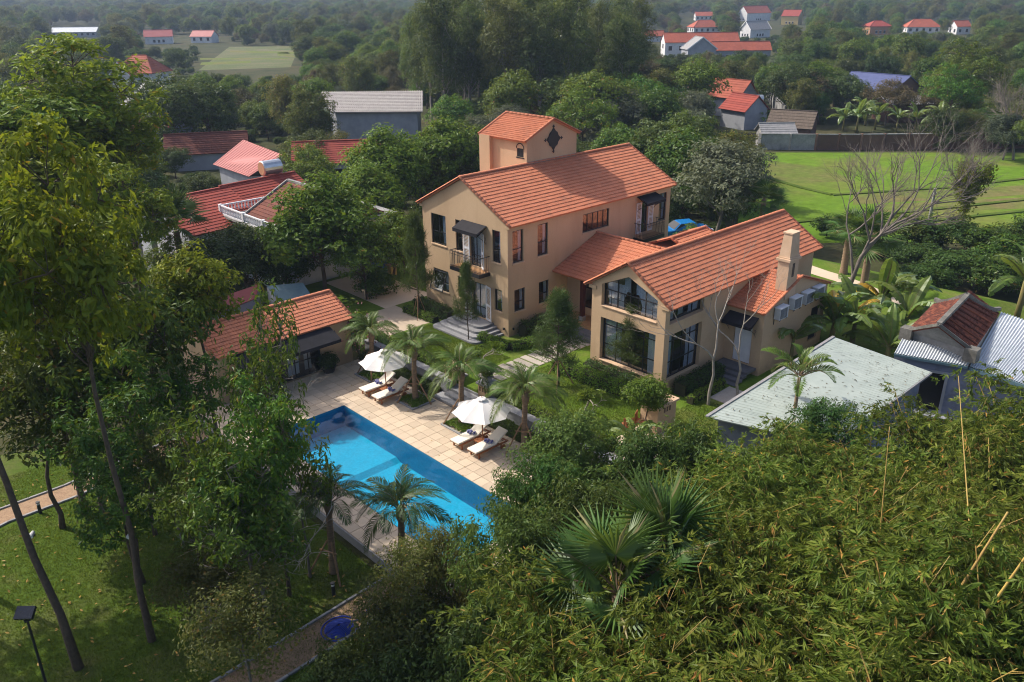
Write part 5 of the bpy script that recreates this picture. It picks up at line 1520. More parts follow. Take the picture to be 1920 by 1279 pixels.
mb = MB(); ins = [A.lerp(C_, .05), B.lerp(D_, .05), C_.lerp(A, .05), D_.lerp(B, .05)]; walls_under(mb, [tuple(p) for p in ins], ZG, drop=.15); mb.build('wall', M['bluewall'], t)
mb = MB(); mb.bar(B+Vector((0, 0, -.05)), C_+Vector((0, 0, -.05)), .12, .1); mb.bar(A+Vector((0, 0, .03)), D_+Vector((0, 0, .03)), .14, .05); mb.build('gutter', M['grey_sheet'], t)

t = thing('old_tiled_house', 'old house with weathered brown pan tile roof and mouldy grey gable on the right', 'house')
zr, ze = 4.1, 2.95
G0, G1 = at(1760, 611, zr), at(1812.7, 557, zr)
E0, E1 = at(1702, 621, ze), at(1752, 570, ze)       # left eave near / far
F0, F1 = at(1823, 660, ze), at(1873, 588, ze)       # right eave near / far
mb = MB(); sheet(mb, E0, G0, G1, E1, .08); sheet(mb, G0, F0, F1, G1, .08); rr = mb.build('roof', M['tile_brown'], t)
OT = []
TB = tile_mesh('pan_tile', .24, .2, M['tile_brown'], .03, .03)
for (a, b, r) in ((F0, F1, G0), (E1, E0, G1)):
    up = r-a
    # keep the tiling inside the two rakes
    slope(a, b, up, rr, TB, .24, .2, OT)
tiles_done(OT, 300, M['tile_brown'])
# rows of cover tiles on the right slope
for i in range(9):
    f = (i+.3)/9; a, b = F0.lerp(F1, f)+Vector((0, 0, .07)), G0.lerp(G1, f)+Vector((0, 0, .07))
    mb = MB(); mb.tube([a, b], .055, 6); mb.build('cover_row', M['tile_brown'], rr)
mb = MB()
mb.bar(G0+Vector((0, 0, .08)), G1+Vector((0, 0, .08)), .22, .18); 
for a, b in ((G1, F1), (G1, E1)):
    pts = [a.lerp(b, k/6)+Vector((0, 0, .14-.35*math.sin(math.pi*k/6)*.35+(.12 if k == 6 else 0))) for k in range(7)]
    for p, q in zip(pts[:-1], pts[1:]): mb.bar(p, q, .17, .2)
for a, b in ((G0, F0), (G0, E0)):
    mb.bar(a+Vector((0, 0, .06)), b+Vector((0, 0, .08)), .14, .14)
mb.build('ridge_moulding', M['moss'], rr)
gi = (G1-G0).normalized()*.15
mb = MB()
mb.quad(E0+gi-Vector((0, 0, .06)), F0+gi-Vector((0, 0, .06)), G0+gi-Vector((0, 0, .08)))
fl = [E0+gi, F0+gi, F1-gi, E1-gi]; walls_under(mb, [tuple(p) for p in fl], ZG, drop=.06); mb.build('wall', M['concrete'], t)
for p in (E0, F0):
    mb = MB(); c = p+Vector((0, 0, -.12)); mb.obox(c, (.28, 0, 0), (0, .28, 0), (0, 0, .32)); mb.build('corner_block', M['moss'], t)
# plaster ornament on the gable
mb = MB(); c = (E0+F0)/2*.35+G0*.65 - gi*.0; w_ = (F0-E0).normalized()
c = E0.lerp(F0, .5)+Vector((0, 0, (zr-ze)*.42))+gi*.7 - gi*.0
for k in range(-3, 4): mb.obox(c+w_*(.16*k)-gi*.1+Vector((0, 0, .05*(3-abs(k))*.5)), w_*.05, gi*.25, (0, 0, .05+.02*(k % 2)))
mb.build('gable_ornament', M['concrete'], t)

t = thing('corrugated_house', 'low house with white corrugated roofs wrapped round the old brown tiled roof', 'house')
a, b, c, d = at(1692, 634, 2.62), at(1828, 665, 2.62), at(1815, 686, 2.3), at(1677, 662, 2.3)
mb = MB(); corrug(mb, d, c, b, a, 26); mb.build('lean_to_roof', M['white_sheet'], t)
a2, b2, c2, d2 = at(1877, 585, 3.0), at(2120, 665, 3.0), at(2000, 745, 2.25), at(1818, 687, 2.25)
mb = MB(); corrug(mb, d2, c2, b2, a2, 40, .03); mb.build('roof', M['white_sheet'], t)
mb = MB(); mb.bar(c+Vector((0, 0, -.1)), d+Vector((0, 0, -.1)), .1, .12); mb.bar(d2+Vector((0, 0, -.12)), c2+Vector((0, 0, -.12)), .12, .16); mb.build('fascia', M['teal_sheet'], t)
mb = MB()
k = (c-d).normalized(); s = Vector((k.y, -k.x, 0)); s = s if s.dot(Vector((CAM[0]-c.x, CAM[1]-c.y, 0))) > 0 else -s
w0 = d-s*.25; w1 = c2-s*.3
FB = Face((w0.x, w0.y, 0), k, s)
Lw = (Vector((w1.x, w1.y, 0))-Vector((w0.x, w0.y, 0))).length
wall_grid(mb, FB, 0, Lw, ZG, 2.2, [(1.35, 2.35, -.5, 1.55)], .25)
o = mb.build('wall', M['bluewall'], t)
mb = MB(); mb.obox(FB.p(1.85, .5, -.3), FB.u*.55, FB.n*.02, (0, 0, 1.1)); mb.build('window', M['frame'], t)
mb = MB(); mb.obox(FB.p(2.0, 1.62, .03), FB.u*.75, FB.n*.03, (0, 0, .06)); mb.obox(FB.p(2.42, .5, .03), FB.u*.06, FB.n*.03, (0, 0, 1.0)); mb.obox(FB.p(1.6, -.62, .2), FB.u*1.4, FB.n*.2, (0, 0, .06)); mb.build('window_surround', M['greywall'], t)

# ------------------------------------------------------------------ neighbours on the left and behind, houses far off
def stepped(mb, e0, e1, r1, r0, n, lip=.035, mi=0):
    """roof slope as n overlapping courses"""
    e0, e1, r1, r0 = map(Vector, (e0, e1, r1, r0)); nn = (e1-e0).cross(r0-e0).normalized(); nn = nn if nn.z > 0 else -nn
    for i in range(n):
        a, b = i/n, (i+1)/n
        p0, p1 = e0.lerp(r0, a)+nn*lip, e1.lerp(r1, a)+nn*lip; q1, q0 = e1.lerp(r1, b), e0.lerp(r0, b)
        mb.quad(p0, p1, q1, q0, mi=mi); mb.quad(p0-nn*lip, p1-nn*lip, p1, p0, mi=mi)

def gable_house(name, label, cat, c, lx, ly, hw, hr, rz, wm, rm, courses=0, eave=.4, verge=.3, z0=ZG, hip=False, windows=(), doors=(), group=None, fascia=None):
    """ridge along local x; windows on local faces: ('-y'|'+y'|'-x'|'+x', u, z, w, h)"""
    t = thing(name, label, cat, (c[0], c[1], z0), rz, group)
    mb = MB(); x, y = lx/2, ly/2
    mb.quad((-x, -y, -.3), (x, -y, -.3), (x, -y, hw), (-x, -y, hw)); mb.quad((x, y, -.3), (-x, y, -.3), (-x, y, hw), (x, y, hw))
    for sx in (-1, 1):
        mb.quad((sx*x, -y, -.3), (sx*x, y, -.3), (sx*x, y, hw), (sx*x, -y, hw))
        if not hip: mb.quad((sx*x, -y, hw), (sx*x, y, hw), (sx*x, 0, hw+hr-.04))
    mb.build('wall', M[wm], t)
    k = hr/y; ze = hw-k*eave+.04; X = x+(eave if hip else verge); Y = y+eave; rx = max(.1, x-y*.95) if hip else X
    def roofpart(nm, quads):
        mb = MB()
        for q in quads:
            q = [Vector(v) for v in q]; n_ = (q[1]-q[0]).cross(q[2]-q[0]).normalized(); n_ = n_ if n_.z > 0 else -n_
            mb.prism(q, -n_*.08)
            if courses and len(q) == 4: stepped(mb, *[v+n_*.004 for v in q], courses)
            elif courses: stepped(mb, q[0]+n_*.004, q[1]+n_*.004, q[2]+n_*.004, q[2]+n_*.004, courses)
        return mb.build(nm, M[rm], t)
    Zr = hw+hr+.04
    qs = [[(-X, -Y, ze), (X, -Y, ze), (rx, 0, Zr), (-rx, 0, Zr)], [(X, Y, ze), (-X, Y, ze), (-rx, 0, Zr), (rx, 0, Zr)]]
    if hip: qs += [[(X, -Y, ze), (X, Y, ze), (rx, 0, Zr)], [(-X, Y, ze), (-X, -Y, ze), (-rx, 0, Zr)]]
    r = roofpart('roof', qs)
    mb = MB(); mb.bar((-rx, 0, Zr+.03), (rx, 0, Zr+.03), .22, .12)
    if hip:
        for sx in (-1, 1):
            for sy in (-1, 1): mb.bar((sx*rx, 0, Zr+.03), (sx*X, sy*Y, ze+.05), .16, .1)
    mb.build('ridge_cap', M[rm], r)
    if fascia:
        mb = MB()
        for sx in (-1, 1):
            for sy in (-1, 1): mb.bar((sx*(X+.03), 0, Zr-.02), (sx*(X+.03), sy*Y, ze), .06, .28)
        mb.build('verge_board', M[fascia], r)
    if not windows and cat in ('house', 'warehouse') and hw > 2.4:
        auto = []
        for f, L2 in (('-y', lx), ('-x', ly)):
            n_ = max(1, int(L2/2.6))
            for i in range(n_):
                for zz in ([.9, 3.5] if hw > 5 else [.9]):
                    auto.append((f, L2*((i+.5)/n_-.5), zz, min(1.1, L2/n_*.45), 1.25 if not (i == n_//2 and zz < 1) else 1.3))
        windows = auto
    for (f, u, z, w, h) in windows:
        if f[1] == 'y': F = Face((0, (y if f[0] == '+' else -y), 0), (1, 0, 0), (0, 1 if f[0] == '+' else -1, 0))
        else: F = Face(((x if f[0] == '+' else -x), 0, 0), (0, 1, 0), (1 if f[0] == '+' else -1, 0, 0))
        mb = MB(); mb.obox(F.p(u, z+h/2, .015), F.u*(w/2), F.n*.012, (0, 0, h/2)); wd = mb.build('window' if z > .05 else 'door', M['frame'], t)
        mb = MB()
        mb.obox(F.p(u, z+h+.05, .03), F.u*(w/2+.1), F.n*.03, (0, 0, .05)); mb.obox(F.p(u, z-.05, .04), F.u*(w/2+.1), F.n*.04, (0, 0, .045))
        mb.build('surround', M['whitewall'], wd)
    return t
def heading(a, b): return math.atan2(b.y-a.y, b.x-a.x)

# long red tile roof house on the left (behind the big trees)
zz = 3.1
a, b = at(288, 381, 4.3), at(424, 354, 4.3); m_ = (a+b)/2
ang = heading(a, b); L_ = (b-a).length
gable_house('tiled_house', 'long single storey house with dark red tile roof left of the balustrade terrace', 'house', (m_.x, m_.y), L_, 8.6, 4.3, 1.7, ang, 'whitewall', 'tile_red', 14, verge=.15, windows=(('-y', 4, 1.5, 1.6, 1.4), ('-y', 0, 1.5, 1.6, 1.4)))
a2 = at(428, 352, 4.6); b2 = at(478, 343, 4.6)
m2 = (a2+b2)/2
gable_house('tiled_house', 'shorter red tile roof adjoining the long red roof on the left', 'house', (m2.x+2.2, m2.y+1.5), 7.0, 6, 4.6, 1.5, ang, 'whitewall', 'tile_red', 12, verge=.1)
# house with terrace, balustrade and weathered hipped roof
t = thing('terrace_house', 'white house with balustraded roof terrace and weathered hipped tile roof behind the big green tree', 'house', (-2.3, 22.0, ZG), -math.pi/2)
mb = MB(); mb.box(-4.0, -1.9, -.3, 4.2, 6.8, 4.6); mb.build('wall', M['whitewall'], t)
mb = MB(); mb.box(-4.5, -2.7, 4.603, 4.6, 7.2, 4.78); mb.build('terrace_slab', M['concrete'], t)
mb = MB()
for z in (4.785, 5.38): mb.box(-4.42, -2.62, z, 4.5, -2.50, z+.09); mb.box(-4.42, -2.495, z, -4.30, 6.9, z+.09)
for x in (-4.36, -.7, 2.2, 4.4): mb.box(x-.12, -2.68, 4.785, x+.12, -2.44, 5.52)
mb.box(-4.48, 1.6, 4.785, -4.24, 1.84, 5.52)
b_ = mb.build('balustrade', M['white'], t)
mb = MB(); mb.lathe([(.04, 0), (.075, .15), (.045, .35), (.06, .50)], (0, 0, 0), 7); bm_ = mb.mesh('baluster', [M['white']])
for i in range(33):
    x = -4.15+i*.262
    if min(abs(x-q) for q in (-4.36, -.7, 2.2, 4.4)) > .19: put('baluster', bm_, b_, (x, -2.56, 4.878))
for i in range(28): put('baluster', bm_, b_, (-4.36, -2.2+i*.27, 4.878))
mb = MB(); P1, P2, P3, P4, A1, A2 = [Vector(v) for v in ((-2.5, -1.5, 4.9), (4.3, -1.5, 4.9), (4.3, 6.2, 4.9), (-2.5, 6.2, 4.9), (-1.3, 1.6, 7.1), (2.9, 1.6, 7.1))]
up_ = Vector((0, 0, .012))
for q in ([P1, P2, A2, A1], [P4, P1, A1], [P2, P3, A2], [P3, P4, A1, A2]):
    n_ = (q[1]-q[0]).cross(q[2]-q[0]).normalized(); n_ = n_ if n_.z > 0 else -n_
    mb.prism(q, -n_*.08); q2 = q if len(q) == 4 else [q[0], q[1], q[2], q[2]]; stepped(mb, *[v+n_*.006 for v in q2], 13)
r_ = mb.build('roof', M['tile_old'], t)
mb = MB(); e_ = Vector((0, 0, .07)); mb.bar(P1+e_, A1+e_, .2, .16); mb.bar(A1+e_, A2+e_, .2, .16); mb.bar(P2+e_, A2+e_, .2, .16); mb.build('ridge_cap', M['concrete'], r_)
for x, w_ in ((-3.2, 1.2), (1.5, 1.3), (3.2, 1.0)):
    mb = MB(); mb.box(x-w_/2, -1.93, .9 if x != 1.5 else 0, x+w_/2, -1.905, 2.5); mb.build('window' if x != 1.5 else 'door', M['frame'], t)
for x in (-.3, 3.0): mb = MB(); mb.lathe([(.18, 0), (.15, .2), (.13, 4.3), (.2, 4.5)], (x, -2.45, 0), 10); mb.build('column', M['yellow_post'], t)
# red metal roof on posts, further back
a, b = at(456, 262, 4.6), at(529, 290, 4.6); 
t = thing('red_roof_barn', 'open barn with a large plain red metal gable roof beyond the terrace house', 'barn')
rl = at(399, 308, 2.6), at(466, 331, 2.6)
mb = MB(); sheet(mb, rl[0], rl[1], b, a, .06); 
o2 = b+(b-rl[1]).normalized()*.0; far = [2*b-rl[1], 2*a-rl[0]]; far = [Vector((p.x, p.y, 2.6)) for p in far]
sheet(mb, b, far[0], far[1], a, .06); r_ = mb.build('roof', M['red_sheet'], t)
for i in range(16):
    mb = MB(); f = (i+.5)/16; mb.bar(rl[0].lerp(rl[1], f)+Vector((0, 0, .03)), a.lerp(b, f)+Vector((0, 0, .03)), .05, .03); mb.build('roof_rib', M['red_sheet'], r_)
mb = MB(); walls_under(mb, [tuple(rl[0].lerp(far[0], .06)), tuple(rl[1].lerp(far[1], .06)), tuple(far[0].lerp(rl[0], .06)), tuple(far[1].lerp(rl[1], .06))], ZG, drop=.1); mb.build('wall', M['greywall'], t)
mb = MB(); p0, p1, p2, p3 = at(422, 322, 1.3), at(470, 336, 1.3), at(505, 345, .8), at(440, 347, .6)
sheet(mb, p3, p2, p1, p0, .05); mb.build('lean_to_roof', M['teal_sheet'], t)
# water tanks on stands
def tank(label, p, zb, L_, r, ang, legs):
    t = thing('water_tank', label, 'water tank', (p.x, p.y, ZG), ang, 'steel water tanks')
    h = zb-ZG
    mb = MB(); mb.tube([(-L_/2, 0, h+r), (-L_/2+.05, 0, h+r), (L_/2-.05, 0, h+r), (L_/2, 0, h+r)], [r*.9, r, r, r*.9], 18); mb.build('drum', M['steel'], t, False)
    mb = MB(); mb.tube([(-L_/2-.012, 0, h+r), (-L_/2-.002, 0, h+r)], [r*.8, r*.88], 18); mb.build('end_plate', M['terracotta'], t)
    mb = MB(); 
    for x in (-L_*.3, L_*.3): mb.box(x-.05, -r*.8, h-.1, x+.05, r*.8, h+.05)
    mb.build('cradle', M['black'], t)
    for x in (-L_*.35, L_*.35):
        for y in (-r*.7, r*.7): mb = MB(); mb.box(x-.12, y-.12, 0, x+.12, y+.12, h-.1); mb.build('leg', M['concrete'], t)
tank('shiny steel water tank on concrete posts behind the terrace house', at(507, 312, 5.2), 4.5, 1.7, .62, ang-.1, 4)
tank('steel water tank with copper end beside the long red roof', at(262, 388, 4.6), 4.0, 1.5, .62, ang-.6, 4)
# teal lean-to and pink roof behind the pool house
t = thing('teal_roof_shed', 'small shed with dark teal metal roof just behind the pool house', 'shed')
p = [at(530, 572, 1.2), at(585, 556, 1.2), at(568, 530, 1.6), at(500, 536, 1.6)]
mb = MB(); sheet(mb, *p, .05); mb.build('roof', M['teal_sheet'], t); mb = MB(); walls_under(mb, [tuple(v) for v in p], ZG, drop=.07); mb.build('wall', M['greywall'], t)
t = thing('pink_roof_shed', 'shed with faded pinkish red roof behind the left end of the pool house', 'shed')
p = [at(400, 590, 1.0), at(478, 560, 1.0), at(488, 532, 1.5), at(405, 560, 1.5)]
mb = MB(); sheet(mb, *p, .05); mb.build('roof', M['red_sheet'], t); mb = MB(); walls_under(mb, [tuple(v) for v in p], ZG, drop=.07); mb.build('wall', M['greywall'], t)
# blue covered vehicle / tarp and yellow post
p = at(712, 512, ZG)
t = thing('tarpaulin', 'bright blue tarpaulin draped over a frame left of the villa', 'tarpaulin', (p.x, p.y, ZG), .6)
mb = MB(); n = 9; vs = [(-2+4*i/n, -1.4+2.8*j/n, 1.5+.25*math.sin(i*1.3)*math.cos(j*1.1)-.5*abs(j/n-.5)*2-.25*(i/n)) for i in range(n+1) for j in range(n+1)]
mb.add(vs, [(i*(n+1)+j, (i+1)*(n+1)+j, (i+1)*(n+1)+j+1, i*(n+1)+j+1) for i in range(n) for j in range(n)]); mb.build('cover', M['tarp'], t, True)
for x in (-1.8, 1.8):
    for y in (-1.2, 1.2): mb = MB(); mb.tube([(x, y, 0), (x, y, 1.2)], .03, 5); mb.build('post', M['stake'], t)
p = at(735, 515, ZL)
t = thing('gate_post', 'ochre masonry gate post beside the blue tarpaulin', 'post', (p.x, p.y, ZG+.3))
mb = MB(); mb.box(-.25, -.25, 0, .25, .25, 1.5); mb.build('shaft', M['yellow_post'], t); mb = MB(); mb.box(-.32, -.32, 1.5, .32, .32, 1.6); mb.build('cap', M['stucco_pale'], t)
# shed with pale tile roof and grey walls
a, b = at(603, 173, 5.6), at(793, 171, 5.6); e0, e1 = at(620, 211, 3.6), at(793, 210, 3.6)
t = thing('pale_roof_warehouse', 'long grey warehouse with pale grey tile roof among the trees behind', 'warehouse')
mb = MB(); sheet(mb, e0, e1, b, a, .06)
f0, f1 = Vector((2*a.x-e0.x, 2*a.y-e0.y, 3.6)), Vector((2*b.x-e1.x, 2*b.y-e1.y, 3.6)); sheet(mb, f1, f0, a, b, .06)
stepped(mb, e0+Vector((0, 0, .005)), e1+Vector((0, 0, .005)), b+Vector((0, 0, .005)), a+Vector((0, 0, .005)), 14, .08); r_ = mb.build('roof', M['pale_tile'], t)
for i in range(44):
    f = (i+.5)/44; mb = MB(); mb.bar(e0.lerp(e1, f)+Vector((0, 0, .07)), a.lerp(b, f)+Vector((0, 0, .07)), .12, .07); mb.build('roof_rib', M['pale_tile'], r_)
ii = [e0.lerp(f1, .05), e1.lerp(f0, .05), f1.lerp(e0, .05), f0.lerp(e1, .05)]
mb = MB(); walls_under(mb, [tuple(v) for v in ii], ZG, drop=.15); mb.quad(ii[1], ii[2], b-Vector((0, 0, .2))); mb.build('wall', M['greywall'], t)

def H_(label, px, py, lx, ly, hw, hr, rz, wm, rm, zt=None, **k):
    """place by the pixel of the wall foot centre"""
    p = at(px, py, ZG)
    return gable_house(k.pop('name', 'house'), label, k.pop('cat', 'house'), (p.x, p.y), lx, ly, hw, hr, rz, wm, rm, **k)
V_ = YAW-math.pi/2      # local x runs to the right across the view when rz = YAW-90deg
def W2_(k=1.0, kz=1.0): return tuple((f, u*k, z*kz, 1.5*k, 1.7*kz) for f in ('-y', '-x') for u, z in ((-3.0, 1), (0, .9), (3.0, 1)))
H_('brown tiled roof half hidden left of the red metal barn', 395, 312, 9.3, 4.3, 2.3, 1.8, V_+.25, 'greywall', 'tile_old', courses=10)
H_('house with red tile roof behind the bright green trees left of the tower', 640, 345, 9.4, 5.0, 3.1, 1.7, V_+.15, 'whitewall', 'tile_red', courses=11)
H_('small orange roofed cottage below the grey slate house on the left', 285, 268, 6, 5, 2.6, 1.6, V_+.45, 'greywall', 'tile_red', courses=9)
H_('grey slate roofed house on the left behind the bright leaves', 308, 250, 9, 8, 4.5, 3, V_-.9, 'greywall', 'grey_sheet', courses=10)
H_('two storey far house with red hipped roof and white gable on the left', 272, 165, 9.9, 6.8, 3.9, 3.2, V_-.25, 'whitewall', 'bright_red', courses=8, hip=True, windows=W2_(0.62, 0.75))
H_('white fronted gable bay of the far red roofed house on the left', 247, 168, 5.4, 4.8, 3.6, 2.3, V_+1.25, 'whitewall', 'bright_red', fascia='white', windows=(('-x', 0.00, 0.72, 1.20, 1.15),))
H_('far long pale metal roofed shed at the left edge trees', 145, 70, 20.9, 7.7, 2.7, 1.9, V_+.1, 'greywall', 'white_sheet')
H_('far pinkish roofed house in the trees above the left red roof', 300, 82, 10.8, 6.0, 3.2, 2.3, V_+.3, 'whitewall', 'red_sheet', windows=W2_(0.60, 0.65))
H_('far faded red roof at the edge of the left far field', 385, 80, 9.6, 6.0, 2.8, 2.1, V_-.2, 'whitewall', 'red_sheet')
# right side houses
H_('small grey gabled house with red roof at the corner of the green field', 1392, 238, 5.2, 4.6, 3.0, 1.9, V_-1.05, 'greywall', 'tile_red', courses=8, windows=(('-x', 0.93, 0.00, 0.87, 1.87), ('-x', -1.24, 0.85, 0.74, 1.10)))
H_('red roof behind the small grey gabled house by the field', 1368, 215, 7.0, 5.2, 3.4, 2.4, V_-.9, 'greywall', 'bright_red', courses=8)
H_('little shed with corrugated grey roof against the field wall', 1451, 276, 4.3, 2.9, 2.3, 0.9, V_+.02, 'concrete', 'grey_sheet', cat='shed', name='shed', courses=5)
H_('open brown hut with drooping thatch roof behind the field wall', 1483, 258, 5.9, 5.1, 2.0, 1.8, V_-.5, 'brick', 'thatch', cat='hut', name='hut', courses=6)
H_('blue metal roofed farmhouse behind the banana plants', 1640, 205, 10.8, 9.4, 3.8, 2.2, V_-.95, 'brick', 'blue_roof', windows=W2_(0.72, 0.75))
H_('low blue metal lean-to roof left of the blue roofed farmhouse', 1598, 200, 4.3, 4.3, 2.7, 1.0, V_-.7, 'brick', 'blue_roof', cat='shed', name='shed')
H_('brick outbuilding beside the blue roofed farmhouse', 1690, 225, 7.5, 5.2, 2.9, 0.8, V_+.1, 'brick', 'grey_sheet', cat='shed', name='shed', courses=5)
H_('long white house with bright red roof, largest on the right horizon', 1310, 106, 23.1, 6.6, 4.7, 2.4, V_+.03, 'whitewall', 'bright_red', windows=(('-y', -9.90, 2.08, 1.10, 1.30), ('-y', -6.60, 2.08, 1.10, 1.30), ('-x', 0.00, 2.60, 1.65, 1.30)), verge=.2)
H_('grey two storey house with steep gable in front of the long red roof', 1308, 118, 6.1, 8.2, 4.1, 3.0, V_-1.45, 'greywall', 'grey_sheet', fascia='white', windows=(('-x', -1.65, 0.46, 0.88, 1.74), ('-x', 0.55, 0.29, 1.10, 2.61), ('-x', 2.42, 0.29, 0.83, 1.74)))
H_('long orange roof on a plain grey wall right of the steep gable', 1385, 116, 16.5, 5.5, 3.6, 2.0, V_+.02, 'greywall', 'bright_red')
H_('white cube annex between the steep gable and the orange roof', 1327, 115, 2.4, 2.4, 4.3, 0.2, V_, 'whitewall', 'white_sheet')
H_('white far house with red roof high in the trees right of centre', 1413, 39, 19.0, 9.0, 5.0, 3.9, V_+.45, 'whitewall', 'bright_red', windows=W2_(0.50, 0.55))
H_('white house with grey slate roof and round gable light on the right', 1415, 70, 11.4, 6.2, 3.6, 3.0, V_+.5, 'whitewall', 'grey_sheet', fascia='white', windows=W2_(0.52, 0.60))
H_('cream villa with orange roof and columns, right of the grey slate roof', 1484, 46, 9.6, 8.4, 4.8, 3.0, V_-.6, 'yellow_post', 'tile_red', windows=W2_(0.60, 0.60))
H_('pinkish far house with red hip roof by the pale track', 1642, 65, 9.9, 7.4, 3.8, 2.1, V_+.1, 'terracotta', 'tile_red', hip=True, windows=W2_(0.62, 0.70))
H_('far white house with wide orange hipped roof on the right', 1725, 62, 14.3, 7.7, 3.0, 3.0, V_-.1, 'whitewall', 'bright_red', hip=True)
H_('small far house with orange roof at the right end', 1797, 64, 6.8, 5.6, 3.5, 2.2, V_+.2, 'whitewall', 'bright_red')
H_('low red roof in trees left of the long white house', 1222, 78, 8.8, 5.0, 2.4, 1.8, V_+.1, 'whitewall', 'bright_red')
H_('orange hipped roofs just behind the long red roof', 1320, 62, 14.0, 8.0, 3.0, 2.8, V_+.2, 'whitewall', 'bright_red', hip=True)
H_('small red roof above the hipped roofs on the right', 1318, 38, 11.0, 6.6, 3.0, 2.2, V_, 'whitewall', 'bright_red')
H_('far pale flat block on the horizon right of centre', 1345, 16, 60, 30, 13, 2, V_, 'yellow_post', 'white_sheet')
H_('far pale block on the horizon left of the tall trees', 1222, 16, 50, 26, 11, 2, V_+.2, 'whitewall', 'red_sheet')
H_('far pink roofed block at the top right horizon', 1705, 12, 60, 30, 12, 5, V_, 'whitewall', 'red_sheet')
# boundary wall along the field: grey rendered length then brick piers and panels
t = thing('field_wall', 'long wall along the far edge of the green field, grey render then red brick', 'wall')
wl = [(1424, 280), (1480, 281), (1528, 281.5), (1570, 281.5), (1612, 281.5), (1655, 281), (1700, 280.5), (1745, 280), (1790, 279.5), (1840, 279), (1890, 278.5), (1940, 278)]
for i, (q, q2) in enumerate(zip(wl[:-1], wl[1:])):
    a, b = at(*q, ZG), at(*q2, ZG); mb = MB(); mb.bar(a+Vector((0, 0, 1.0)), b+Vector((0, 0, 1.0)), .22, 2.0)
    mb.build('wall_panel', M['concrete' if i < 2 else 'brick'], t)
    mb = MB(); mb.obox(a+Vector((0, 0, 1.05)), (.2, 0, 0), (0, .2, 0), (0, 0, 1.1)); mb.build('pier', M['concrete' if i < 2 else 'brick'], t)
    mb = MB(); mb.bar(a+Vector((0, 0, 2.06)), b+Vector((0, 0, 2.06)), .32, .1); mb.build('coping', M['concrete'], t)
t = thing('yard_wall', 'grey wall running back between the red roofed house and the trees', 'wall')
a, b, c = at(1437, 180, ZG), at(1450, 205, ZG), at(1470, 228, ZG)
for p, q in ((a, b), (b, c)): mb = MB(); mb.bar(p+Vector((0, 0, 1.2)), q+Vector((0, 0, 1.2)), .3, 2.4); mb.build('wall_panel', M['concrete'], t)
p = at(1656, 214, ZG)
t = thing('tarpaulin', 'vivid blue tarpaulin heap in front of the blue roofed farmhouse', 'tarpaulin', (p.x, p.y, ZG), .3)
mb = MB(); vs = [(-3.4+6.8*i/n, -1.4+2.8*j/n, .2+2.6*math.sin(math.pi*i/n)**.5*math.sin(math.pi*j/n)**.5+.15*math.sin(i*2+j)) for i in range(n+1) for j in range(n+1)]
mb.add(vs, [(i*(n+1)+j, (i+1)*(n+1)+j, (i+1)*(n+1)+j+1, i*(n+1)+j+1) for i in range(n) for j in range(n)]); mb.build('cover', M['tarp'], t, True)
tank('small pale water tank on a brick stand behind the red roofed house', at(1419, 195, 1.5), 1.5, 1.8, .7, V_, 4)
# ------------------------------------------------------------------ vegetation
def proj(p):
    d = np.array([p[0], p[1], p[2]])-CAM; z = d@_fw
    return (960+FPX*(d@_r2)/z, 639.5-FPX*(d@_u2)/z, z)
def top_at(px, py, H, z0=ZG):
    p = at(px, py, z0+H); return Vector((p.x, p.y, z0))
def base_at(px, py, z0=ZG): return at(px, py, z0)

# --- young coconut palms with stakes
FR = [frond_mesh('frond_%d' % i, i, 2.15, .62+.16*i, G['palm'], M['palmtrunk'], nl=40, lw=.043, ll=.74, sag=1.0) for i in range(3)]
FRd = [frond_mesh('dark_frond_%d' % i, 20+i, 2.2, .5+.25*i, G['palm_dark'], M['palmtrunk'], nl=42, lw=.042, ll=.74, sag=.9) for i in range(3)]
TR = palm_trunk('palm_trunk', 2.75, .15, .11, M['palmtrunk'])
boot = MB(); boot.lathe([(.12, 0), (.17, .2), (.2, .38), (.1, .6)], (0, 0, 0), 9); boots = boot.mesh('leaf_base', [M['palmtrunk']], True)
for i, (bx, by, lab, s, sd, stk) in enumerate(((700, 703, 'coconut palm behind the upper umbrella next to the pool house', 1.0, 3, (2.2, 4.0)), (779, 752, 'coconut palm in the square bed right of the upper loungers', 1.05, 4, (-1.2, 2.6)),
                                         (866, 797, 'coconut palm in the square bed left of the lower umbrella', 1.12, 5, (2.4, -1.4)), (983, 843, 'coconut palm standing right of the lower loungers', 1.1, 6, (2.8, -1.6)))):
    b = base_at(bx, by, ZD)
    palm('coconut_palm', lab, 'palm', b, 2.75 if i else 2.4, FR, 20, TR, s*.82, group='staked coconut palms along the deck', boots=boots, seed=sd, stakes=stk)
    if i < 3:
        t = thing('tree_bed', 'square kerbed grass bed round the foot of the %s' % ('palm by the pool house', 'palm right of the upper loungers', 'palm left of the lower umbrella')[i], 'tree bed', (b.x, b.y, ZD+.006), 0, 'square palm beds')
        for k, (x0, y0, x1, y1) in enumerate(((-.75, -.75, .75, -.65), (-.75, .65, .75, .75), (-.75, -.647, -.65, .647), (.65, -.647, .75, .647))):
            mb = MB(); mb.box(x0, y0, 0, x1, y1, .07); mb.build('kerb', M['greystone'], t)
        me, _ = hedge_mesh('bed_grass', [(-.6, 0, .0), (.6, 0, .0)], 1.2, .22, G['hedge'], dens=700, L=.12, seed=30+i); put('grass', me, t)
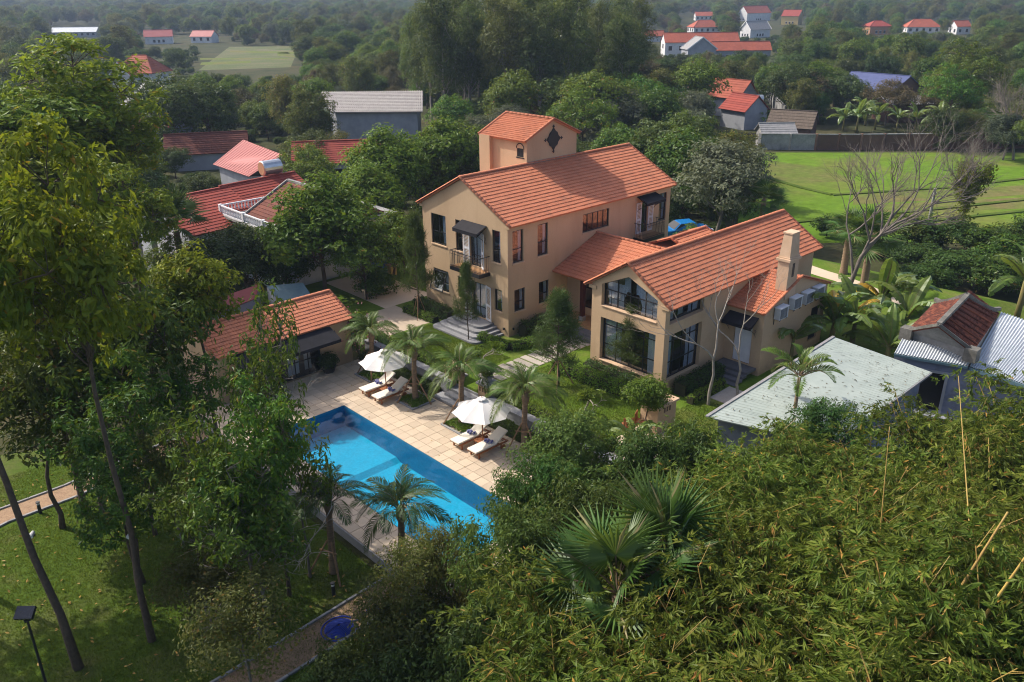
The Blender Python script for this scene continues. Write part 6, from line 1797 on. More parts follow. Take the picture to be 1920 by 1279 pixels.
for (bx, by, lab, H, s, sd) in ((626, 1072, 'dark staked coconut palm on the lawn at the near side of the pool', 3.0, 1.05, 7), (757, 1085, 'dark coconut palm in front of the pool beside the yellowish shrub', 2.9, 1.12, 8)):
    palm('coconut_palm', lab, 'palm', base_at(bx, by, ZG), H, FRd, 20, TR, s*.76, group='coconut palms on the near side of the pool', up=(89, 24), boots=boots, seed=sd, stakes=(2.6, 4.4) if sd == 7 else None)

# --- fan palms
FL = [fan_leaf('fan_leaf_%d' % i, i, 1.15, G['fan'], M['palmtrunk']) for i in range(3)]
TF = palm_trunk('fan_trunk', 6.2, .19, .14, M['palmtrunk'], .0)
fan_palm('fan_palm', 'large fan palm with broad pleated leaves in front of the bamboo', top_at(1160, 1065, 7.0), 6.2, FL, 12, TF, 1.25, seed=3, spread=(86, 10))
fan_palm('fan_palm', 'upright fan palm leaves rising above the glossy tree right of the large fan palm', top_at(1255, 1000, 7.2), 6.2, FL, 8, TF, 1.25, seed=13, spread=(88, 42))
TF2 = palm_trunk('tall_fan_trunk', 5.0, .26, .2, M['palmtrunk'], .0)
FL2 = [fan_leaf('big_fan_leaf_%d' % i, 5+i, 1.3, G['fan'], M['palmtrunk'], nseg=26, pet=1.2) for i in range(2)]
for (bx, by, H, s, lab, sd) in ((1424, 450, 3.4, 1.05, 'bright fan palm beside the round tree behind the villa', 4), (1615, 560, 4.3, 1.05, 'dark fan palm behind the bare tree at the edge of the field', 5), (1580, 520, 3.6, .85, 'second fan palm close left of the dark fan palm by the field', 6)):
    b = base_at(bx, by, ZL-.3)
    o = fan_palm('fan_palm', lab, b, 5.0, FL2, 16, TF2, s, 'fan palms by the field', sd, (85, -35)); o.scale = (1, 1, H/5.0)
p = base_at(330, 470, ZG)
fan_palm('fan_palm', 'fan palm in front of the long red tile roof', base_at(352, 560), 5.6, FL2, 16, TF2, 1.15, None, 8, (80, -30))
# --- areca palm in front of the metal roof
FA_ = [frond_mesh('areca_frond_%d' % i, 40+i, 1.7, .35+.2*i, G['palm'], M['palmtrunk'], nl=30, lw=.075, ll=.66, vee=.45, sag=.3) for i in range(2)]
palm('areca_palm', 'slender areca palm with feathery crown standing before the pale metal roof', 'palm', top_at(1500, 700, 5.4), 5.2, FA_, 13, palm_trunk('areca_trunk', 5.2, .09, .07, M['palmtrunk'], 0, 1.1), 1.0, up=(86, 14), seed=9, lean=0)

# --- bananas
BL = [banana_leaf('banana_leaf_%d' % i, i, 2.3, .62, G['banana'], M['weedstem'], .7+.15*i, .35) for i in range(4)]
BO = BL + [banana_leaf('banana_leaf_old', 9, 1.9, .5, G['banana_old'], M['weedstem'], 1.3, .6)]
for (bx, by, H, s, lab, sd, n) in ((1555, 665, 1.6, 1.15, 'banana plant with ragged arching leaves beside the annex', 1, 10), (1480, 690, 1.4, .9, 'low banana plant against the annex side wall', 2, 6), (1640, 625, 1.7, 1.1, 'banana plant with a yellow dying leaf behind the metal roof', 3, 11),
                                   (1690, 650, 1.4, 1.1, 'banana plant with broad bright leaves left of the old tiled house', 4, 9), (1595, 660, 1.5, 1.0, 'banana plant in the middle of the clump behind the metal roof', 5, 9), (1905, 600, 2.2, 1.15, 'upright banana plant right of the old tiled house', 6, 8), (1660, 690, 1.0, 1.0, 'short banana plant at the edge of the pale metal roof', 7, 8)):
    banana('banana_plant', lab, base_at(bx, by, ZL-.6), H*1.25, BO if sd in (3, 1, 5) else BL, n, s*1.42, sd, 'banana plants on the right')
for k, (bx, by, s) in enumerate(((1605, 250, 1.6), (1580, 246, 1.3), (1640, 244, 1.4), (1680, 248, 1.3), (1760, 252, 1.5), (1622, 236, 1.5), (1425, 240, .9), (1715, 246, 1.2))):
    banana('banana_plant', 'bright banana plant behind the field wall' if k != 6 else 'small banana plant by the grey gabled house at the field corner', base_at(bx, by), 2.2*s/1.4, BL, 10, s, 20+k, 'banana plants behind the field wall')
banana('banana_plant', 'single banana leaf clump beside the hearth terrace', base_at(1185, 850, ZL), .7, BL, 6, .75, 40)

# --- young pines
def pine_kind(name, seed, H):
    rs = np.random.RandomState(seed); mb = MB(); mb.tube(wig((0, 0, -.2), (0, 0, H), 6, .03, rs), [.06, .055, .05, .04, .03, .02, .01], 6)
    C = []; N = []
    z = H*.28
    while z < H*.98:
        f = 1-(z-H*.28)/(H*.72); n = 5+rs.randint(3)
        for i in range(n):
            a = rs.rand()*6.28; L = (.25+.95*f)*rs.uniform(.75, 1.15)*H/4.2
            e = np.array([math.cos(a)*L, math.sin(a)*L, z+L*.35]); b = np.array([0, 0, z])
            mb.tube([tuple(b), tuple((b+e)/2+np.array([0, 0, -.05])), tuple(e)], [.02, .014, .008], 4, cap=False)
            for t in np.linspace(.45, 1.05, 5):
                c = b+(e-b)*min(t, 1.0); m_ = 26
                C.append(np.repeat(c[None], m_, 0)+rs.normal(size=(m_, 3))*.09); N.append(rs.normal(size=(m_, 3)))
        z += H*.065*rs.uniform(.8, 1.2)
    C = np.concatenate(C); N = unit(np.concatenate(N))
    V, F = leaf_cloud(C, N, .30, .022, rs, -.25)
    return dict(crown=np_mesh(name+'_needles', V, F, [G['pine']]), trunk=mb.mesh(name+'_trunk', [M['bark']], True), H=H)
PK = [pine_kind('pine', 3, 4.6), pine_kind('pine_b', 4, 4.6)]
for (bx, by, tp, lab, k, stk) in ((1046, 725, 560, 'young pine propped with stakes on the lawn before the porch', 0, True), (1184, 712, 580, 'young pine standing close to the glazed gable', 1, False), (878, 640, 505, 'thin young pine beside the front door steps', 0, False), (786, 596, 420, 'slim young pine left of the villa front', 1, True)):
    b = base_at(bx, by, ZL); s = (by-tp)/ (FPX/ (b-Vector(CAM)).length) / math.cos(.45) / 4.6
    o = plant(PK[k], 'pine_tree', lab, 'pine tree', b, s, None, 'young pines around the villa')
    if bx in (878, 786): o.scale = (s*.6, s*.6, s)
    if stk:
        for a in (.4, 2.5, 4.6):
            mb = MB(); mb.tube([(math.cos(a)*.9/s, math.sin(a)*.9/s, 0), (math.cos(a)*.06, math.sin(a)*.06, 1.5/s)], .035/s, 6); mb.build('support_stake', M['stake'], o)

# --- kinds of trees, near detail
KN = {}
KN['acacia'] = tree_kind('acacia', 1, 17, (3.0, 3.0, 3.8), 13.0, G['acacia'], M['bark'], 10, 210, .46, 6200, .34, .145, .17, .3, .7, .66, .48, 60)
KN['acacia_b'] = tree_kind('acacia_b', 2, 15, (2.6, 2.8, 3.2), 11.8, G['acacia'], M['bark'], 9, 190, .45, 5600, .33, .14, .15, .3, .7, .66, .5, 60)
KN['broad'] = tree_kind('broad', 3, 10.5, (3.6, 3.6, 3.2), 7.2, G['broad'], M['bark'], 11, 230, .46, 6400, .30, .12, .17, .35, .7, .62, .5, 60)
KN['broad_b'] = tree_kind('broad_b', 4, 9.5, (2.3, 2.3, 2.6), 6.9, G['broad'], M['bark'], 9, 115, .40, 2900, .28, .11, .12, .35, .7, .68, .46, 50)
KN['lychee'] = tree_kind('lychee', 5, 6.8, (2.9, 2.9, 2.5), 4.2, G['lychee'], M['bark_grey'], 12, 340, .42, 22000, .19, .065, .16, .4, .75, .58, .52, 10)
KN['olive'] = tree_kind('thin_shrub', 6, 5.0, (2.0, 2.0, 1.9), 3.0, G['olive'], M['bark_grey'], 8, 120, .5, 6000, .15, .07, .07, .2, .8, .68, .45, 60)
KN['darkbush'] = tree_kind('dark_bush', 7, 3.4, (2.2, 2.2, 1.5), 1.7, G['mango'], M['bark_grey'], 9, 160, .45, 9000, .19, .08, .07, .3, .8, .6, .5, 10)
KN['sparse'] = tree_kind('sparse', 8, 7.0, (1.8, 1.8, 2.4), 4.4, G['broad'], M['bark_grey'], 7, 60, .36, 1500, .25, .10, .09, .3, .8, .7, .5, 50)
KN['brightbush'] = tree_kind('bright_bush', 9, 3.0, (1.15, 1.15, 1.0), 2.0, G['bright'], M['bark'], 7, 80, .35, 3800, .15, .075, .05, .25, .8, .6, .5, 20)
# mid detail (45-110 m)
KM = {}
KM['green'] = tree_kind('mid_green', 11, 9.5, (3.6, 3.6, 3.3), 6.0, G['bright'], M['bark'], 11, 210, .7, 9000, .34, .17, .17, .3, .75, .64, .48, 30)
KM['dark'] = tree_kind('mid_dark', 12, 8.5, (3.8, 3.8, 3.2), 5.0, G['mango'], M['bark'], 11, 220, .65, 9500, .36, .13, .17, .35, .75, .6, .5, 10)
KM['broad'] = tree_kind('mid_broad', 13, 9, (3.4, 3.4, 3.4), 5.4, G['broad'], M['bark'], 10, 200, .65, 8000, .36, .16, .17, .3, .75, .62, .5, 20)
KM['grey'] = tree_kind('mid_grey', 14, 8, (3.4, 3.4, 3.6), 4.4, G['grey'], M['bark_grey'], 11, 230, .6, 9500, .30, .12, .15, .3, .75, .62, .5, 20)
KM['olive'] = tree_kind('mid_olive', 15, 10, (3.4, 3.4, 3.8), 6.0, G['olive'], M['bark'], 11, 170, .7, 7000, .32, .14, .16, .25, .75, .68, .46, 40)
KM['brown'] = tree_kind('mid_brown', 16, 7.5, (3.4, 3.4, 2.8), 4.6, G['brown'], M['bark_grey'], 10, 170, .65, 6000, .30, .13, .14, .25, .75, .66, .48, 40)
KM['euca'] = tree_kind('tall_eucalyptus', 17, 20, (3.5, 3.5, 8.2), 11.4, G['euca'], M['bark_pale'], 19, 270, .8, 10500, .40, .13, .2, .45, .9, .72, .36, 60)
KM['euca_b'] = tree_kind('tall_eucalyptus_b', 18, 19, (3.9, 3.6, 7.4), 11.2, G['euca'], M['bark_pale'], 17, 250, .8, 10000, .40, .13, .19, .45, .9, .72, .38, 60)
KM['bush'] = tree_kind('mid_bush', 19, 3.2, (2.0, 2.0, 1.5), 1.6, G['broad'], M['bark'], 8, 90, .5, 4200, .26, .12, .06, .3, .8, .6, .5, 6)
KM['bush_dark'] = tree_kind('mid_dark_bush', 20, 3.2, (2.2, 2.2, 1.5), 1.6, G['hedge_dark'], M['bark'], 8, 90, .5, 4400, .24, .11, .06, .3, .8, .6, .5, 6)

# --- left foreground trees
def P_(kind, name, lab, loc, s=1.0, sz=None, rz=None, group=None, cat='tree', tilt=None): return plant(KN.get(kind) or KM[kind], name, lab, cat, loc, s, rz, group, sz, tilt)
def T_(kind, name, lab, px, py, H, w, rz=0.0, z0=ZG, group=None, cat='tree', base=None, tilt=None):
    """tree of height H whose crown top shows at (px, py) and whose crown is w photo pixels wide"""
    K = KN.get(kind) or KM[kind]
    loc = base if base is not None else top_at(px, py, H, z0)
    d = (Vector((loc.x, loc.y, loc.z+H*.8))-Vector(CAM)).length
    s = (w/2)*d/FPX/K['R']
    return P_(kind, name, lab, loc, s, H/K['H'], rz, group, cat, tilt)
fwv = Vector((math.cos(YAW), math.sin(YAW), 0))
o = T_('acacia', 'acacia_tree', 'tall tree with long bare leaning trunk at the lower left of the lawn', 0, 0, 17.5, 300, 2.2, base=base_at(146, 1252))
o.rotation_mode = 'QUATERNION'; o.rotation_quaternion = Matrix.Rotation(math.radians(-5), 3, fwv).to_quaternion() @ Euler((0, 0, 2.2)).to_quaternion()
T_('acacia', 'acacia_tree', 'tall tree with yellow green crown whose trunk stands right of the long bare trunk', 0, 0, 17.2, 250, .6, base=base_at(285, 1200))
T_('broad_b', 'garden_tree', 'dark leaved tree on a slim trunk beside the near edge of the pool deck', 0, 0, 8.6, 150, 1.1, base=base_at(542, 1116))
T_('sparse', 'garden_tree', 'thin leaved tree with pale crooked branches in the middle of the left lawn', 0, 0, 7.2, 190, .3, base=base_at(492, 1178))
LT = [('broad', 'largest dark green spreading tree filling the left middle of the garden', 185, 430, 12.0, 310), ('acacia_b', 'light green slim tree on the right of the largest spreading tree', 350, 462, 10.8, 150), ('broad', 'dark spreading tree at the left edge above the gravel path', 50, 520, 10.5, 260),
      ('broad_b', 'dark tree under the largest spreading tree, left of the pool house', 215, 640, 8.5, 160), ('broad_b', 'dark low branched tree between the two tall bare trunks', 190, 740, 7.8, 180), ('broad_b', 'dark leaved low crown just above the bollard light lawn', 205, 858, 6.4, 150),
      ('sparse', 'leafy tree between the spreading trees and the pool', 370, 740, 8.2, 170), ('acacia_b', 'yellow green tall tree at the left edge behind the spreading trees', 20, 180, 15, 240), ('acacia', 'yellow green tall tree at upper left with the highest crown', 125, 68, 17.8, 240),
      ('acacia_b', 'yellow green tree whose crown hangs before the grey slate house', 200, 195, 13.6, 150), ('acacia_b', 'bright lime leaved tree low at the left edge', 25, 255, 13.5, 230), ('acacia', 'bright leaved tree behind the largest spreading tree', 210, 310, 12, 170),
      ('acacia_b', 'light green tree at the left edge between the lime tree and the dark tree', 110, 400, 11.5, 200),
      ('sparse', 'thin branching sapling in front of the pool house roof', 478, 535, 10.5, 150), ('sparse', 'leafy tree in front of the pool house awning left of the pool', 500, 668, 8.4, 140), ('sparse', 'leafy low tree overhanging the near left corner of the pool', 540, 752, 7.4, 130),
      ('broad_b', 'dark understorey tree at the left edge beside the upper path', 40, 700, 7.0, 190), ('broad_b', 'dark understorey tree left of the long bare trunk', 120, 655, 7.5, 180), ('broad_b', 'leafy low tree against the left gable wall of the pool house', 352, 660, 7.2, 130), ('olive', 'airy understorey tree above the upper gravel path', 300, 800, 5.4, 150), ('sparse', 'young light leaved tree near the near pool palms', 440, 900, 6.4, 190), ('sparse', 'young thin tree in the middle of the lawn left of the pool', 340, 880, 6.0, 170), ('sparse', 'young thin tree just left of the pool under the leafy trees', 425, 790, 8.0, 180)]
for i, (k, lab, x, y, H, w) in enumerate(LT): T_(k, 'acacia_tree' if 'acacia' in k else 'garden_tree', lab, x, y, H, w, i*1.3)
for (x, y, H, r) in ((-33.5, -3.5, 15, 3.2), (-31.5, 1.5, 16, 3.4), (-29.0, -1.0, 13.5, 2.6)):  # trees outside the view, added to cast shade on the left lawn
    P_('acacia_b', 'acacia_tree', 'tall yellow green tree out of view, added to shade the left lawn', (x, y, ZG), r/KN['acacia_b']['R'], H/KN['acacia_b']['H'], x, group='unseen trees shading the left lawn')
P_('olive', 'garden_shrub', 'airy low shrub on the lawn under the thin leaved trees', base_at(400, 1190), .8, rz=2, cat='shrub')
P_('olive', 'garden_shrub', 'airy shrub at the bottom of the left lawn by the lower path', base_at(470, 1300), .9, rz=2.6, cat='shrub')
for (x, y, zz, lab) in ((60, 1003, .9, 'small white spotlight strapped to the leaning bare trunk'), (244, 1004, 2.4, 'small white spotlight strapped to the second tall trunk')):
    p = at(x, y, zz); t = thing('tree_spotlight', lab, 'spotlight', (p.x, p.y, zz), YAW, 'spotlights on the trunks')
    mb = MB(); mb.tube([(-.12, 0, 0), (.12, 0, .05)], [.09, .06], 8); mb.build('housing', M['lampwhite'], t)
    mb = MB(); mb.box(.0, -.02, -.12, .16, .02, -.04); mb.build('bracket', M['black'], t)
# bare saplings among them
BK = [bare_kind('bare_sapling', 3, 5.5, M['bark_pale'], .07, 5, .5, .36), bare_kind('bare_tree', 8, 9, M['bark_pale'], .105, 6, .30, .34, kids=(2, 3), crook=.07), bare_kind('bare_branchy', 14, 14, M['bark_grey'], .17, 6, .34, .24, kids=(2, 4), crook=.06)]
plant(BK[0], 'bare_tree', 'leafless pale sapling leaning across the left lawn', 'bare tree', base_at(500, 1150), 1.1, 1.0)
plant(BK[0], 'bare_tree', 'small leafless sapling at the far left corner of the pool', 'bare tree', base_at(572, 765, ZD), .45, 2.0)
# --- yellowish shrubs and dark bushes at the bottom centre
for k, (x, y, H, w, lab) in enumerate(((800, 985, 4.8, 170, 'yellowish airy shrub in front of the near end of the pool'), (730, 1070, 4.4, 160, 'yellowish shrub below the dark coconut palm'), (865, 1015, 4.8, 150, 'olive shrub between the yellowish shrub and the dark glossy tree'))):
    T_('olive', 'garden_shrub', lab, x, y, H, w, k*2.0, cat='shrub')
for k, (x, y, H, w, lab) in enumerate(((650, 1215, 2.6, 150, 'dark bush at the bottom by the coiled hose'), (790, 1120, 3.6, 200, 'dark bush under the yellowish shrubs'), (905, 1130, 4.0, 220, 'dark shaded bush left of the bamboo'), (720, 1225, 3.4, 180, 'dark bush at the bottom edge of the view'), (850, 1215, 4.0, 220, 'dark bush at the bottom edge beside the bamboo'), (960, 1090, 4.6, 200, 'dark bush between the glossy tree and the bamboo'), (590, 1270, 2.2, 110, 'small dark bush at the bottom beside the lower path'))):
    T_('darkbush', 'dark_bush', lab, x, y, H, w, k, cat='bush')
# --- glossy dark trees right of the pool
for k, (x, y, H, w, lab) in enumerate(((1000, 868, 6.6, 200, 'glossy dark tree overhanging the right end of the pool'), (1080, 805, 6.2, 250, 'glossy dark round tree just below the lower loungers'), (985, 960, 7.0, 250, 'glossy dark tree left of the fan palm'), (1195, 812, 6.4, 220, 'glossy dark tree behind the fan palm below the hearth'),
                                       (1545, 768, 5.6, 190, 'glossy round tree in front of the pale metal roof'), (1320, 822, 6.0, 220, 'glossy dark tree between the hearth and the metal roof'), (1110, 900, 7.0, 260, 'glossy dark tree right behind the big fan palm'))):
    T_('lychee', 'lychee_tree', lab, x, y, H, w, k*1.7)
# --- small ornamental trees in the villa garden
P_('brightbush', 'small_tree', 'bright green small tree beside the hearth', base_at(1212, 812, ZL), 1.0, cat='small tree')
FK = bare_kind('frangipani', 21, 2.6, M['bark_pale'], .07, 3, .5, .36, kids=(2, 3), crook=.1)
rs = np.random.RandomState(44)
def frangi(lab, loc, s, rz):
    o = plant(FK, 'frangipani', lab, 'small tree', loc, s, rz, 'frangipani trees in the garden')
    co = np.array([v.co for v in FK['trunk'].vertices]); tips = co[co[:, 2] > 1.3]; tips = tips[rs.choice(len(tips), 70)]
    C = np.repeat(tips, 7, 0)+rs.normal(size=(490, 3))*.06; N = unit(rs.normal(size=(490, 3))+np.array([0, 0, 1.2]))
    V, F = leaf_cloud(C, N, .26, .08, rs, .1); put('foliage', np_mesh('frangipani_leaves', V, F, [G['bright']]), o)
frangi('frangipani with pale bare stems left of the stepping stones', base_at(925, 712, ZL), 1.0, 0); frangi('frangipani with pale crooked stems on the lawn before the glazed gable', base_at(1098, 770, ZL), 1.05, 2)
frangi('smaller frangipani behind the stair pillar', base_at(905, 690, ZL), .85, 4)
# bougainvillea at the pool house corner
b = base_at(672, 668, ZD)
o = P_('brightbush', 'bougainvillea', 'pink flowering bougainvillea at the corner of the pool house', b, .95, cat='shrub')
C = rs.normal(size=(420, 3))*np.array([.75, .75, .5])+np.array([0, 0, 1.7]); N = unit(rs.normal(size=(420, 3))+np.array([0, 0, .6]))
V, F = leaf_cloud(C, N, .13, .11, rs); put('flowers', np_mesh('flowers', V, F, [M['pink']]), o)
# --- bare trees by the wing and beyond
plant(BK[1], 'bare_tree', 'leafless tree with whitish crooked trunk in front of the glazed wing side', 'bare tree', base_at(1328, 758, ZL), .92, 2.2)
plant(BK[1], 'bare_tree', 'leafless tree in front of the annex door', 'bare tree', base_at(1385, 742, ZL), .82, .9)
plant(BK[2], 'bare_tree', 'large leafless branching tree between annex and green field', 'bare tree', base_at(1582, 585, ZL), 1.15, .5)
plant(BK[2], 'bare_tree', 'leafless tree at the right edge of the field', 'bare tree', base_at(1900, 300), 1.0, 2.5)
o = plant(BK[2], 'dead_tree', 'dead forked tree wrapped in yellow green vine in the field', 'dead tree', base_at(1800, 425), .85, 4.4)
co = np.array([v.co for v in BK[2]['trunk'].vertices]); lowv = co[(co[:, 2] > .5) & (co[:, 2] < 6.5) & (np.hypot(co[:, 0], co[:, 1]) < 1.6)]
lowv = lowv[rs.choice(len(lowv), 260)]; C = np.repeat(lowv, 14, 0); C = C+rs.normal(size=C.shape)*.35; N = unit(rs.normal(size=C.shape)+np.array([0, 0, .5]))
V, F = leaf_cloud(C, N, .34, .2, rs, .4); put('vine', np_mesh('vine_leaves', V, F, [G['acacia']]), o)

# --- bamboo: culms and leaf sprays arching over
def bamboo_kind(name, seed, R=2.6, H=9.0, nspray=420, leaves=26):
    rs = np.random.RandomState(seed); culms = []; C = []; D = []; N = []
    tw = MB()
    for i in range(15):
        a = rs.rand()*6.28; sp = rs.uniform(.5, 1.0)*R; h = H*rs.uniform(.72, 1.05)
        t = np.linspace(0, 1, 10); r = sp*(.12*t+.88*t**2.6); z = h*(t-.16*t**4*(sp/R))
        b0 = np.array([math.cos(a)*.4*rs.rand(), math.sin(a)*.4*rs.rand()])
        pts = [(b0[0]+math.cos(a)*r[k], b0[1]+math.sin(a)*r[k], z[k]) for k in range(10)]
        culms.append((pts, [.045*(1-.75*q) for q in t]))
    pts_all = [np.array(c[0]) for c in culms]
    for i in range(nspray):
        c = pts_all[rs.randint(len(pts_all))]; f = (1-.62*rs.rand()**1.5)*9; k = int(min(8, f)); q = c[k]+(c[k+1]-c[k])*(f-k)
        a = rs.rand()*6.28; L = rs.uniform(.7, 1.8); out = np.array([math.cos(a), math.sin(a), rs.uniform(-.05, .65)])
        e = q+out*L; m_ = (q+e)/2+np.array([0, 0, .2*L])
        e[2] -= .35*L
        if i % 7 == 0: tw.tube([tuple(q), tuple(m_), tuple(e)], [.006, .005, .003], 3, cap=False)
        for j in range(max(2, leaves//6)):      # tufts of five to eight leaves hanging from the twig
            t = rs.uniform(.3, 1.0); p = (1-t)**2*q+2*t*(1-t)*m_+t*t*e+rs.normal(size=3)*.10
            ax = unit(np.array([math.cos(a), math.sin(a), -.35])+rs.normal(size=3)*.6); nn = unit(rs.normal(size=3)*.45+np.array([0, 0, 1.])); nn = unit(nn-ax*(nn@ax)); sd_ = np.cross(ax, nn)
            for g in range(rs.randint(5, 9)):
                th = rs.uniform(-.95, .95); C.append(p+ax*.03*g); D.append(unit(ax*math.cos(th)+sd_*math.sin(th)+rs.normal(size=3)*.16-np.array([0, 0, .12]))); N.append(unit(nn+rs.normal(size=3)*.25))
    C = np.array(C); D = np.array(D); N = np.array(N)
    s = unit(np.cross(D, N)); u = np.cross(s, D); n = len(C)
    l = .25*(.6+.7*rs.rand(n, 1)); w = .056*(.7+.6*rs.rand(n, 1))
    V = np.stack([C, C+D*l*.38+s*w*.5+u*w*.15, C+D*l-u*l*.08, C+D*l*.38-s*w*.5+u*w*.15], 1).reshape(-1, 3)
    fol = np_mesh(name+'_foliage', V, np.arange(4*n).reshape(-1, 4), [G['bamboo']])
    cms = []
    for pts, rad in culms:
        mb = MB(); mb.tube(pts, rad, 6, cap=False); cms.append(mb.mesh(name+'_culm', [M['culm']], True))
    return dict(fol=fol, culms=cms, twigs=tw.mesh(name+'_twigs', [M['culm']]))
BBK = [bamboo_kind('bamboo_%d' % i, 50+i, nspray=520, leaves=30) for i in range(3)]
def bamboo(lab, loc, s, k, rz):
    o = thing('bamboo_clump', lab, 'bamboo', loc, rz, 'bamboo clumps in the right foreground'); o.scale = (s, s, s)
    K = BBK[k]
    put('foliage', K['fol'], o); put('twigs', K['twigs'], o)['kind'] = 'stuff'
    for m_ in K['culms']: put('culm', m_, o)
BB = [(1325, 800, 6.9), (1440, 800, 6.7), (1560, 805, 6.9), (1660, 790, 7.2), (1770, 745, 7.6), (1870, 695, 8.2), (1950, 690, 8.4),
      (1270, 905, 7.2), (1390, 890, 7.4), (1510, 880, 7.6), (1640, 860, 7.9), (1780, 840, 8.2), (1910, 810, 8.6),
      (1300, 1000, 7.6), (1440, 990, 8.0), (1600, 985, 8.4), (1760, 960, 8.8), (1930, 930, 9.2),
      (1080, 1065, 7.6), (1230, 1090, 7.9), (1390, 1110, 8.4), (1570, 1120, 8.8), (1760, 1100, 9.2), (1940, 1090, 9.5), (1060, 1180, 8.0), (1210, 1230, 8.4), (1400, 1270, 8.8), (1620, 1290, 9.2), (1850, 1290, 9.5)]
ORD = ('first', 'second', 'third', 'fourth', 'fifth', 'sixth', 'seventh')
rows = [('back row of the right thicket', 7), ('second row of the right thicket', 6), ('middle row of the right thicket', 5), ('fourth row of the right thicket', 6), ('front row of the right thicket', 5)]
labs = ['bamboo clump in the %s, %s from the left' % (r, ORD[j]) for r, n_ in rows for j in range(n_)]
for i, (x, y, H) in enumerate(BB): bamboo(labs[i], top_at(x, y, H), H/9.0, i % 3, rng.uniform(0, 6.28))
# tall pale culms that stick out above the thicket
for (x0, y0, x1, y1, lab) in ((1815, 950, 1797, 705, 'upright yellow bamboo cane standing above the thicket beside the old house'), (1790, 1120, 1890, 960, 'thick leaning tan bamboo cane at the right of the thicket'), (1850, 1150, 1940, 1020, 'thick leaning tan bamboo cane at the right edge'), (1655, 945, 1668, 800, 'thin yellow bamboo cane before the metal roof')):
    a = at(x0, y0, 6.3); b = at(x1, y1, 7.4) if y1 < 800 else at(x1, y1, 8.2)
    t = thing('bamboo_cane', lab, 'bamboo cane', (a.x, a.y, ZG), 0, 'bamboo canes above the thicket')
    d = b-a; base = a-d.normalized()*1.2; pts = [base.lerp(b, f)-Vector((a.x, a.y, ZG)) for f in np.linspace(0, 1, 14)]
    mb = MB(); mb.tube(pts, [(.042 if y0 > 1000 else .018)*(1-.5*i/13)*(1.12 if i % 2 else 1) for i in range(14)], 7); mb.build('cane', M['culm'], t, True)
# --- trees round the villa, middle distance
mid = [('green', (612, 575), 10.6, 320, 'large bright green tree left of the villa in front of the terrace house'), ('dark', (470, 575), 6.5, 398, 'dark shadowy tree left of the large bright green tree'),
       ('green', (740, 430), 9, 236, 'bright green tree left of the tower'), ('green', (845, 410), 9, 226, 'bright green tree right against the tower'), ('green', (700, 460), 8, 300, 'green tree behind the large bright green tree'),
       ('green', (742, 548), 7, 395, 'green tree at the back of the paved yard left of the villa'), ('broad', (690, 590), 6, 440, 'leafy tree between the pool house and the paved yard'), ('broad', (335, 575), 8, 425, 'green tree hiding the white wall below the long red tile roof'), ('dark', (540, 560), 6, 420, 'second dark tree under the large bright green tree'),
       ('olive', (625, 330), 10, 160, 'olive tree in front of the pale roofed warehouse'), ('olive', (560, 330), 9, 195, 'olive tree left of the pale roofed warehouse'),
       ('dark', (335, 300), 11, 125, 'very dark tree beside the grey slate house'), ('dark', (400, 285), 10, 140, 'very dark tree right of the grey slate house'), ('dark', (285, 375), 6, 275, 'dark round tree above the long red roof'), ('dark', (385, 385), 6, 300, 'dark round tree between the red roofs'),
       ('grey', (1345, 450), 8, 262, 'round grey green tree behind the villa at the field edge'), ('dark', (1265, 380), 9, 215, 'dark tree left of the round grey green tree'), ('olive', (1250, 330), 11, 160, 'olive tree behind the villa ridge'), ('olive', (1330, 330), 10, 150, 'olive tree beside the red roofed house by the field'),
       ('grey', (1140, 300), 9, 165, 'silvery grey tree behind the tower'), ('broad', (1090, 330), 8, 190, 'green tree close behind the tower'), ('broad', (760, 540), 5, 440, 'small green tree just left of the villa front'),
       ('brown', (1560, 180), 8, 130, 'brownish tree left of the blue roofed farmhouse'), ('brown', (1500, 225), 9, 130, 'brownish tree behind the open hut'), ('dark', (1480, 225), 9, 120, 'dark round tree behind the yard wall'),
       ('olive', (1860, 250), 15, 70, 'tall olive tree at the upper right edge'), ('broad', (1800, 240), 13, 100, 'green tree right of the blue roofed farmhouse'), ('grey', (1880, 300), 9, 190, 'grey green tree at the right edge beyond the field'), ('brown', (1740, 235), 9, 150, 'brownish tree right of the brick outbuilding'),
       ('dark', (180, 260), 10, 130, 'dark tree left of the grey slate house'), ('dark', (330, 335), 7, 252, 'dark tree hiding the left end of the brown tiled roof'), ('olive', (690, 345), 8, 225, 'olive tree in front of the red roof left of the tower'), ('broad', (590, 420), 8, 285, 'leafy tree between the barn and the bright green tree'),
       ('olive', (1820, 285), 12, 120, 'broad olive tree at the right end of the field wall'), ('olive', (1900, 270), 14, 95, 'big olive tree rising at the right edge beyond the field'), ('broad', (1770, 262), 11, 135, 'green tree just behind the field wall near its right end'), ('broad', (1935, 320), 12, 190, 'green tree cut by the right edge beyond the field'),
       ('olive', (1300, 262), 9, 150, 'olive tree covering the left of the red roofed house'), ('brown', (1660, 235), 8, 140, 'brownish tree in front of the blue roofed farmhouse'), ('dark', (1575, 225), 8, 135, 'dark tree at the left corner of the blue roofed farmhouse')]
for (k, bp, H, tpy, lab) in mid:
    b = base_at(*bp); d = (Vector((b.x, b.y, 0))-Vector((CAM[0], CAM[1], 0))).length
    ang = math.atan((tpy-639.5)/FPX)-PITCH; Hn = CAM[2]-d*math.tan(ang)-ZG
    s = max(.35, min(2.2, Hn/KM[k]['H'])); P_(k, 'tree', lab, b, s*1.12, s)
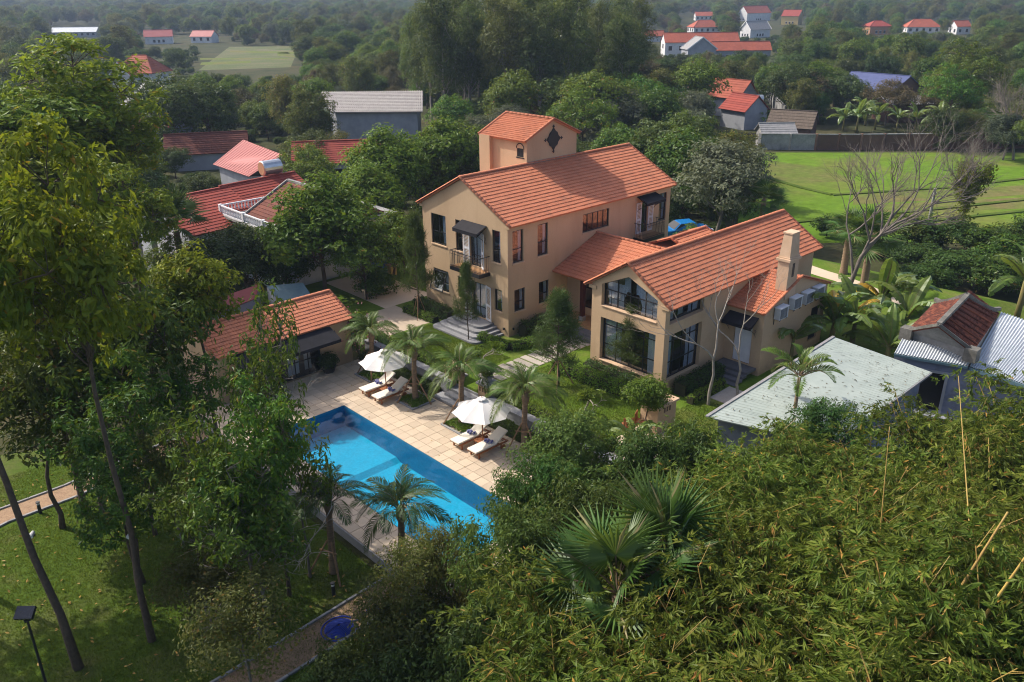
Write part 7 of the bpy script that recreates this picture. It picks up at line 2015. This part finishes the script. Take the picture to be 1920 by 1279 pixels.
bushes = [(1700, 455, 1.2), (1760, 470, 1.3), (1830, 475, 1.2), (1880, 500, 1.3), (1720, 510, 1.1), (1790, 530, 1.2), (1850, 545, 1.2), (1930, 470, 1.3), (1660, 480, .9), (1690, 560, .8), (1735, 545, 1.0), (1920, 540, 1.2), (1640, 470, .8), (1550, 440, .8), (1420, 470, .7), (1600, 470, .7)]
for i, (x, y, s) in enumerate(bushes):
    b = base_at(x, y, ZG+.2)
    P_('bush_dark' if i % 3 else 'bush', 'bush', 'dense green bush in the overgrown strip between field and old tiled house', b, s*.95, s*.7, group='bushes along the field edge', cat='bush')
for i, (x, y, s, lab) in enumerate(((745, 500, .6, 'bush beside the ochre gate post'), (700, 560, .8, 'bush at the back corner of the pool house'), (560, 530, .8, 'bush below the large bright green tree'), (1010, 600, .5, 'dark bush under the villa side windows'), (765, 480, .7, 'bush left of the villa behind the gate post'), (1295, 470, .7, 'bush behind the villa by the car'))):
    P_('bush', 'bush', lab, base_at(x, y, ZL-.2), s, cat='bush')

# --- woods beyond: single trees near, the far woods as one mass
rs = np.random.RandomState(77)
keep = [(1424, 262, 1930, 440, 90), (1240, 55, 1440, 92, 285), (1385, 14, 1445, 33, 590), (1390, 40, 1462, 60, 400), (1462, 26, 1508, 42, 520), (1618, 42, 1668, 60, 420), (1692, 40, 1752, 55, 450), (1782, 46, 1815, 58, 450),
        (215, 104, 325, 150, 220), (640, 168, 798, 222, 140), (255, 203, 325, 262, 135), (398, 258, 532, 330, 104), (270, 335, 545, 440, 72), (370, 84, 562, 132, 230), (1340, 160, 1425, 240, 139), (1424, 205, 1530, 280, 122), (1600, 118, 1700, 165, 160), (1640, 190, 1675, 214, 150), (1560, 205, 1720, 250, 126),
        (100, 48, 190, 66, 530), (270, 60, 350, 84, 400), (360, 58, 405, 80, 400), (640, 290, 700, 320, 100), (1190, 58, 1250, 80, 400), (1275, 24, 1330, 42, 600), (380, 262, 465, 292, 110), (1290, 42, 1340, 56, 380)]
def blocked(x, y, H, R, z0=ZG):
    bx, by, bd = proj((x, y, z0)); _, ty, _ = proj((x, y, z0+H)); rp = R*FPX/bd*.85
    for (x0, y0, x1, y1, dd) in keep:
        if bd < dd+8 and bx+rp > x0 and bx-rp < x1 and by > y0 and ty < y1:
            if bd > dd-1 and by < y1-2 and False: continue
            return True
    if bx > 1395 and 282 < by < 460: return True
    if 372 < bx < 562 and 86 < by < 132: return True
    return False
placed = []
grid = {}
def free(x, y, r):
    c = (int(x//12), int(y//12))
    for i in (-1, 0, 1):
        for j in (-1, 0, 1):
            for (a, b, q) in grid.get((c[0]+i, c[1]+j), ()):
                if (a-x)**2+(b-y)**2 < (.5*(r+q))**2: return False
    grid.setdefault(c, []).append((x, y, r)); return True
kinds = ['dark', 'broad', 'olive', 'brown', 'grey', 'green']; wts_ = [.24, .27, .22, .11, .08, .08]
KL = {'dark': ('dense_tree', 'dense dark tree standing in the woods behind the villa'), 'broad': ('leafy_tree', 'mid green leafy tree standing in the woods behind the villa'), 'olive': ('olive_green_tree', 'loose olive green tree standing in the woods behind the villa'),
      'brown': ('brownish_tree', 'brownish half bare tree standing in the woods behind the villa'), 'grey': ('grey_green_tree', 'pale grey green tree standing in the woods behind the villa'), 'green': ('bright_tree', 'bright green tree standing in the woods behind the villa'),
      'euca': ('eucalyptus_tree', 'tall thin trunked eucalyptus in the grove behind the tower')}
# the tall grove behind the tower
for i in range(46):
    px = rs.uniform(775, 1185); by = rs.uniform(160, 262)
    b = base_at(px, by)
    if not free(b.x, b.y, 4.2): continue
    if px < 800 and rs.rand() < .6: continue
    k = 'euca' if rs.rand() < .5 else 'euca_b'
    pxx = abs(px-985)/210
    s = rs.uniform(.92, 1.15)*(1.16-.22*pxx**2)
    plant(KM[k], *[KL['euca'][0], KL['euca'][1]], 'tree', b, s, None, 'tall eucalyptus grove behind the tower')
for i in range(60):
    px = rs.uniform(770, 1330); by = rs.uniform(190, 300); b = base_at(px, by)
    k = rs.choice(['dark', 'broad', 'broad', 'grey'])
    if free(b.x, b.y, 4.5) and not blocked(b.x, b.y, 6, 3): plant(KM[k], *KL[k], 'tree', b, rs.uniform(.85, 1.3), None, 'mixed trees under the eucalyptus grove')
n_ind = 0; far = {k: [] for k in kinds}; under = []
cand = []
for i in range(26000):
    d = 60*math.exp(rs.rand()*math.log(1700/60)) if i < 9000 else math.sqrt(rs.uniform(70**2, 1100**2))
    a = YAW+math.radians(rs.uniform(-36, 36)); cand.append((d, CAM[0]+d*math.cos(a), CAM[1]+d*math.sin(a)))
cand.sort()
for d, x, y in cand:
    if d < 72: continue
    if -8 < x < 32 and -22 < y < 22: continue
    if x < 20 and y < 26: continue
    k = kinds[rs.choice(6, p=wts_)]; s = rs.uniform(.6, 1.15)*(1.12 if d > 200 else 1.0)
    K = KM[k]
    if d > 500: s *= 1.25
    if d > 900: s *= 1.3
    R = 3.4*s
    bx, by, bd = proj((x, y, ZG))
    if bx < -120 or bx > 2040: continue
    if blocked(x, y, K['H']*s, R): 
        if rs.rand() < .5 and not blocked(x, y, 2.6, 2.0) and d < 420 and free(x, y, 3.0): under.append((x, y, rs.uniform(.5, .9), rs.rand()*6.28))
        continue
    if not free(x, y, R*1.75 if d < 300 else R*2.0): continue
    if d < 300 and n_ind < 215:
        plant(K, KL[k][0], KL[k][1], 'tree', (x, y, ZG-.2), s, rs.rand()*6.28, 'trees in the woods behind the villa'); n_ind += 1
    else: far[k].append((x, y, s, rs.rand()*6.28))
    if d < 420 and rs.rand() < .8:
        q = (x+rs.uniform(-4, 4), y+rs.uniform(-4, 4))
        if not blocked(q[0], q[1], 2.6, 2.0): under.append((q[0], q[1], rs.uniform(.5, 1.1), rs.rand()*6.28))
def scatter(name, label, cat, pts, me, z=ZG-.3):
    src = bpy.data.objects.new(name+'_source', me)
    pm = bpy.data.meshes.new(name); pm.vertices.add(len(pts)); pm.vertices.foreach_set('co', np.array([(p[0], p[1], z) for p in pts], np.float32).ravel())
    for an, j in (('size', 2), ('turn', 3)):
        at_ = pm.attributes.new(an, 'FLOAT', 'POINT'); at_.data.foreach_set('value', np.array([p[j] for p in pts], np.float32))
    o = put(name, pm); tag(o, label, cat, None, 'stuff')
    ng = bpy.data.node_groups.new(name, 'GeometryNodeTree')
    ng.interface.new_socket('Geometry', in_out='INPUT', socket_type='NodeSocketGeometry'); ng.interface.new_socket('Geometry', in_out='OUTPUT', socket_type='NodeSocketGeometry')
    N = ng.nodes; gi_, go_ = N.new('NodeGroupInput'), N.new('NodeGroupOutput'); ip = N.new('GeometryNodeInstanceOnPoints'); oi = N.new('GeometryNodeObjectInfo')
    oi.inputs['Object'].default_value = src
    a1, a2 = N.new('GeometryNodeInputNamedAttribute'), N.new('GeometryNodeInputNamedAttribute')
    a1.data_type = a2.data_type = 'FLOAT'; a1.inputs['Name'].default_value = 'size'; a2.inputs['Name'].default_value = 'turn'
    cx_ = N.new('ShaderNodeCombineXYZ')
    ln = ng.links.new
    ln(gi_.outputs[0], ip.inputs['Points']); ln(oi.outputs['Geometry'], ip.inputs['Instance']); ln(a1.outputs['Attribute'], ip.inputs['Scale']); ln(a2.outputs['Attribute'], cx_.inputs['Z']); ln(cx_.outputs[0], ip.inputs['Rotation']); ln(ip.outputs[0], go_.inputs[0])
    o.modifiers.new('scatter', 'NODES').node_group = ng
    return o
FARK = {'dark': ('leaf_dark', 'mango'), }
for k in kinds:
    if far[k]: scatter('far_woodland', {'dark': 'dark', 'broad': 'mid green', 'olive': 'olive', 'brown': 'brownish', 'grey': 'grey green', 'green': 'bright green'}[k]+' trees of the distant woodland fading to the horizon', 'woodland', far[k], KM[k]['crown'])
scatter('undergrowth', 'low undergrowth between the trees of the woods', 'undergrowth', under, KM['bush_dark']['crown'])
print('individual', n_ind, 'far', sum(map(len, far.values())), 'under', len(under))

# --- grass blades and fallen leaves
def blades(name, label, rect, n, z, seed, h=.07, mask=None, m='grass', w=.012):
    rs = np.random.RandomState(seed); x = rs.uniform(rect[0], rect[2], n); y = rs.uniform(rect[1], rect[3], n)
    if mask is not None: k = mask(x, y); x, y = x[k], y[k]
    n = len(x); a = rs.rand(n)*6.28; hh = h*(.5+rs.rand(n)); ln = rs.normal(size=(n, 2))*h*.5
    b = np.stack([x, y, np.full(n, z)], 1); t = np.stack([np.cos(a)*w, np.sin(a)*w, np.zeros(n)], 1); e = b+np.stack([ln[:, 0], ln[:, 1], hh], 1)
    V = np.stack([b-t, b+t, e], 1).reshape(-1, 3); o = put(name, np_mesh(name, V, np.arange(3*n).reshape(-1, 3), [G[m]])); tag(o, label, 'grass', None, 'stuff')
def near_path(x, y): return ~((np.abs(y-2.8-(x+24)*.12) < .75))
blades('grass', 'short mown grass of the left garden lawn', (-32, -14, -17.4, 6), 150000, ZG-.01, 1, .06, near_path)
blades('grass', 'short mown grass of the villa lawn', (-5.4, -15, 1.5, -4.4), 60000, ZL, 2, .05, lambda x, y: (x < -.3) | (y < -12.6))
blades('grass', 'short mown grass left of the stepping stones', (-5.4, -2.3, -2.0, 5), 30000, ZL, 3, .05)
rs = np.random.RandomState(9); n = 420
C = np.stack([rs.uniform(-32, -17.5, n), rs.uniform(-14, 5, n), np.full(n, ZG+.05)], 1); V, F = leaf_cloud(C, unit(rs.normal(size=(n, 3))*.25+np.array([0, 0, 1.])), .16, .07, rs, 0)
o = put('fallen_leaves', np_mesh('fallen_leaves', V, F, [G['litter']])); tag(o, 'dry fallen leaves scattered over the left lawn', 'fallen leaves', None, 'stuff')
n = 130; C = np.stack([rs.uniform(-17, -7.6, n), rs.uniform(-12, 4.8, n), np.full(n, ZD+.02)], 1); C = C[~((C[:, 0] > px0) & (C[:, 0] < px1) & (C[:, 1] < py1))]
V, F = leaf_cloud(C, unit(rs.normal(size=(len(C), 3))*.2+np.array([0, 0, 1.])), .09, .05, rs, 0)
o = put('fallen_leaves', np_mesh('deck_leaves', V, F, [G['litter']])); tag(o, 'few dry leaves lying on the pool deck', 'fallen leaves', None, 'stuff')

f_ = bpy.data.objects['metal_roof_shed']
n = 260; u = rs.rand(n, 1)**.8; v = rs.rand(n, 1); ra, rb_, rc, rd = [np.array(p) for p in (A_s, B_s, C_s, D_s)]
C = (ra*(1-u)+rb_*u)*(1-v)+(rd*(1-u)+rc*u)*v + np.array([0, 0, .05]); V, F = leaf_cloud(C, unit(rs.normal(size=(n, 3))*.15+np.array([0, 0, 1.])), .16, .035, rs, 0)
o = put('roof_litter', np_mesh('roof_litter', V, F, [G['brown']])); tag(o, 'dry bamboo leaves lying on the pale metal roof', 'fallen leaves', None, 'stuff')
# ------------------------------------------------------------------ haze
m = bpy.data.materials.new('haze'); m.use_nodes = True; nt = m.node_tree; nt.nodes.remove(nt.nodes['Principled BSDF'])
pv = nt.nodes.new('ShaderNodeVolumePrincipled'); pv.inputs['Density'].default_value = HAZE; pv.inputs['Color'].default_value = (.50, .64, .92, 1); pv.inputs['Anisotropy'].default_value = .2
nt.links.new(pv.outputs[0], nt.nodes['Material Output'].inputs['Volume'])
mb = MB(); mb.box(-2400, -2400, -4.5, 2400, 2400, 56)
o = mb.build('haze', m) if HAZE else put('haze', None); o['kind'] = 'stuff'; o['label'] = 'thin blue haze over the countryside'
